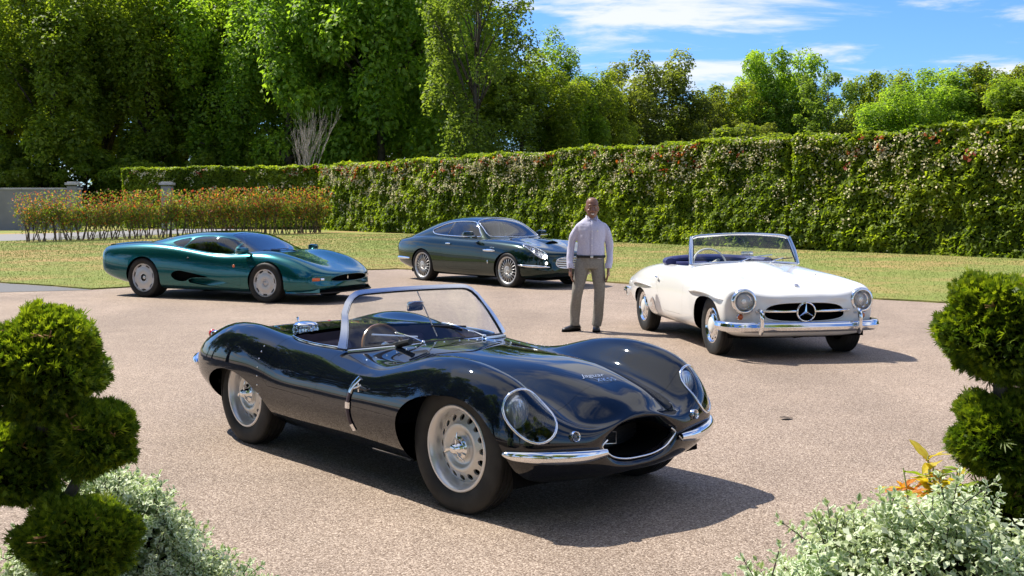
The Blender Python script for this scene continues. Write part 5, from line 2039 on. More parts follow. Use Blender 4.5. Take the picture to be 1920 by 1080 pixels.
        if x > 1:
            add_lathe(bm, [(hub, yo + .006), (hub - .008, yo - .006), (hub - .02, yo - .004), (hub - .024, yo + .004), (.03, yo - .003), (.012, yo - .008), (0, yo - .009)], 28)
            B('hub_cap', bm, M['alloy_grey'], w, sharp=35)
        else:
            add_lathe(bm, [(hub, yo + .004), (hub - .012, yo + .004), (hub - .016, yo + .05), (.035, yo + .055), (.03, yo + .02), (0, yo + .018)], 28)
            B('hub_cap', bm, M['steel'], w, sharp=35)
        w.location = (x, y, Rt - .008)
        w.rotation_euler = (0, 0, PI if y > 0 else 0)
    return car


_h0 = {}


def H0(GG):
    k = id(GG)
    if k not in _h0: _h0[k] = Shell(GG)
    return _h0[k]


M['dark_glass'] = mat('dark_glass', (0.004, 0.005, 0.006), 0.03, coat=0.5)
build_supercar()
# ------------------------------------------------------------------ the dark green coupe in the middle
def build_coupe():
    car = thing('green_coupe', 'dark green grand touring coupe with chrome slatted grille behind the standing man', 'car', (-1.2179, 24.6216, 0), -0.85355)
    P = metallic_paint('green_paint', (0.0018, 0.016, 0.0095), 0.6, 0.2)
    st = net([
        (3.655, [(0, .30), (.2, .30), (.36, .31, -.01), (.455, .34, -.03), (.495, .42, -.05), (.485, .52, -.06), (.43, .59, -.045), (.30, .622, -.02), (.15, .634), (0, .637)]),
        (3.600, [(0, .245), (.25, .245), (.48, .255, -.02), (.62, .30, -.06), (.67, .42, -.10), (.655, .55, -.10), (.57, .635, -.07), (.40, .668, -.03), (.2, .682), (0, .688)]),
        (3.450, [(0, .20), (.3, .20), (.62, .21, -.03), (.78, .27, -.07), (.825, .42, -.10), (.805, .58, -.09), (.72, .692, -.06), (.53, .722, -.02), (.25, .733), (0, .745)]),
        (3.200, [(0, .18), (.35, .18), (.72, .19), (.875, .25), (.912, .42), (.897, .60), (.825, .755), (.68, .808), (.33, .80), (0, .825)]),
        (2.750, [(0, .17), (.4, .17), (.78, .18), (.91, .235), (.945, .42), (.935, .62), (.865, .80), (.72, .885), (.38, .875), (0, .905)]),
        (2.250, [(0, .165), (.4, .165), (.78, .175), (.90, .225), (.935, .42), (.93, .63), (.875, .82), (.74, .908), (.40, .922), (0, .942)]),
        (1.700, [(0, .165), (.4, .165), (.78, .175), (.895, .22), (.93, .42), (.928, .64), (.885, .83), (.76, .918), (.42, .94), (0, .95)]),
        (1.100, [(0, .165), (.4, .165), (.78, .175), (.895, .22), (.932, .42), (.930, .65), (.89, .84), (.77, .932), (.42, .95), (0, .955)]),
        (.500, [(0, .17), (.4, .17), (.78, .18), (.90, .23), (.938, .43), (.938, .67), (.895, .865), (.77, .96), (.42, .972), (0, .975)]),
        (.000, [(0, .18), (.4, .18), (.77, .19), (.905, .245), (.945, .44), (.945, .68), (.895, .880), (.75, .968), (.42, .982), (0, .985)]),
        (-.450, [(0, .22), (.4, .22), (.74, .23), (.875, .28), (.92, .45), (.92, .68), (.865, .868), (.71, .942), (.4, .96), (0, .965)]),
        (-.850, [(0, .29), (.38, .29), (.68, .30), (.81, .345), (.86, .48), (.86, .68), (.805, .84), (.65, .905), (.36, .925), (0, .93)]),
        (-1.040, [(0, .34), (.36, .34), (.62, .35), (.74, .39), (.79, .50), (.795, .68), (.74, .82), (.58, .875), (.33, .895), (0, .90)]),
        (-1.110, [(0, .40), (.33, .40), (.56, .41), (.66, .44), (.70, .53), (.705, .68), (.65, .79), (.52, .84), (.3, .86), (0, .865)]),
    ])
    G = net_surface(st, 8, 5, relax=2)
    S = Shell(G, cap0=True, cap1=True)
    S0 = Shell(G, cap0=True, cap1=True)
    for s in (-1, 1):
        for xc in (2.755, .01):
            k = lambda c, s=s: c.y * s > 0.55
            S.delete(S.cut(ellipse(xc, .335, .385, .355, 36), 'xz', keep=k))
            S.delete(S.cut([(xc - .385, 0), (xc - .385, .335), (xc + .385, .335), (xc + .385, 0)], 'xz', keep=k))
    doors, lamps = [], []
    dr = [(1.985, .915), (1.992, .60), (1.994, .40), (1.97, .325), (1.90, .300), (1.0, .300), (.86, .315), (.78, .37), (.72, .50), (.66, .68), (.62, .88), (.64, 1.0), (1.9, 1.0)]
    for s in (-1, 1):
        doors.append(S.detach(S.cut(dr, 'xz', keep=lambda c, s=s: c.y * s > 0.72)))
        hl = ellipse(.682 * s, .705, .155, .082, 30, rot=R(55) if s > 0 else R(125))
        loop = surface_loop(S0, hl, 'yz', 1, .002)
        lamps.append((s, loop, S.detach(S.cut(hl, 'yz', keep=lambda c, s=s: c.y * s > .3 and c.x > 2.9))))
    lid = smooth_poly([(3.40, 0), (3.37, .26), (3.20, .47), (2.75, .60), (2.15, .68)], 3, closed=False)
    lid = lid + [(2.10, .60), (2.12, 0)]
    lid = lid + [(a, -b) for a, b in reversed(lid[1:-1])]
    bonnet = S.detach(S.cut(lid, 'xy', keep=lambda c: c.z > .66))
    gr = ellipse(0, .492, .405, .112, 40, p=3.0)
    gloop = surface_loop(S0, gr, 'yz', 1, 0)
    S.delete(S.cut(gr, 'yz', keep=lambda c: c.x > 3.4))
    S.finish('body', P, car, lip=.03)
    for d_ in doors: d_.shrink(.0025).finish('door', P, car, lip=.015)
    bonnet.shrink(.002).finish('bonnet', P, car, lip=.012)
    for s, loop, lens in lamps:
        e = bpy.data.objects.new('headlamp', None); link(e, car)
        tube_obj('lamp_surround', loop, .010, M['chrome'], e, closed=True)
        lens.offset(.003).finish('lamp_cover', M['lens'], e)
        bm = bmesh.new()
        c0 = sum(loop, Vector()) / len(loop) + Vector((-.09, -s * .03, -.02))
        va = [bm.verts.new(p) for p in loop]; vb = [bm.verts.new(c0 + (p - sum(loop, Vector()) / len(loop)) * .7) for p in loop]
        n = len(va)
        for i in range(n): bm.faces.new((va[i], va[(i + 1) % n], vb[(i + 1) % n], vb[i]))
        bm.faces.new(vb)
        B('lamp_housing', bm, M['bowl'], e)
        bm = bmesh.new()
        add_sphere(bm, S0.on_front(s * .605, .600, 1, -.03), .045, 14, 10)
        B('lit_lamp', bm, M['lit'], e)
        bm = bmesh.new()
        add_sphere(bm, S0.on_front(s * .72, .76, 1, -.04), .05, 14, 10)
        B('projector', bm, M['chrome'], e)
        p = S0.on_front(s * .60, .490, 1, .003)
        bm = bmesh.new(); add_sphere(bm, p, .030, 12, 8, (.6, 1, 1)); B('fog_lamp', bm, M['lit_soft'], car)
        pts = [S0.on_side(x, z, s, .012) for x, z in ((3.10, .452), (3.2, .446), (3.30, .438), (3.38, .432))] + [S0.on_front(s * y, z, 1, .012) for y, z in ((.70, .424), (.62, .418), (.55, .414))]
        nn = len(pts)
        bm = bmesh.new(); add_tube(bm, curve3(pts, 3), [max(.006, .026 * math.sin(PI * (.06 + .88 * i / (3 * nn - 3))) ** .6) for i in range(3 * nn - 2)], 10, flat=(1, .7), up=(0, 0, 1))
        B('front_bumper', bm, M['chrome'], car)
        pts = [S0.on_side(x, .468, s, .014) for x in (-.42, -.55, -.70, -.85, -.97)] + [Vector((-1.09, s * .66, .47)), Vector((-1.135, s * .5, .47))]
        nn = len(pts)
        bm = bmesh.new(); add_tube(bm, curve3(pts, 3), [max(.006, .030 * math.sin(PI * (.06 + .88 * i / (3 * nn - 3))) ** .5) for i in range(3 * nn - 2)], 10, flat=(1, .7), up=(0, 0, 1))
        B('rear_bumper', bm, M['chrome'], car)
        # flank details
        pts = [S0.on_side(x, .705 + (x - 2.2) * -.01, s, .010) for x in (2.04, 2.1, 2.2, 2.3, 2.4)]
        bm = bmesh.new(); add_tube(bm, pts, [.016, .024, .025, .022, .008], 8, flat=(1, .45), up=(0, 0, 1)); B('wing_vent_blade', bm, M['chrome'], car)
        bm = bmesh.new()
        for k in range(4): add_sphere(bm, S0.on_side(2.235 + k * .035, .765, s, .004), .010, 8, 6, (1.3, .4, 1))
        B('wing_badge', bm, M['chrome'], car)
        bm = bmesh.new(); add_sphere(bm, S0.on_side(2.19, .482, s, .004), .035, 10, 8, (.5, .25, 1.0)); B('wing_emblem', bm, M['chrome'], car)
        pts = [S0.on_side(x, .805, s, .022) for x in (.83, .90, .98)]
        bm = bmesh.new(); add_tube(bm, pts, [.013, .018, .013], 8, flat=(1, .6), up=(0, 0, 1)); B('door_handle', bm, M['chrome'], car)
        arch_liner(car, 2.755, s * .55, s * .88, .385, .335, M['void'])
        arch_liner(car, .01, s * .55, s * .88, .385, .335, M['void'])
        e = bpy.data.objects.new('wing_mirror', None); link(e, car)
        bm = bmesh.new()
        add_box(bm, (1.66, s * 1.0, 1.01), (.14, .22, .13), (0, 0, s * .15), .045)
        add_tube(bm, [(1.74, s * .84, .95), (1.70, s * .93, .97)], .028, 8)
        B('mirror_shell', bm, P, e)
        bm = bmesh.new(); add_box(bm, (1.66, s * 1.0, .975), (.155, .225, .018), (0, 0, s * .15), .006); B('mirror_strip', bm, M['chrome'], e)
        bm = bmesh.new(); add_box(bm, (1.586, s * .99, 1.012), (.006, .18, .09), (0, 0, s * .15)); B('mirror_glass', bm, M['mirror'], e)
        bm = bmesh.new(); add_sphere(bm, S0.on_front(s * .62, .74, -1, 0), .06, 12, 8, (.4, 1, 1)); B('tail_lamp', bm, M['red_lens'], car)
    bm = bmesh.new()
    va = [bm.verts.new(p) for p in gloop]; vb = [bm.verts.new(p + Vector((-.12, 0, 0))) for p in gloop]
    n = len(va)
    for i in range(n): bm.faces.new((va[i], va[(i + 1) % n], vb[(i + 1) % n], vb[i]))
    bm.faces.new(vb)
    B('grille_recess', bm, M['void'], car)
    for k in range(6):
        z = .407 + k * .034
        hw = .405 * (1 - abs((z - .492) / .112) ** 3) ** (1 / 3) - .01
        bm = bmesh.new()
        add_tube(bm, [S0.on_front(y, z, 1, -.012) for y in np.linspace(-hw, hw, 11)], .0105, 8, flat=(1.0, .8), up=(0, 0, 1))
        B('grille_bar', bm, M['chrome'], car)
    tube_obj('grille_surround', gloop, .010, M['chrome'], car, closed=True)
    # bonnet scoop
    bm = bmesh.new()
    rows = []
    for i, x in enumerate((2.45, 2.62, 2.80, 2.95, 3.05)):
        h = (0.0, .012, .026, .036, .040)[i]; hw = (.05, .10, .14, .165, .175)[i]
        rows.append([S0.on_top(x, y * hw, h * (1 - abs(y) ** 3) - .002) for y in np.linspace(-1, 1, 13)])
    bm = grid_bm(rows)
    B('bonnet_scoop', bm, P, car, sharp=0)
    bm = bmesh.new()
    f1 = rows[-1]; f2 = [S0.on_top(3.045, y * .175, .0005) for y in np.linspace(-1, 1, 13)]
    a = [bm.verts.new(p + Vector((-.006, 0, 0))) for p in f1]; b = [bm.verts.new(p) for p in f2]
    for i in range(12): bm.faces.new((a[i], a[i + 1], b[i + 1], b[i]))
    B('scoop_mouth', bm, M['void'], car, sharp=0)
    g = net([
        (2.15, [(.66, .85), (.60, .875), (.52, .892), (.43, .902), (.32, .908), (.16, .912), (0, .914)]),
        (1.92, [(.80, .85), (.745, .92), (.67, .965), (.575, .995), (.445, 1.015), (.235, 1.03), (0, 1.035)]),
        (1.58, [(.825, .86), (.765, .98), (.695, 1.09), (.61, 1.17), (.50, 1.215), (.27, 1.25), (0, 1.262)]),
        (1.25, [(.835, .87), (.775, 1.0), (.705, 1.12), (.625, 1.225), (.515, 1.29), (.28, 1.335), (0, 1.347)]),
        (.80, [(.84, .88), (.78, 1.01), (.705, 1.135), (.62, 1.243), (.51, 1.312), (.28, 1.355), (0, 1.367)]),
        (.35, [(.835, .90), (.775, 1.015), (.695, 1.125), (.60, 1.213), (.48, 1.273), (.26, 1.313), (0, 1.324)]),
        (-.10, [(.82, .92), (.76, 1.005), (.675, 1.082), (.57, 1.143), (.45, 1.185), (.24, 1.214), (0, 1.224)]),
        (-.55, [(.77, .91), (.70, .96), (.60, 1.003), (.49, 1.035), (.38, 1.056), (.2, 1.071), (0, 1.076)]),
        (-.97, [(.64, .86), (.56, .88), (.47, .898), (.38, .908), (.29, .914), (.15, .919), (0, .921)]),
    ])
    GG = net_surface(g, 8, 5, relax=2)
    H = Shell(GG); H00 = Shell(GG)
    full = smooth_poly([(.165, 1.072), (.25, 1.012), (.42, .985), (.85, .965), (1.30, .958), (1.76, .962), (1.70, 1.04), (1.57, 1.15), (1.44, 1.232), (1.30, 1.257), (.95, 1.262), (.68, 1.238), (.45, 1.188), (.27, 1.125)], 2)
    xs = .74
    win = []
    for s in (-1, 1):
        k = lambda c, s=s: c.y * s > .5
        loop = surface_loop(H00, full, 'xz', s, .003)
        tube_obj('window_trim', loop, .011, M['chrome'], car, closed=True)
        f = H.cut(full, 'xz', keep=k)
        whole = H.detach(f)
        f2 = whole.cut([(xs - .012, .9), (xs + .03, 1.3), (0, 1.3), (0, .9)], 'xz')
        rear = whole.detach(f2)
        f3 = whole.cut([(xs + .012, .9), (xs + .054, 1.3), (0, 1.3), (0, .9)], 'xz')
        post = whole.detach(f3)
        win += [('door_window', whole, M['tint_glass'], -.004), ('quarter_window', rear, M['tint_glass'], -.004), ('window_post', post, M['black'], -.002)]
    ws = smooth_poly([(2.075, 0), (2.045, .35), (1.97, .58), (1.88, .655), (1.65, .605), (1.46, .555), (1.405, .49), (1.385, .25), (1.375, 0)], 3, closed=False)
    ws = ws + [(a, -b) for a, b in reversed(ws[1:-1])]
    wl = surface_loop(H00, ws, 'xy', off=.003)
    win.append(('windscreen', H.detach(H.cut(ws, 'xy', keep=lambda c: c.z > .85)), M['glass'], -.004))
    rg = smooth_poly([(.10, 0), (.08, .36), (0, .44), (-.40, .42), (-.75, .34), (-.80, 0)], 3, closed=False)
    rg = rg + [(a, -b) for a, b in reversed(rg[1:-1])]
    win.append(('rear_window', H.detach(H.cut(rg, 'xy', keep=lambda c: c.z > .9)), M['tint_glass'], -.004))
    H.finish('roof', P, car, lip=.02)
    for nm, sh_, m_, off in win: sh_.shrink(.002).offset(off).finish(nm, m_, car)
    tube_obj('windscreen_trim', wl, .010, M['chrome'], car, closed=True)
    bm = bmesh.new(); add_box(bm, (1.0, 0, .62), (2.1, 1.5, .5), None, .04); B('cabin_floor', bm, M['black'], car)
    for y in (-.38, .38): seat(car, 1.05, y, .68, M['tan_leather'], .48, .25, .52)
    bm = bmesh.new(); add_box(bm, (1.78, 0, .90), (.36, 1.25, .12), None, .04); B('dashboard', bm, M['black'], car)
    bm = bmesh.new(); add_box(bm, (1.3, 0, .19), (4.2, 1.2, .08)); B('underside', bm, M['void'], car)
    wiper(car, (2.10, .42, .92), (2.02, .08, .97), (2.03, -.12, .975), (2.01, .30, .965), M['black'], M['black'])
    wiper(car, (2.12, -.10, .93), (2.0, -.40, .96), (1.96, -.55, .955), (2.04, -.16, .975), M['black'], M['black'])
    # wheels with crossed wire spokes
    Rt, wd, Rr = .343, .255, .262
    w = bpy.data.objects.new('wheel', None); link(w, car)
    bm = tyre_mesh(Rt, Rr, wd); flatten_foot(bm, Rt, .008); B('tyre', bm, M['tyre'], w, sharp=35)
    yo = -wd / 2 * .84
    bm = bmesh.new()
    add_lathe(bm, [(Rr - .014, wd * .35), (Rr - .014, yo + .03), (Rr - .004, yo + .012), (Rr + .006, yo + .004), (Rr + .009, yo - .003), (Rr + .002, yo - .009), (Rr - .012, yo - .004), (Rr - .022, yo + .012), (Rr - .030, yo + .02)], 48)
    B('rim', bm, M['alloy_light'], w, sharp=35)
    bm = bmesh.new()
    for k in range(20):
        a = 2 * PI * k / 20
        for d, y0 in ((.14, .0), (-.14, .006)):
            add_tube(bm, [(.075 * math.cos(a), yo - .002 + y0, .075 * math.sin(a)), ((Rr - .024) * math.cos(a + d), yo + .010 + y0, (Rr - .024) * math.sin(a + d))], .0052, 5)
    B('spokes', bm, M['alloy_light'], w, sharp=0)
    bm = bmesh.new()
    add_lathe(bm, [(.082, yo + .012), (.080, yo - .006), (.066, yo - .010), (.060, yo - .002), (.030, yo - .004), (.026, yo - .016), (0, yo - .018)], 28)
    for k in range(5): add_lathe(bm, [(0, yo - .010), (.009, yo - .010), (.009, yo)], 8, 'y', (.046 * math.cos(k * 1.2566), 0, .046 * math.sin(k * 1.2566)))
    B('hub', bm, M['alloy_light'], w, sharp=35)
    bm = bmesh.new(); add_lathe(bm, [(Rr - .03, yo + .06), (.05, yo + .06), (0, yo + .06)], 24); B('brake', bm, M['void'], w)
    for x, y in ((2.752, -.80), (2.752, .80), (0, -.80), (0, .80)): put_wheel(car, 'wheel', x, y, Rt - .008, w)
    for ch in list(w.children_recursive): bpy.data.objects.remove(ch)
    bpy.data.objects.remove(w)
    return car


M['lit'] = mat('lit_headlamp', (0.9, 0.9, 0.9), 0.3, emit=((1.0, 0.97, 0.9), 14.0))
M['lit_soft'] = mat('lit_fog_lamp', (0.9, 0.9, 0.9), 0.3, emit=((1.0, 0.97, 0.9), 2.5))
build_coupe()
# ------------------------------------------------------------------ the white convertible at the right
def build_convertible():
    car = thing('white_convertible', 'white open vintage convertible with star grille and dark blue cockpit', 'car', (2.48016, 14.60537, 0), -1.38833)
    P = mat('white_paint', (0.77, 0.765, 0.74), 0.22, coat=0.8)
    st = net([
        (3.035, [(0, .30), (.2, .30), (.38, .31, -.01), (.495, .345, -.03), (.54, .43, -.05), (.54, .53, -.05), (.48, .605, -.045), (.34, .635, -.02), (.17, .645, -.005), (0, .648)]),
        (2.985, [(0, .25), (.25, .25), (.50, .26, -.02), (.66, .31, -.06), (.735, .42, -.09), (.75, .55, -.09), (.695, .665, -.06), (.46, .675, -.01), (.22, .687), (0, .692)]),
        (2.870, [(0, .225), (.3, .225), (.60, .24, -.01), (.755, .29, -.02), (.812, .42, -.02), (.822, .57, -.02), (.77, .715), (.60, .738), (.30, .716), (0, .722)]),
        (2.650, [(0, .21), (.35, .21), (.67, .22), (.80, .28), (.84, .42), (.85, .60), (.79, .748), (.65, .79), (.34, .772), (0, .785)]),
        (2.300, [(0, .20), (.4, .20), (.70, .21), (.815, .27), (.855, .42), (.86, .60), (.80, .765), (.655, .828), (.36, .832), (0, .855)]),
        (1.900, [(0, .20), (.4, .20), (.70, .21), (.815, .27), (.85, .42), (.85, .62), (.79, .79), (.65, .855), (.38, .882), (0, .908)]),
        (1.500, [(0, .20), (.4, .20), (.70, .21), (.81, .27), (.84, .42), (.838, .63), (.79, .80), (.67, .872), (.42, .912), (0, .935)]),
        (1.000, [(0, .20), (.4, .20), (.70, .21), (.81, .27), (.835, .42), (.832, .62), (.79, .79), (.68, .868), (.42, .90), (0, .92)]),
        (.500, [(0, .20), (.4, .20), (.70, .21), (.81, .275), (.84, .43), (.838, .62), (.79, .782), (.67, .862), (.42, .893), (0, .91)]),
        (.100, [(0, .21), (.4, .21), (.70, .22), (.815, .29), (.855, .44), (.852, .62), (.79, .775), (.65, .848), (.4, .882), (0, .90)]),
        (-.300, [(0, .24), (.4, .24), (.68, .25), (.80, .32), (.84, .45), (.835, .60), (.77, .742), (.62, .81), (.38, .845), (0, .86)]),
        (-.700, [(0, .29), (.38, .29), (.62, .30), (.74, .355), (.785, .46), (.78, .58), (.71, .685), (.56, .745), (.34, .775), (0, .785)]),
        (-.950, [(0, .35), (.33, .35), (.54, .36), (.66, .40), (.71, .48), (.70, .57), (.63, .64), (.48, .68), (.3, .70), (0, .71)]),
        (-1.040, [(0, .42), (.28, .42), (.46, .43), (.56, .455), (.60, .50), (.59, .55), (.53, .59), (.4, .615), (.25, .625), (0, .63)]),
    ])
    G = net_surface(st, 8, 5, relax=2)
    S = Shell(G, cap0=True, cap1=True)
    S0 = Shell(G, cap0=True, cap1=True)
    fa = smooth_poly([(2.00, .05), (1.99, .28), (2.02, .44), (2.10, .56), (2.24, .612), (2.42, .62), (2.58, .60), (2.70, .53), (2.77, .40), (2.79, .24), (2.79, .05)], 3, closed=False)
    ra = smooth_poly([(-.335, .05), (-.33, .26), (-.29, .41), (-.18, .51), (-.03, .55), (.13, .53), (.24, .45), (.30, .32), (.32, .20), (.32, .05)], 3, closed=False)
    for s in (-1, 1):
        for poly in (fa, ra): S.delete(S.cut(poly, 'xz', keep=lambda c, s=s: c.y * s > .5))
    doors = []
    dr = [(1.60, .86), (1.597, .60), (1.59, .36), (1.55, .345), (.90, .342), (.86, .36), (.66, .55), (.60, .66), (.60, .80), (.62, .95), (1.60, .95)]
    for s in (-1, 1): doors.append(S.detach(S.cut(dr, 'xz', keep=lambda c, s=s: c.y * s > .66)))
    cp = smooth_poly([(1.36, 0), (1.35, .35), (1.27, .57), (1.1, .625), (.8, .635), (.45, .625), (.22, .54), (.10, .3), (.07, 0)], 3, closed=False)
    cp = cp + [(a, -b) for a, b in reversed(cp[1:-1])]
    rim = surface_loop(S0, cp, 'xy')
    for sh_ in [S] + doors:
        sh_.delete(sh_.cut(cp, 'xy', keep=lambda c: c.z > .7))
    lid = smooth_poly([(2.86, 0), (2.855, .22), (2.83, .38), (2.76, .43), (2.3, .46), (1.62, .50)], 3, closed=False)
    lid = lid + [(1.56, .46), (1.60, 0)]
    lid = lid + [(a, -b) for a, b in reversed(lid[1:-1])]
    bonnet = S.detach(S.cut(lid, 'xy', keep=lambda c: c.z > .66))
    # raised rib along the middle of the bonnet
    for v in bonnet.bm.verts:
        y, x = v.co.y, v.co.x
        t = max(0, min(1, (2.78 - x) / .35))
        b = math.exp(-((abs(y) - .0) / .15) ** 4)
        v.co.z += .020 * b * t * t * (3 - 2 * t)
    bonnet.bm.normal_update()
    gr = ellipse(0, .497, .438, .100, 44, p=3.0)
    gr = [(y * (1 - .05 * (z - .497) / .1), z) for y, z in gr]
    gloop = surface_loop(S0, gr, 'yz', 1, 0)
    S.delete(S.cut(gr, 'yz', keep=lambda c: c.x > 2.8))
    S.finish('body', P, car, lip=.03)
    for d_ in doors: d_.shrink(.0022).finish('door', P, car, lip=.012)
    tmp = bonnet.shrink(.002)
    b2 = Shell.__new__(Shell); b2.bm = tmp.bm; b2.ref(); b2.finish('bonnet', P, car, lip=.012)
    bm = bmesh.new()
    va = [bm.verts.new(p) for p in gloop]; vb = [bm.verts.new(p + Vector((-.10, 0, 0))) for p in gloop]
    n = len(va)
    for i in range(n): bm.faces.new((va[i], va[(i + 1) % n], vb[(i + 1) % n], vb[i]))
    bm.faces.new(vb)
    B('grille_recess', bm, M['void'], car)
    tube_obj('grille_surround', gloop, .007, P, car, closed=True)
    for s in (-1, 1):
        bm = bmesh.new()
        add_tube(bm, [(3.02, s * .095, .505), (3.025, s * .25, .506), (3.01, s * .40, .507), (2.985, s * .50, .508)], [.014, .016, .014, .006], 8, flat=(1, .7), up=(0, 0, 1))
        B('grille_bar', bm, M['chrome'], car)
    e = bpy.data.objects.new('star_emblem', None); link(e, car); e.location = (3.035, 0, .497)
    bm = bmesh.new()
    add_tube(bm, [(0, .098 * math.cos(2 * PI * k / 40), .098 * math.sin(2 * PI * k / 40)) for k in range(40)], .0085, 8, closed=True)
    B('ring', bm, M['chrome'], e)
    bm = bmesh.new()
    c1 = bm.verts.new((.014, 0, 0)); c2 = bm.verts.new((-.008, 0, 0))
    ring = []
    for k in range(6):
        a = PI / 2 + k * PI / 3
        r_ = .096 if k % 2 == 0 else .017
        ring.append(bm.verts.new((.002 if k % 2 == 0 else 0, r_ * math.cos(a), r_ * math.sin(a))))
    for k in range(6):
        bm.faces.new((c1, ring[k], ring[(k + 1) % 6])); bm.faces.new((c2, ring[(k + 1) % 6], ring[k]))
    B('star', bm, M['chrome'], e, smooth=False)
    # small round badge on the bonnet
    p, n_ = S0.near((2.79, 0, .76))
    mt = frame_at(p + n_ * .008, n_, (0, 1, 0))
    bm = bmesh.new(); add_lathe(bm, [(.024, 0), (.024, .006), (.020, .008)], 24, 'z'); o = B('badge_ring', bm, M['chrome'], car); o.matrix_local = mt
    bm = bmesh.new(); add_lathe(bm, [(.020, .0075), (0, .009)], 24, 'z'); o = B('badge_face', bm, M['blue_leather'], car); o.matrix_local = mt
    for s in (-1, 1):
        round_lamp(car, 'headlamp', (2.972, s * .648, .608), (1, s * .06, .02), .098, .030, depth=.075, dome=.03)
        p = S0.on_front(s * .672, .446, 1, .008)
        bm = bmesh.new(); add_sphere(bm, p, .030, 14, 8, (.55, 1, 1)); B('indicator', bm, M['amber'], car)
        bm = bmesh.new(); add_sphere(bm, p - Vector((.006, 0, 0)), .036, 14, 8, (.4, 1, 1)); B('indicator_base', bm, M['chrome'], car)
        # brows over the wheels
        for pts_, rr in (([(1.80, .640), (1.95, .652), (2.15, .668), (2.40, .668), (2.60, .652), (2.78, .625), (2.92, .595)], .045), ([(-.40, .585), (-.28, .60), (-.1, .617), (.1, .617), (.28, .605), (.47, .585)], .040)):
            pp = curve3([S0.on_side(x, z, s, -.006) for x, z in pts_], 4)
            m_ = len(pp)
            rad = [max(.004, rr * math.sin(PI * (i / (m_ - 1)) ** .9) ** .7) for i in range(m_)]
            bm = bmesh.new(); add_tube(bm, pp, rad, 10, flat=(.42, 1.25), up=(0, 0, 1)); B('wheel_brow', bm, P, car)
        # stone guard behind the rear wheel opening
        gg = smooth_poly([(.36, .27), (.60, .27), (.575, .33), (.53, .42), (.455, .455), (.385, .40)], 3)
        bm = bmesh.new(); vs_ = [bm.verts.new(S0.on_side(x, z, s, .004)) for x, z in gg]; bm.faces.new(vs_); B('stone_guard', bm, M['chrome'], car)
        p, n_ = S0.near((.64, s * .80, .705))
        bm = bmesh.new()
        add_tube(bm, [p, p + n_ * .03], .010, 8); add_tube(bm, [p + n_ * .03 + Vector((-.035, 0, .004)), p + n_ * .03 + Vector((.05, 0, -.004))], [.008, .011], 8)
        B('door_handle', bm, M['chrome'], car)
        arch_liner(car, 2.40, s * .45, s * .76, .40, .215, M['void'])
        arch_liner(car, .0, s * .45, s * .76, .36, .215, M['void'])
        bm = bmesh.new(); add_sphere(bm, S0.on_front(s * .52, .56, -1, 0), .06, 12, 8, (.6, .8, 1.2)); B('tail_lamp', bm, M['red_lens'], car)
        # overriders
        bm = bmesh.new()
        add_tube(bm, curve3([(3.04, s * .535, .50), (3.10, s * .535, .515), (3.155, s * .535, .49), (3.165, s * .535, .42), (3.16, s * .535, .34), (3.13, s * .535, .295)], 4), .030, 10, flat=(.75, 1.0), up=(0, 1, 0))
        B('overrider', bm, M['chrome'], car)
    def bump(sx, z0):
        out_ = []
        for y in (-.86, -.85, -.80, -.66, -.45, -.2, 0, .2, .45, .66, .80, .85, .86):
            a = abs(y)
            x = 3.125 - .05 * (a / .66) ** 2 if a <= .66 else {.80: 2.985, .85: 2.88, .86: 2.76}[a]
            out_.append((x, y, z0))
        return out_
    bp = curve3(bump(1, .352), 4)
    bm = bmesh.new()
    prof = [(-.012, .052), (.010, .050), (.024, .030), (.028, .008), (.032, 0), (.028, -.008), (.024, -.030), (.010, -.050), (-.012, -.052), (-.02, 0)]
    rings = []
    for i, p in enumerate(bp):
        t = (bp[min(i + 1, len(bp) - 1)] - bp[max(i - 1, 0)]).normalized()
        out_ = Vector((t.y, -t.x, 0)).normalized()
        if out_.dot(Vector((p.x - 2.4, p.y, 0))) < 0: out_ = -out_
        rings.append([bm.verts.new(p + out_ * a + Vector((0, 0, b))) for a, b in prof])
    for a, b in zip(rings[:-1], rings[1:]):
        for i in range(len(prof)): bm.faces.new((a[i], a[(i + 1) % len(prof)], b[(i + 1) % len(prof)], b[i]))
    bm.faces.new(rings[0]); bm.faces.new(rings[-1])
    B('front_bumper', bm, M['chrome'], car, sharp=50)
    bm = bmesh.new()
    bp = curve3([(-.60, -.84, .45), (-.85, -.80, .45), (-1.05, -.66, .45), (-1.12, -.35, .45), (-1.13, 0, .45), (-1.12, .35, .45), (-1.05, .66, .45), (-.85, .80, .45), (-.60, .84, .45)], 4)
    add_tube(bm, bp, .05, 10, flat=(1, .5), up=(0, 0, 1))
    B('rear_bumper', bm, M['chrome'], car)
    # cockpit
    bm = bmesh.new()
    top = [bm.verts.new(p + Vector((0, 0, -.010))) for p in rim]
    bot = [bm.verts.new((p.x, p.y * .95, .28)) for p in rim]
    n = len(rim)
    for i in range(n): bm.faces.new((top[i], top[(i + 1) % n], bot[(i + 1) % n], bot[i]))
    bm.faces.new(bot)
    B('cockpit_trim', bm, M['blue_leather'], car)
    for y in (-.33, .33): seat(car, .78, y, .36, M['blue_leather'], .50, .26, .48)
    bm = bmesh.new(); add_box(bm, (1.33, 0, .82), (.12, 1.12, .16), None, .04)
    for y in (-.45, -.33, -.21): add_lathe(bm, [(0, -.02), (.05, -.018), (.055, 0)], 18, 'x', (1.265, y, .84))
    B('dashboard', bm, P, car)
    hood_pts = [p + Vector((0, 0, .028)) for p in rim if p.x < .62]
    hood_pts.sort(key=lambda p: math.atan2(p.y, -(p.x - .6)))
    bm = bmesh.new(); add_tube(bm, hood_pts, .062, 10, flat=(.75, 1.1), up=(0, 0, 1)); B('folded_hood', bm, M['blue_leather'], car)
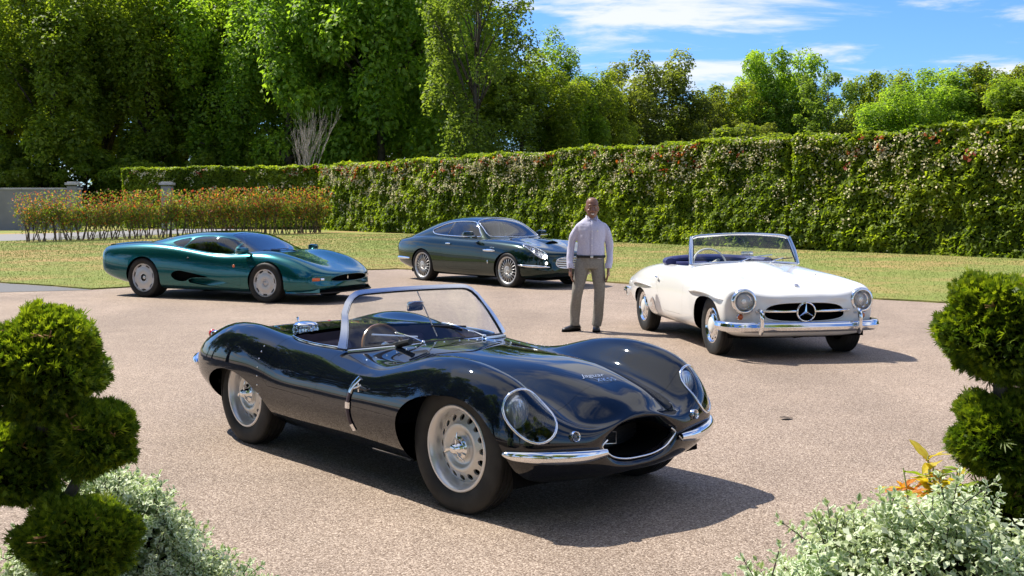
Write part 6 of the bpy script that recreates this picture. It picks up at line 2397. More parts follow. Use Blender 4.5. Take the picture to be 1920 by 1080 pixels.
    steering_wheel(car, (1.10, -.33, .885), .40, .205, M['ivory'], M['chrome'], M['ivory'], .012)
    # windscreen
    def base(s): return (1.465 - .10 * s * s, .655 * s, .935 - .028 * s * s)
    def topc(s): return (1.255 - .045 * s * s, .600 * s, 1.252 - .030 * s * s - .02 * max(0, abs(s) - .9) / .1)
    rows = screen(base, topc, 24, 8, .008)
    e = bpy.data.objects.new('windscreen', None); link(e, car)
    B('windscreen_glass', grid_bm(rows), M['glass'], e, sharp=0)
    bm = bmesh.new(); add_tube(bm, [r[0] for r in rows] + rows[-1][1:-1] + [r[-1] for r in reversed(rows)], .018, 10, flat=(.8, 1.1)); B('screen_frame', bm, M['satin'], e)
    bm = bmesh.new(); add_tube(bm, rows[0], .014, 8); B('screen_base_trim', bm, M['satin'], e)
    for s in (-1, 1):
        bm = bmesh.new(); add_tube(bm, [(1.36, s * .66, .90), (1.30, s * .648, 1.05), (1.215, s * .612, 1.22)], [.030, .026, .018], 8, flat=(1.2, .8), up=(1, 0, 0)); B('screen_pillar', bm, M['satin'], e)
    loop = rows[0] + [r[-1] for r in rows[1:-1]] + list(reversed(rows[-1])) + [r[0] for r in reversed(rows[1:-1])]
    cen = sum(loop, Vector()) / len(loop)
    bm = bmesh.new(); add_tube(bm, [p + (cen - p).normalized() * .018 for p in loop], .007, 6, closed=True); B('screen_seal', bm, M['rubber'], e)
    bm = bmesh.new(); add_tube(bm, [(1.44, .06, .95), (1.25, .0, 1.24)], .0035, 6); B('mirror_rod', bm, M['chrome'], car)
    bm = bmesh.new(); add_box(bm, (1.36, .03, 1.03), (.02, .15, .05), None, .012); B('rear_view_mirror', bm, M['steel'], car)
    wiper(car, (1.505, -.12, .94), (1.43, .12, 1.0), (1.445, -.03, .985), (1.405, .32, 1.015), M['chrome'], M['steel'])
    wiper(car, (1.49, .27, .935), (1.425, .45, .98), (1.44, .30, .965), (1.395, .58, .975), M['chrome'], M['black'])
    bm = bmesh.new(); add_box(bm, (1.0, 0, .24), (3.3, 1.1, .1)); B('underside', bm, M['void'], car)
    bm = bmesh.new(); add_tube(bm, [(2.55, -.05, .25), (2.8, -.02, .235), (2.9, .02, .255)], .035, 8); B('tow_eye', bm, M['void'], car)
    # wheels
    Rt, wd, Rr = .318, .165, .186
    w = bpy.data.objects.new('wheel', None); link(w, car)
    bm = tyre_mesh(Rt, Rr, wd); flatten_foot(bm, Rt, .008); B('tyre', bm, M['tyre'], w, sharp=35)
    yo = -wd / 2 * .80
    bm = bmesh.new()
    add_lathe(bm, [(Rr - .006, wd * .35), (Rr - .006, yo + .02), (Rr + .004, yo + .002), (Rr + .006, yo - .005), (Rr - .003, yo - .008), (Rr - .016, yo + .002), (Rr - .024, yo + .010)], 44)
    holed_ring(bm, .126, Rr - .022, 12, slot_hole((.126 + Rr - .022) / 2, .010, .13), yo + .010, .02, m=16)
    B('rim', bm, M['chrome'], w, sharp=35)
    bm = bmesh.new()
    add_lathe(bm, [(.127, yo + .010), (.122, yo - .004), (.112, yo - .010), (.09, yo - .014), (.085, yo - .010)], 40)
    B('cap_rim', bm, M['chrome'], w, sharp=35)
    bm = bmesh.new()
    add_lathe(bm, [(.087, yo - .012), (.07, yo - .022), (.045, yo - .028), (0, yo - .030)], 36)
    B('hub_cap', bm, M['ivory'], w, sharp=0)
    bm = bmesh.new(); add_lathe(bm, [(Rr - .02, yo + .035), (.05, yo + .035), (0, yo + .035)], 24); B('brake', bm, M['void'], w)
    for x, y in ((2.40, -.715), (2.40, .715), (0, -.735), (0, .735)): put_wheel(car, 'wheel', x, y, Rt - .008, w)
    for ch in list(w.children_recursive): bpy.data.objects.remove(ch)
    bpy.data.objects.remove(w)
    return car


M['ivory'] = mat('ivory_enamel', (0.74, 0.73, 0.68), 0.25, coat=0.6)
build_convertible()
# ------------------------------------------------------------------ the standing man
def ring_loft(bm, rings, segs=20):
    """rings: (centre, u axis vec, v axis vec)"""
    prev = None; first = None
    for c, u, v in rings:
        c, u, v = Vector(c), Vector(u), Vector(v)
        ring = [bm.verts.new(c + u * math.cos(2 * PI * k / segs) + v * math.sin(2 * PI * k / segs)) for k in range(segs)]
        if prev:
            for k in range(segs): bm.faces.new((prev[k], prev[(k + 1) % segs], ring[(k + 1) % segs], ring[k]))
        else:
            first = ring
        prev = ring
    bm.faces.new(list(reversed(first))); bm.faces.new(prev)


def limb(bm, pts, rad, segs=16, flat=(1, 1), up=(0, 1, 0)):
    add_tube(bm, curve3(pts, 4), [float(x) for x in np.interp(np.linspace(0, len(rad) - 1, (len(pts) - 1) * 4 + 1), range(len(rad)), rad)], segs, flat=flat, up=up)


def fuse(bm, name, voxel, smooth_it=4, fac=.5, noise=0.0, nscale=14, seed=0):
    me = bpy.data.meshes.new(name)
    bmesh.ops.recalc_face_normals(bm, faces=bm.faces)
    bm.to_mesh(me); bm.free()
    o = bpy.data.objects.new(name, me); COL.objects.link(o)
    md = o.modifiers.new('r', 'REMESH'); md.mode = 'VOXEL'; md.voxel_size = voxel
    sm = o.modifiers.new('s', 'SMOOTH'); sm.iterations = smooth_it; sm.factor = fac
    dg = bpy.context.evaluated_depsgraph_get()
    out = bpy.data.meshes.new_from_object(o.evaluated_get(dg))
    bpy.data.objects.remove(o)
    if noise:
        from mathutils import noise as mn
        n = len(out.vertices)
        nor = np.zeros(n * 3, np.float32); out.vertices.foreach_get('normal', nor); nor = nor.reshape(-1, 3)
        co = np.zeros(n * 3, np.float32); out.vertices.foreach_get('co', co); co = co.reshape(-1, 3)
        d = np.array([mn.noise(Vector((c[0] * nscale, c[1] * nscale, c[2] * nscale * .55 + seed))) for c in co])
        co += nor * (d * noise)[:, None]
        out.vertices.foreach_set('co', co.ravel())
    out.polygons.foreach_set('use_smooth', np.ones(len(out.polygons), bool))
    out.name = name
    return out


def build_man():
    man = thing('person', 'bald man in a pale lilac shirt and grey trousers standing between the cars', 'person', (.985, 14.30, 0), 0.0)
    SK = add_noise_color(mat('skin', (0.20, 0.098, 0.062), 0.40, spec=.5), (0.17, 0.080, 0.050), (0.235, 0.117, 0.075), 22)
    SH = add_noise_color(mat('lilac_cotton', (0.50, 0.49, 0.62), 0.85), (0.47, 0.46, 0.60), (0.55, 0.54, 0.66), 60, bump=.25, bscale=40, dist=.01)
    TR = add_noise_color(mat('grey_chino', (0.22, 0.205, 0.18), 0.9), (0.19, 0.178, 0.155), (0.25, 0.232, 0.202), 50, bump=.25, bscale=35, dist=.01)
    BK = mat('black_shoe_leather', (0.010, 0.010, 0.010), 0.35)
    # body: head, neck, trunk, arms with hands, legs in one skin
    bm = bmesh.new()
    hx, hy = .022, -.015
    ring_loft(bm, [((hx, hy - .030, 1.438), (.026, 0, 0), (0, .026, .004)), ((hx, hy - .030, 1.452), (.046, 0, 0), (0, .050, 0)), ((hx, hy - .018, 1.480), (.062, 0, 0), (0, .076, 0)),
                   ((hx, hy - .006, 1.515), (.072, 0, 0), (0, .091, 0)), ((hx, hy, 1.555), (.078, 0, 0), (0, .097, 0)), ((hx, hy + .004, 1.600), (.080, 0, 0), (0, .098, 0)),
                   ((hx, hy + .006, 1.640), (.074, 0, 0), (0, .090, 0)), ((hx, hy + .006, 1.668), (.058, 0, 0), (0, .072, 0)), ((hx, hy + .006, 1.685), (.034, 0, 0), (0, .042, 0)), ((hx, hy + .006, 1.691), (.010, 0, 0), (0, .012, 0))], 24)
    # nose, brow, cheeks, lips, chin
    limb(bm, [(hx, hy - .094, 1.568), (hx, hy - .106, 1.545), (hx, hy - .116, 1.525)], [.010, .012, .015], 10)
    for s in (-1, 1):
        add_sphere(bm, (hx + s * .014, hy - .100, 1.522), .011, 10, 8)
        limb(bm, [(hx + s * .010, hy - .094, 1.586), (hx + s * .034, hy - .090, 1.590), (hx + s * .058, hy - .070, 1.582)], [.009, .011, .008], 8)
        add_sphere(bm, (hx + s * .042, hy - .070, 1.522), .026, 12, 8)
        add_sphere(bm, (hx + s * .082, hy + .012, 1.548), .030, 12, 8, (.32, .62, 1.05))
    limb(bm, [(hx - .030, hy - .082, 1.497), (hx, hy - .096, 1.493), (hx + .030, hy - .082, 1.497)], [.006, .008, .006], 8)
    limb(bm, [(hx - .028, hy - .080, 1.476), (hx, hy - .093, 1.467), (hx + .028, hy - .080, 1.476)], [.006, .009, .006], 8)
    add_sphere(bm, (hx, hy - .066, 1.452), .026, 12, 8)
    limb(bm, [(.015, .012, 1.36), (.018, .004, 1.42), (hx, hy + .012, 1.50)], [.070, .058, .056], 16)
    ring_loft(bm, [((0, 0, z), (rx, 0, 0), (0, ry, 0)) for z, rx, ry in ((.80, .13, .09), (.95, .13, .09), (1.1, .13, .09), (1.28, .14, .095), (1.36, .12, .07))], 20)
    ARM = {-1: [(-.150, 0, 1.345), (-.205, .02, 1.21), (-.238, .035, 1.06), (-.252, -.005, .93), (-.250, -.06, .80)], 1: [(.182, 0, 1.345), (.228, .02, 1.21), (.250, .035, 1.06), (.246, -.005, .93), (.226, -.06, .80)]}
    HIP = {-1: [(-.085, 0, .88), (-.125, -.02, .68), (-.165, -.045, .47), (-.182, .0, .28), (-.190, .015, .07)], 1: [(.085, 0, .88), (.108, -.012, .68), (.122, -.035, .46), (.105, 0, .27), (.085, .015, .07)]}
    for s in (-1, 1):
        limb(bm, ARM[s], [.030, .032, .030, .028, .024], 12)
        limb(bm, HIP[s], [.07, .065, .05, .045, .035], 12)
        w = Vector(ARM[s][-1])
        # palm and five fingers, relaxed curl, thumb on the inner-front side
        pc = w + Vector((0, -.012, -.062))
        limb(bm, [w, w + Vector((0, -.008, -.04)), w + Vector((0, -.016, -.095))], [.024, .034, .032], 12, flat=(1.0, .55), up=(s * .35, 1, 0))
        k0 = w + Vector((0, -.016, -.092))
        for i, (off, ln) in enumerate(((-.030, .068), (-.010, .078), (.010, .072), (.029, .056))):
            b = k0 + Vector((s * off * -.35, off, 0))
            b = k0 + Vector((s * -.010, off, -.002 if i in (1, 2) else .004))
            limb(bm, [b, b + Vector((-s * .004, 0, -ln * .45)), b + Vector((-s * .016, .002, -ln * .80)), b + Vector((-s * .028, .003, -ln))], [.0095, .009, .0085, .007], 8)
        tb = w + Vector((0, -.034, -.040))
        limb(bm, [tb, tb + Vector((-s * .010, -.020, -.026)), tb + Vector((-s * .016, -.024, -.058))], [.012, .011, .008], 8)
    body = fuse(bm, 'body', .0055, 3, .5)
    mesh_obj('body', body, SK, man)
    # face details
    for s in (-1, 1):
        bm = bmesh.new(); add_sphere(bm, (hx + s * .031, hy - .0815, 1.562), .0125, 12, 8, (1.15, .7, .62)); B('eye', bm, M['eye_white'], man)
        bm = bmesh.new(); add_sphere(bm, (hx + s * .031, hy - .0888, 1.561), .0062, 10, 8, (1, .5, 1)); B('iris', bm, M['void'], man)
        bm = bmesh.new(); add_tube(bm, curve3([(hx + s * .014, hy - .099, 1.591), (hx + s * .034, hy - .098, 1.597), (hx + s * .056, hy - .080, 1.590)], 3), [.003, .004, .004, .004, .003, .003, .002], 6); B('eyebrow', bm, M['void'], man)
    bm = bmesh.new()
    add_tube(bm, curve3([(hx - .026, hy - .084, 1.488), (hx, hy - .0985, 1.482), (hx + .026, hy - .084, 1.488)], 4), [.004, .006, .007, .0075, .008, .0075, .007, .006, .004], 8, flat=(1, .55), up=(0, 0, 1))
    B('teeth', bm, M['teeth'], man)
    # shirt
    bm = bmesh.new()
    ring_loft(bm, [((0.012, 0, z), (rx, 0, 0), (0, ry, 0)) for z, rx, ry in ((.925, .166, .118), (.965, .172, .124), (1.0, .172, .126), (1.10, .170, .124), (1.20, .180, .128), (1.28, .187, .128), (1.33, .184, .116), (1.368, .172, .100), (1.398, .125, .084), (1.425, .080, .072), (1.44, .066, .066))], 28)
    for s in (-1, 1):
        A = [Vector(p) for p in ARM[s]]
        limb(bm, [A[0] + Vector((-s * .06, 0, -.005)), A[0] + Vector((-s * .012, 0, -.03)), A[1], A[2], A[3], A[4] + Vector((0, 0, .01))], [.048, .053, .051, .047, .044, .040], 16)
    shirt = fuse(bm, 'shirt', .007, 5, .5, noise=.011, nscale=12, seed=3)
    mesh_obj('shirt', shirt, SH, man)
    # collar, placket, buttons, cuffs, chest mark
    for s in (-1, 1):
        bm = bmesh.new()
        P_ = [(.018 + s * .012, -.078, 1.428), (.018 + s * .066, -.030, 1.468), (.018 + s * .072, .02, 1.470), (.018 + s * .080, .00, 1.435), (.018 + s * .058, -.078, 1.395)]
        v = [bm.verts.new(p) for p in P_]
        bm.faces.new(v)
        r = bmesh.ops.solidify(bm, geom=bm.faces[:], thickness=.006)
        B('collar', bm, SH, man, sharp=60)
        w = Vector(ARM[s][-1])
        bm = bmesh.new(); add_tube(bm, [w + Vector((0, .012, .065)), w + Vector((0, .002, .015)), w + Vector((0, 0, .002))], [.042, .042, .041], 16); B('cuff', bm, SH, man, sharp=60)
    bm = bmesh.new(); add_tube(bm, curve3([(.018, -.090, 1.40), (.016, -.128, 1.34), (.014, -.142, 1.26), (.012, -.138, 1.12), (.012, -.134, .97)], 5), .014, 6, flat=(1, .22), up=(1, 0, 0)); B('placket', bm, SH, man, sharp=60)
    bm = bmesh.new()
    for z, y in ((1.36, -.123), (1.27, -.146), (1.18, -.146), (1.09, -.142), (1.0, -.140)): add_sphere(bm, (.014, y, z), .006, 8, 6, (1, .5, 1))
    B('buttons', bm, M['teeth'], man)
    bm = bmesh.new(); add_sphere(bm, (.085, -.134, 1.275), .011, 8, 6, (.8, .3, 1.2)); B('chest_emblem', bm, M['teeth'], man)
    # trousers
    bm = bmesh.new()
    ring_loft(bm, [((0.010, 0, z), (rx, 0, 0), (0, ry, 0)) for z, rx, ry in ((.80, .168, .118), (.86, .176, .124), (.92, .174, .122), (.955, .172, .120))], 28)
    for s in (-1, 1):
        limb(bm, HIP[s], [.096, .088, .070, .066, .062], 18)
    tr = fuse(bm, 'trousers', .008, 5, .5, noise=.013, nscale=9, seed=8)
    mesh_obj('trousers', tr, TR, man)
    bm = bmesh.new()
    add_tube(bm, [(.010 + .181 * math.cos(2 * PI * k / 32), .129 * math.sin(2 * PI * k / 32), .950) for k in range(32)], .017, 8, closed=True, flat=(1, .25), up=(0, 0, 1))
    B('belt', bm, BK, man)
    bm = bmesh.new(); add_box(bm, (.012, -.134, .950), (.036, .008, .030), None, .003); B('belt_buckle', bm, M['steel'], man)
    # shoes
    for s, (ax, ay), d in ((-1, (-.190, .02), Vector((-.80, -.60, 0))), (1, (.085, .02), Vector((-.06, -1, 0)))):
        d.normalize(); n_ = Vector((-d.y, d.x, 0))
        bm = bmesh.new()
        rings = []
        for t, w_, h_ in ((-.085, .026, .050), (-.070, .036, .075), (-.03, .040, .088), (.03, .040, .078), (.09, .046, .058), (.14, .046, .046), (.175, .036, .038), (.195, .016, .026)):
            c = Vector((ax, ay, .012 + h_ / 2)) + d * t
            rings.append((c, n_ * w_, Vector((0, 0, h_ / 2))))
        ring_loft(bm, rings, 18)
        B('shoe', bm, BK, man, sharp=0)
        bm = bmesh.new()
        out_ = [Vector((ax, ay, 0)) + d * t + n_ * w_ for t, w_ in ((-.09, .018), (-.07, .040), (0, .043), (.09, .050), (.14, .050), (.18, .038), (.202, .010))]
        out_ += [Vector((ax, ay, 0)) + d * t - n_ * w_ for t, w_ in reversed(((-.09, .018), (-.07, .040), (0, .043), (.09, .050), (.14, .050), (.18, .038), (.202, .010)))]
        add_prism(bm, [(p.x, p.y) for p in out_], .001, .022, 'xy')
        B('shoe_sole', bm, M['void'], man)
    return man


M['eye_white'] = mat('eye_white', (0.62, 0.60, 0.57), 0.3)
M['teeth'] = mat('white_enamel', (0.75, 0.73, 0.68), 0.4)
build_man()
# ------------------------------------------------------------------ foreground: cloud-pruned conifers and variegated shrubs
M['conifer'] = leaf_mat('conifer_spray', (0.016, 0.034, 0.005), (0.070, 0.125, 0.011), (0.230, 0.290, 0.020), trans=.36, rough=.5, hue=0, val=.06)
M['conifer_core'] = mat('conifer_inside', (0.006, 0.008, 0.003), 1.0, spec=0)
M['grey_bark'] = add_noise_color(mat('grey_bark', (0.10, 0.085, 0.07), 0.9), (0.05, 0.04, 0.03), (0.17, 0.15, 0.125), 14, bump=.7, bscale=40, dist=.01)
M['brown_spray'] = mat('withered_spray', (0.30, 0.16, 0.06), 0.8)


def conifer_ball(name, parent, c, rad, n, seed, squash=(1, 1, .95)):
    r = np.random.default_rng(seed)
    d = r.normal(0, 1, (n, 3)); d /= np.linalg.norm(d, axis=1)[:, None]
    lump = 1 + .11 * np.sin(d[:, 0] * 4.3 + seed * 1.7) * np.sin(d[:, 1] * 3.9 + seed) + .09 * np.sin(d[:, 2] * 6.1 + d[:, 0] * 3 + seed) + .06 * np.sin(d[:, 0] * 11 + d[:, 2] * 9 + seed) + .035 * np.sin(d[:, 1] * 21 + d[:, 2] * 17)
    lump = np.where(d[:, 2] > .55, lump * (1 - .12 * (d[:, 2] - .55)), lump)
    depth = r.uniform(.72, 1.0, n) ** .6
    base = d * (rad * lump * depth)[:, None] * np.array(squash)
    ax = d + r.normal(0, .45, (n, 3)) + np.array([0, 0, .35]); ax /= np.linalg.norm(ax, axis=1)[:, None]
    ln = r.uniform(.013, .028, n) * np.where(r.random(n) < .02, 2.2, 1.0)
    side = np.cross(ax, r.normal(0, 1, (n, 3))); side /= np.linalg.norm(side, axis=1)[:, None]
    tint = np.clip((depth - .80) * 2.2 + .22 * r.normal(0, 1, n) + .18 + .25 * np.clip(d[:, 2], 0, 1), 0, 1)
    V, T = [], []
    for (al, sp, w, l) in ((0.0, 0.0, .0025, 1.0), (.5, .7, .0022, .70), (-.5, .7, .0022, .66), (.8, .35, .0020, .55), (-.8, .35, .0020, .5)):
        b = base + ax * (ln * sp * .45)[:, None]
        dirn = ax * math.cos(al) + side * math.sin(al)
        nn = np.cross(dirn, np.cross(ax, side)); nn /= np.linalg.norm(nn, axis=1)[:, None] + 1e-9
        tri = np.zeros((n, 4, 3))
        mid = b + dirn * (ln * l * .5)[:, None]
        tri[:, 0] = b; tri[:, 1] = mid + nn * w; tri[:, 2] = b + dirn * (ln * l)[:, None]; tri[:, 3] = mid - nn * w
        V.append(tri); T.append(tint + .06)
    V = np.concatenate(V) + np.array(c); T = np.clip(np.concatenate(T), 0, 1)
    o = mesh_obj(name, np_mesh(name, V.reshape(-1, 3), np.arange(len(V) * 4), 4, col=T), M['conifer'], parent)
    tag(o, kind='stuff')
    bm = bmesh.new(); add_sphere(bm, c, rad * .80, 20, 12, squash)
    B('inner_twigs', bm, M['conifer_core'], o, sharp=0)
    # a few withered sprays
    bm = bmesh.new()
    rr_ = random.Random(seed)
    for _ in range(4):
        q = Vector((rr_.uniform(-.6, .6), rr_.uniform(-1, -.4), rr_.uniform(.1, .8))).normalized() * rad * .97
        q = Vector((q.x * squash[0], q.y * squash[1], q.z * squash[2])) + Vector(c)
        for k in range(4):
            e = q + Vector((rr_.uniform(-.03, .03), rr_.uniform(-.02, 0), rr_.uniform(-.006, .02)))
            add_tube(bm, [q, e], [.003, .0012], 4)
    B('withered_sprig', bm, M['brown_spray'], o, sharp=0)
    return o


tl = thing('topiary_tree', 'cloud-pruned conifer with several clipped balls in the left foreground', 'topiary', (-1.36, 3.2, 0))
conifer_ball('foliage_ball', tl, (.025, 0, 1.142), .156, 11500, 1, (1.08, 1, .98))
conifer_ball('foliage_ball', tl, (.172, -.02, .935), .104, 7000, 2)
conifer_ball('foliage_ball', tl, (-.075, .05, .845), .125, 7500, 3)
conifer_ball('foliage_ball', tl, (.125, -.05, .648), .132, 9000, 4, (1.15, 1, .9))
bm = bmesh.new()
add_tube(bm, curve3([(.02, .06, 0), (.0, .06, .35), (.02, .05, .60), (.0, .04, .82), (.02, .02, 1.05)], 4), [.045, .043, .042, .04, .038, .036, .034, .032, .030, .029, .028, .027, .026, .025, .024, .022, .02], 10)
B('trunk', bm, M['grey_bark'], tl, sharp=0)
bm = bmesh.new()
add_tube(bm, curve3([(.01, .05, .62), (.06, .02, .72), (.11, .0, .80), (.165, -.01, .90)], 4), [.022, .021, .020, .019, .019, .018, .017, .016, .016, .015, .014, .014, .013], 8)
B('branch', bm, M['grey_bark'], tl, sharp=0)
bm = bmesh.new()
add_tube(bm, curve3([(.01, .05, .45), (.05, .0, .52), (.10, -.03, .60)], 4), .016, 8)
B('branch', bm, M['grey_bark'], tl, sharp=0)

trr = thing('topiary_tree', 'clipped conifer of stacked balls at the right edge of the foreground', 'topiary', (1.43, 3.3, 0))
conifer_ball('foliage_ball', trr, (.005, 0, 1.232), .163, 12000, 5, (1.0, 1, 1.04))
conifer_ball('foliage_ball', trr, (.035, 0, .915), .140, 9500, 6, (1.1, 1, .98))
conifer_ball('foliage_ball', trr, (.07, .02, .665), .125, 7000, 7, (1.1, 1, .9))
bm = bmesh.new()
add_tube(bm, curve3([(.03, .03, 0), (.02, .02, .5), (.03, .02, .9), (.01, .01, 1.15)], 4), .028, 10)
B('trunk', bm, M['grey_bark'], trr, sharp=0)

# variegated shrubs: sprigs of cream-edged leaves
M['var_cream'] = leaf_mat('leaf_cream_edge', (0.55, 0.63, 0.41), (0.64, 0.71, 0.50), (0.72, 0.78, 0.60), through=(1.15, 1.2, .75), trans=.28, rough=.45, hue=.01, val=.10)
M['var_green'] = leaf_mat('leaf_sage_centre', (0.19, 0.28, 0.11), (0.27, 0.36, 0.16), (0.35, 0.43, 0.22), through=(1.3, 1.4, .75), trans=.28, rough=.45, hue=.01, val=.12)
M['dark_stem'] = mat('dark_twig', (0.035, 0.025, 0.02), 0.8)
M['green_stem'] = mat('green_twig', (0.14, 0.17, 0.06), 0.7)


def leaf_geo(L_, W_, wave, rr_, segs=5, tipw=0.12):
    """points of a leaf along +x, normal +z; returns verts, faces, material index (0 edge, 1 centre)"""
    verts, faces, mi = [], [], []
    prof = [math.sin(PI * (0.06 + .94 * (i / segs)) ** .85) ** .75 if i < segs else tipw * 0 for i in range(segs + 1)]
    ph = rr_.uniform(0, 6)
    for i in range(segs + 1):
        x = L_ * i / segs
        w = W_ * .5 * max(prof[i], .02)
        cup = .10 * L_
        for k, f in enumerate((-1, -.50, 0, .50, 1)):
            z = wave * math.sin(i * 2.1 + ph + (1.5 if f > 0 else 0)) * abs(f) ** 2 + cup * (f * f) * .35 - .22 * L_ * (i / segs) ** 2
            verts.append((x, w * f, z))
    for i in range(segs):
        for k in range(4):
            a = i * 5 + k
            faces.append((a, a + 1, a + 6, a + 5))
            mi.append(0 if (k in (0, 3) or i == segs - 1) else 1)
    return verts, faces, mi


def sprig_mesh(seed, n=15, length=.15, L0=.028):
    """a twig that forks into leafy branchlets"""
    rr_ = random.Random(seed)
    V, F, MI = [], [], []
    bm = bmesh.new()
    for bl in range(4):
        th = rr_.uniform(0, 6.28); sp = 0 if bl == 0 else rr_.uniform(.35, .65)
        ax = Vector((math.sin(sp) * math.cos(th), math.sin(sp) * math.sin(th), math.cos(sp)))
        o0 = Vector((0, 0, 0 if bl == 0 else length * rr_.uniform(.15, .45)))
        l_ = length * (1 if bl == 0 else rr_.uniform(.5, .75))
        bend = Vector((rr_.uniform(-.25, .25), rr_.uniform(-.25, .25), 0))
        q = Vector((0, 0, 1)).rotation_difference(ax).to_matrix().to_4x4()
        def at(t): return o0 + ax * l_ * t + bend * l_ * t * t
        m = n if bl == 0 else int(n * .75)
        for k in range(m):
            t = .18 + .82 * (k / (m - 1))
            a = k * 2.4 + rr_.uniform(-.4, .4)
            L_ = L0 * rr_.uniform(.75, 1.2) * (1.0 - .30 * t)
            lv, lf, lm = leaf_geo(L_, L_ * rr_.uniform(.58, .75), .0028, rr_, 4)
            elev = rr_.uniform(.0, .5) + .75 * t * t
            mt = Matrix.Translation(at(t)) @ q @ Matrix.Rotation(a, 4, 'Z') @ Matrix.Rotation(-elev, 4, 'Y') @ Matrix.Rotation(rr_.uniform(-.5, .5), 4, 'X') @ Matrix.Translation((.003, 0, 0))
            b = len(V)
            V += [tuple(mt @ Vector(p)) for p in lv]; F += [tuple(i + b for i in f) for f in lf]; MI += lm
        add_tube(bm, [at(0) - (Vector((0, 0, .05)) if bl == 0 else Vector()), at(.4), at(1)], [.0018, .0015, .001], 5)
    b = len(V); bm.verts.index_update()
    V += [tuple(v.co) for v in bm.verts]; F += [tuple(v.index + b for v in f.verts) for f in bm.faces]; MI += [2] * len(bm.faces)
    bm.free()
    me = bpy.data.meshes.new('sprig'); me.from_pydata(V, [], F)
    me.materials.append(M['var_cream']); me.materials.append(M['var_green']); me.materials.append(M['dark_stem'])
    me.polygons.foreach_set('material_index', MI)
    me.polygons.foreach_set('use_smooth', [True] * len(F))
    a = me.attributes.new('tint', 'FLOAT', 'FACE')
    a.data.foreach_set('value', [rr_.random() for _ in F])
    me.update()
    return me


SPRIGS = [sprig_mesh(60 + k, rr_n, ln) for k, (rr_n, ln) in enumerate(((16, .11), (18, .13), (14, .10), (17, .12), (20, .17), (15, .11)))]


def variegated_shrub(label, c, rad, n, seed, facing):
    t = thing('variegated_shrub', label, 'shrub', (c[0], c[1], 0))
    rr_ = random.Random(seed)
    k = 0
    pts = []
    while k < n:
        d = Vector((rr_.gauss(0, 1), rr_.gauss(0, 1), abs(rr_.gauss(0, 1)))).normalized()
        if d.z < .12: continue
        if d.y > .55 and rr_.random() < .7: continue
        lump = 1 + .08 * math.sin(d.x * 5 + seed) + .07 * math.sin(d.y * 6 + d.z * 4)
        p = Vector((d.x * rad[0], d.y * rad[1], d.z * rad[2])) * (lump * rr_.uniform(.80, 1.0)) + Vector((0, 0, c[2]))
        nrm = Vector((d.x / rad[0], d.y / rad[1], d.z / rad[2])).normalized()
        ax = (nrm + Vector((rr_.uniform(-.35, .35), rr_.uniform(-.35, .35), .55))).normalized()
        o = bpy.data.objects.new('sprig', SPRIGS[rr_.randrange(len(SPRIGS))])
        link(o, t)
        o.rotation_mode = 'QUATERNION'
        o.rotation_quaternion = Vector((0, 0, 1)).rotation_difference(ax) @ Euler((0, 0, rr_.uniform(0, 6.28))).to_quaternion()
        s = rr_.uniform(.8, 1.2)
        o.scale = (s, s, s)
        o.location = p - ax * .10
        k += 1
    # fill of smaller inner leaves
    r = np.random.default_rng(seed)
    for nm, m, lo, hi, mt_ in (('inner_leaves', 9000, .70, .93, 'var_green'), ('inner_pale_leaves', 11000, .78, .98, 'var_cream')):
        d = r.normal(0, 1, (m, 3)); d[:, 2] = np.abs(d[:, 2]); d /= np.linalg.norm(d, axis=1)[:, None]
        lump = 1 + .08 * np.sin(d[:, 0] * 5 + seed) + .07 * np.sin(d[:, 1] * 6 + d[:, 2] * 4)
        C = d * np.array(rad) * (lump * r.uniform(lo, hi, m))[:, None] + np.array([0, 0, c[2]])
        V = leaf_quads(C, d + np.array([0, 0, .5]), .021, aspect=.62, jit=.7)
        o = mesh_obj(nm, np_mesh(nm, V.reshape(-1, 3), np.arange(m * 4), 4, col=r.random(m)), M[mt_], t)
        tag(o, kind='stuff')
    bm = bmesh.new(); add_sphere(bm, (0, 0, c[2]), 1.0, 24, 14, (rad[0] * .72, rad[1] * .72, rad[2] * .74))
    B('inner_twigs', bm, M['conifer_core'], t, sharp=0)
    bm = bmesh.new()
    for k in range(7):
        a = rr_.uniform(0, 6.28)
        add_tube(bm, [(0.06 * math.cos(a), .06 * math.sin(a), 0), (rad[0] * .5 * math.cos(a), rad[1] * .5 * math.sin(a), c[2] + rad[2] * .5)], [.012, .006], 6)
    B('stems', bm, M['grey_bark'], t, sharp=0)
    return t


variegated_shrub('mound of small cream and sage green leaves behind the left topiary', (-1.28, 3.62, .12), (.42, .40, .60), 300, 71, 0)
variegated_shrub('mound of cream-edged leaves filling the lower right corner', (1.02, 2.72, .28), (.66, .46, .60), 300, 77, 0)

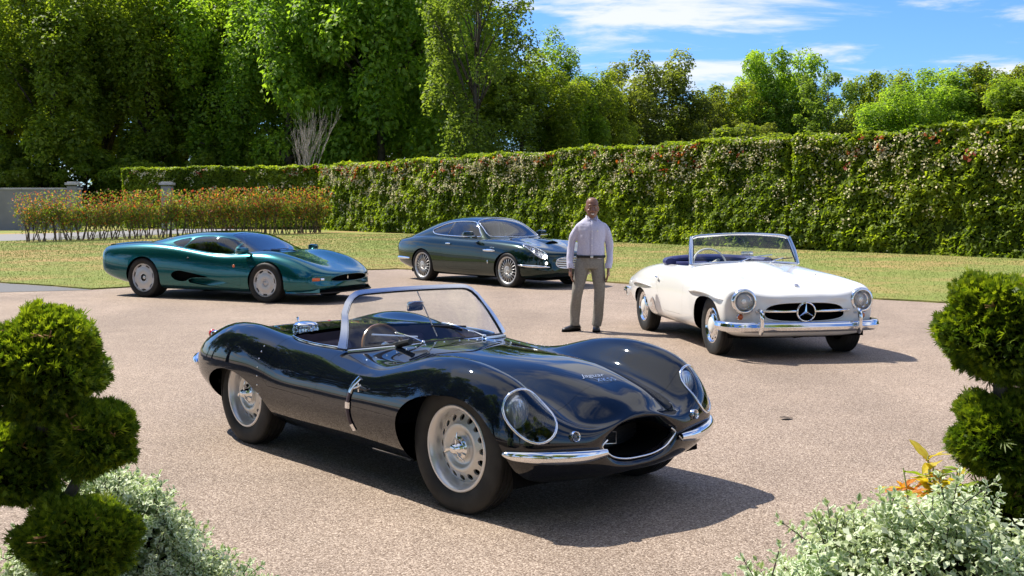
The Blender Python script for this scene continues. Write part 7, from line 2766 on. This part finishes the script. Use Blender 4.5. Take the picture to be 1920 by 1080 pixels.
# nandina with orange and yellow young leaves
nd = thing('heavenly_bamboo', 'small plant with orange and yellow pointed leaves beside the right topiary', 'plant', (1.20, 3.06, -.03))
NM = [leaf_mat('nandina_orange', (0.42, 0.12, 0.025), (0.50, 0.20, 0.03), (0.55, 0.30, 0.05), trans=.4, hue=0, val=.1),
      leaf_mat('nandina_yellow', (0.42, 0.30, 0.03), (0.50, 0.40, 0.05), (0.50, 0.45, 0.07), trans=.4, hue=0, val=.1),
      leaf_mat('nandina_green', (0.14, 0.22, 0.02), (0.24, 0.34, 0.03), (0.32, 0.40, 0.05), trans=.4, hue=0, val=.1)]
NL = []
for k in range(3):
    rr_ = random.Random(k + 5)
    V, F, MI = leaf_geo(.058, .020, .0015, rr_, 6)
    me = bpy.data.meshes.new('leaf'); me.from_pydata(V, [], F); me.materials.append(NM[k]); me.polygons.foreach_set('use_smooth', [True] * len(F))
    a = me.attributes.new('tint', 'FLOAT', 'FACE'); a.data.foreach_set('value', [rr_.random() for _ in F]); me.update()
    NL.append(me)
rr_ = random.Random(9)
bm = bmesh.new()
for k in range(22):
    a = rr_.uniform(0, 6.28); rad_ = rr_.uniform(.02, .13)
    tip = Vector((rad_ * math.cos(a) - .02, rad_ * math.sin(a) * .6, rr_.uniform(.80, .95) - rad_ * .3))
    add_tube(bm, [(0, 0, .02), (tip.x * .4, tip.y * .4, .5), tip], [.005, .004, .002], 5)
    kind = rr_.choices((0, 1, 2), (2, 6, 5))[0]
    if tip.x < -.06: kind = rr_.choice((0, 1, 1))
    for j in range(9):
        o = bpy.data.objects.new('leaf', NL[kind if rr_.random() < .75 else rr_.choice((1, 2))]); link(o, nd)
        b = tip - Vector((0, 0, rr_.uniform(0, .08)))
        o.location = b
        o.rotation_euler = (rr_.uniform(-.5, .5), rr_.uniform(-.9, .35), j * 2.4 + rr_.uniform(-.4, .4))
        s = rr_.uniform(.8, 1.3); o.scale = (s, s, s)
B('stems', bm, M['green_stem'], nd, sharp=0)

# a single dead leaf lying on the drive
bm = bmesh.new()
lv, lf, lm = leaf_geo(.11, .07, .006, random.Random(2), 6)
vv = [bm.verts.new((p[0], p[1], p[2] * .4 + .012)) for p in lv]
for f in lf: bm.faces.new([vv[i] for i in f])
o = B('dead_leaf', bm, mat('dead_leaf', (0.05, 0.035, 0.02), .8), None, loc=(2.0, 8.35, .004), rot=(0, 0, .4), sharp=0)
tag(o, 'small dark dead leaf lying alone on the drive', 'leaf')
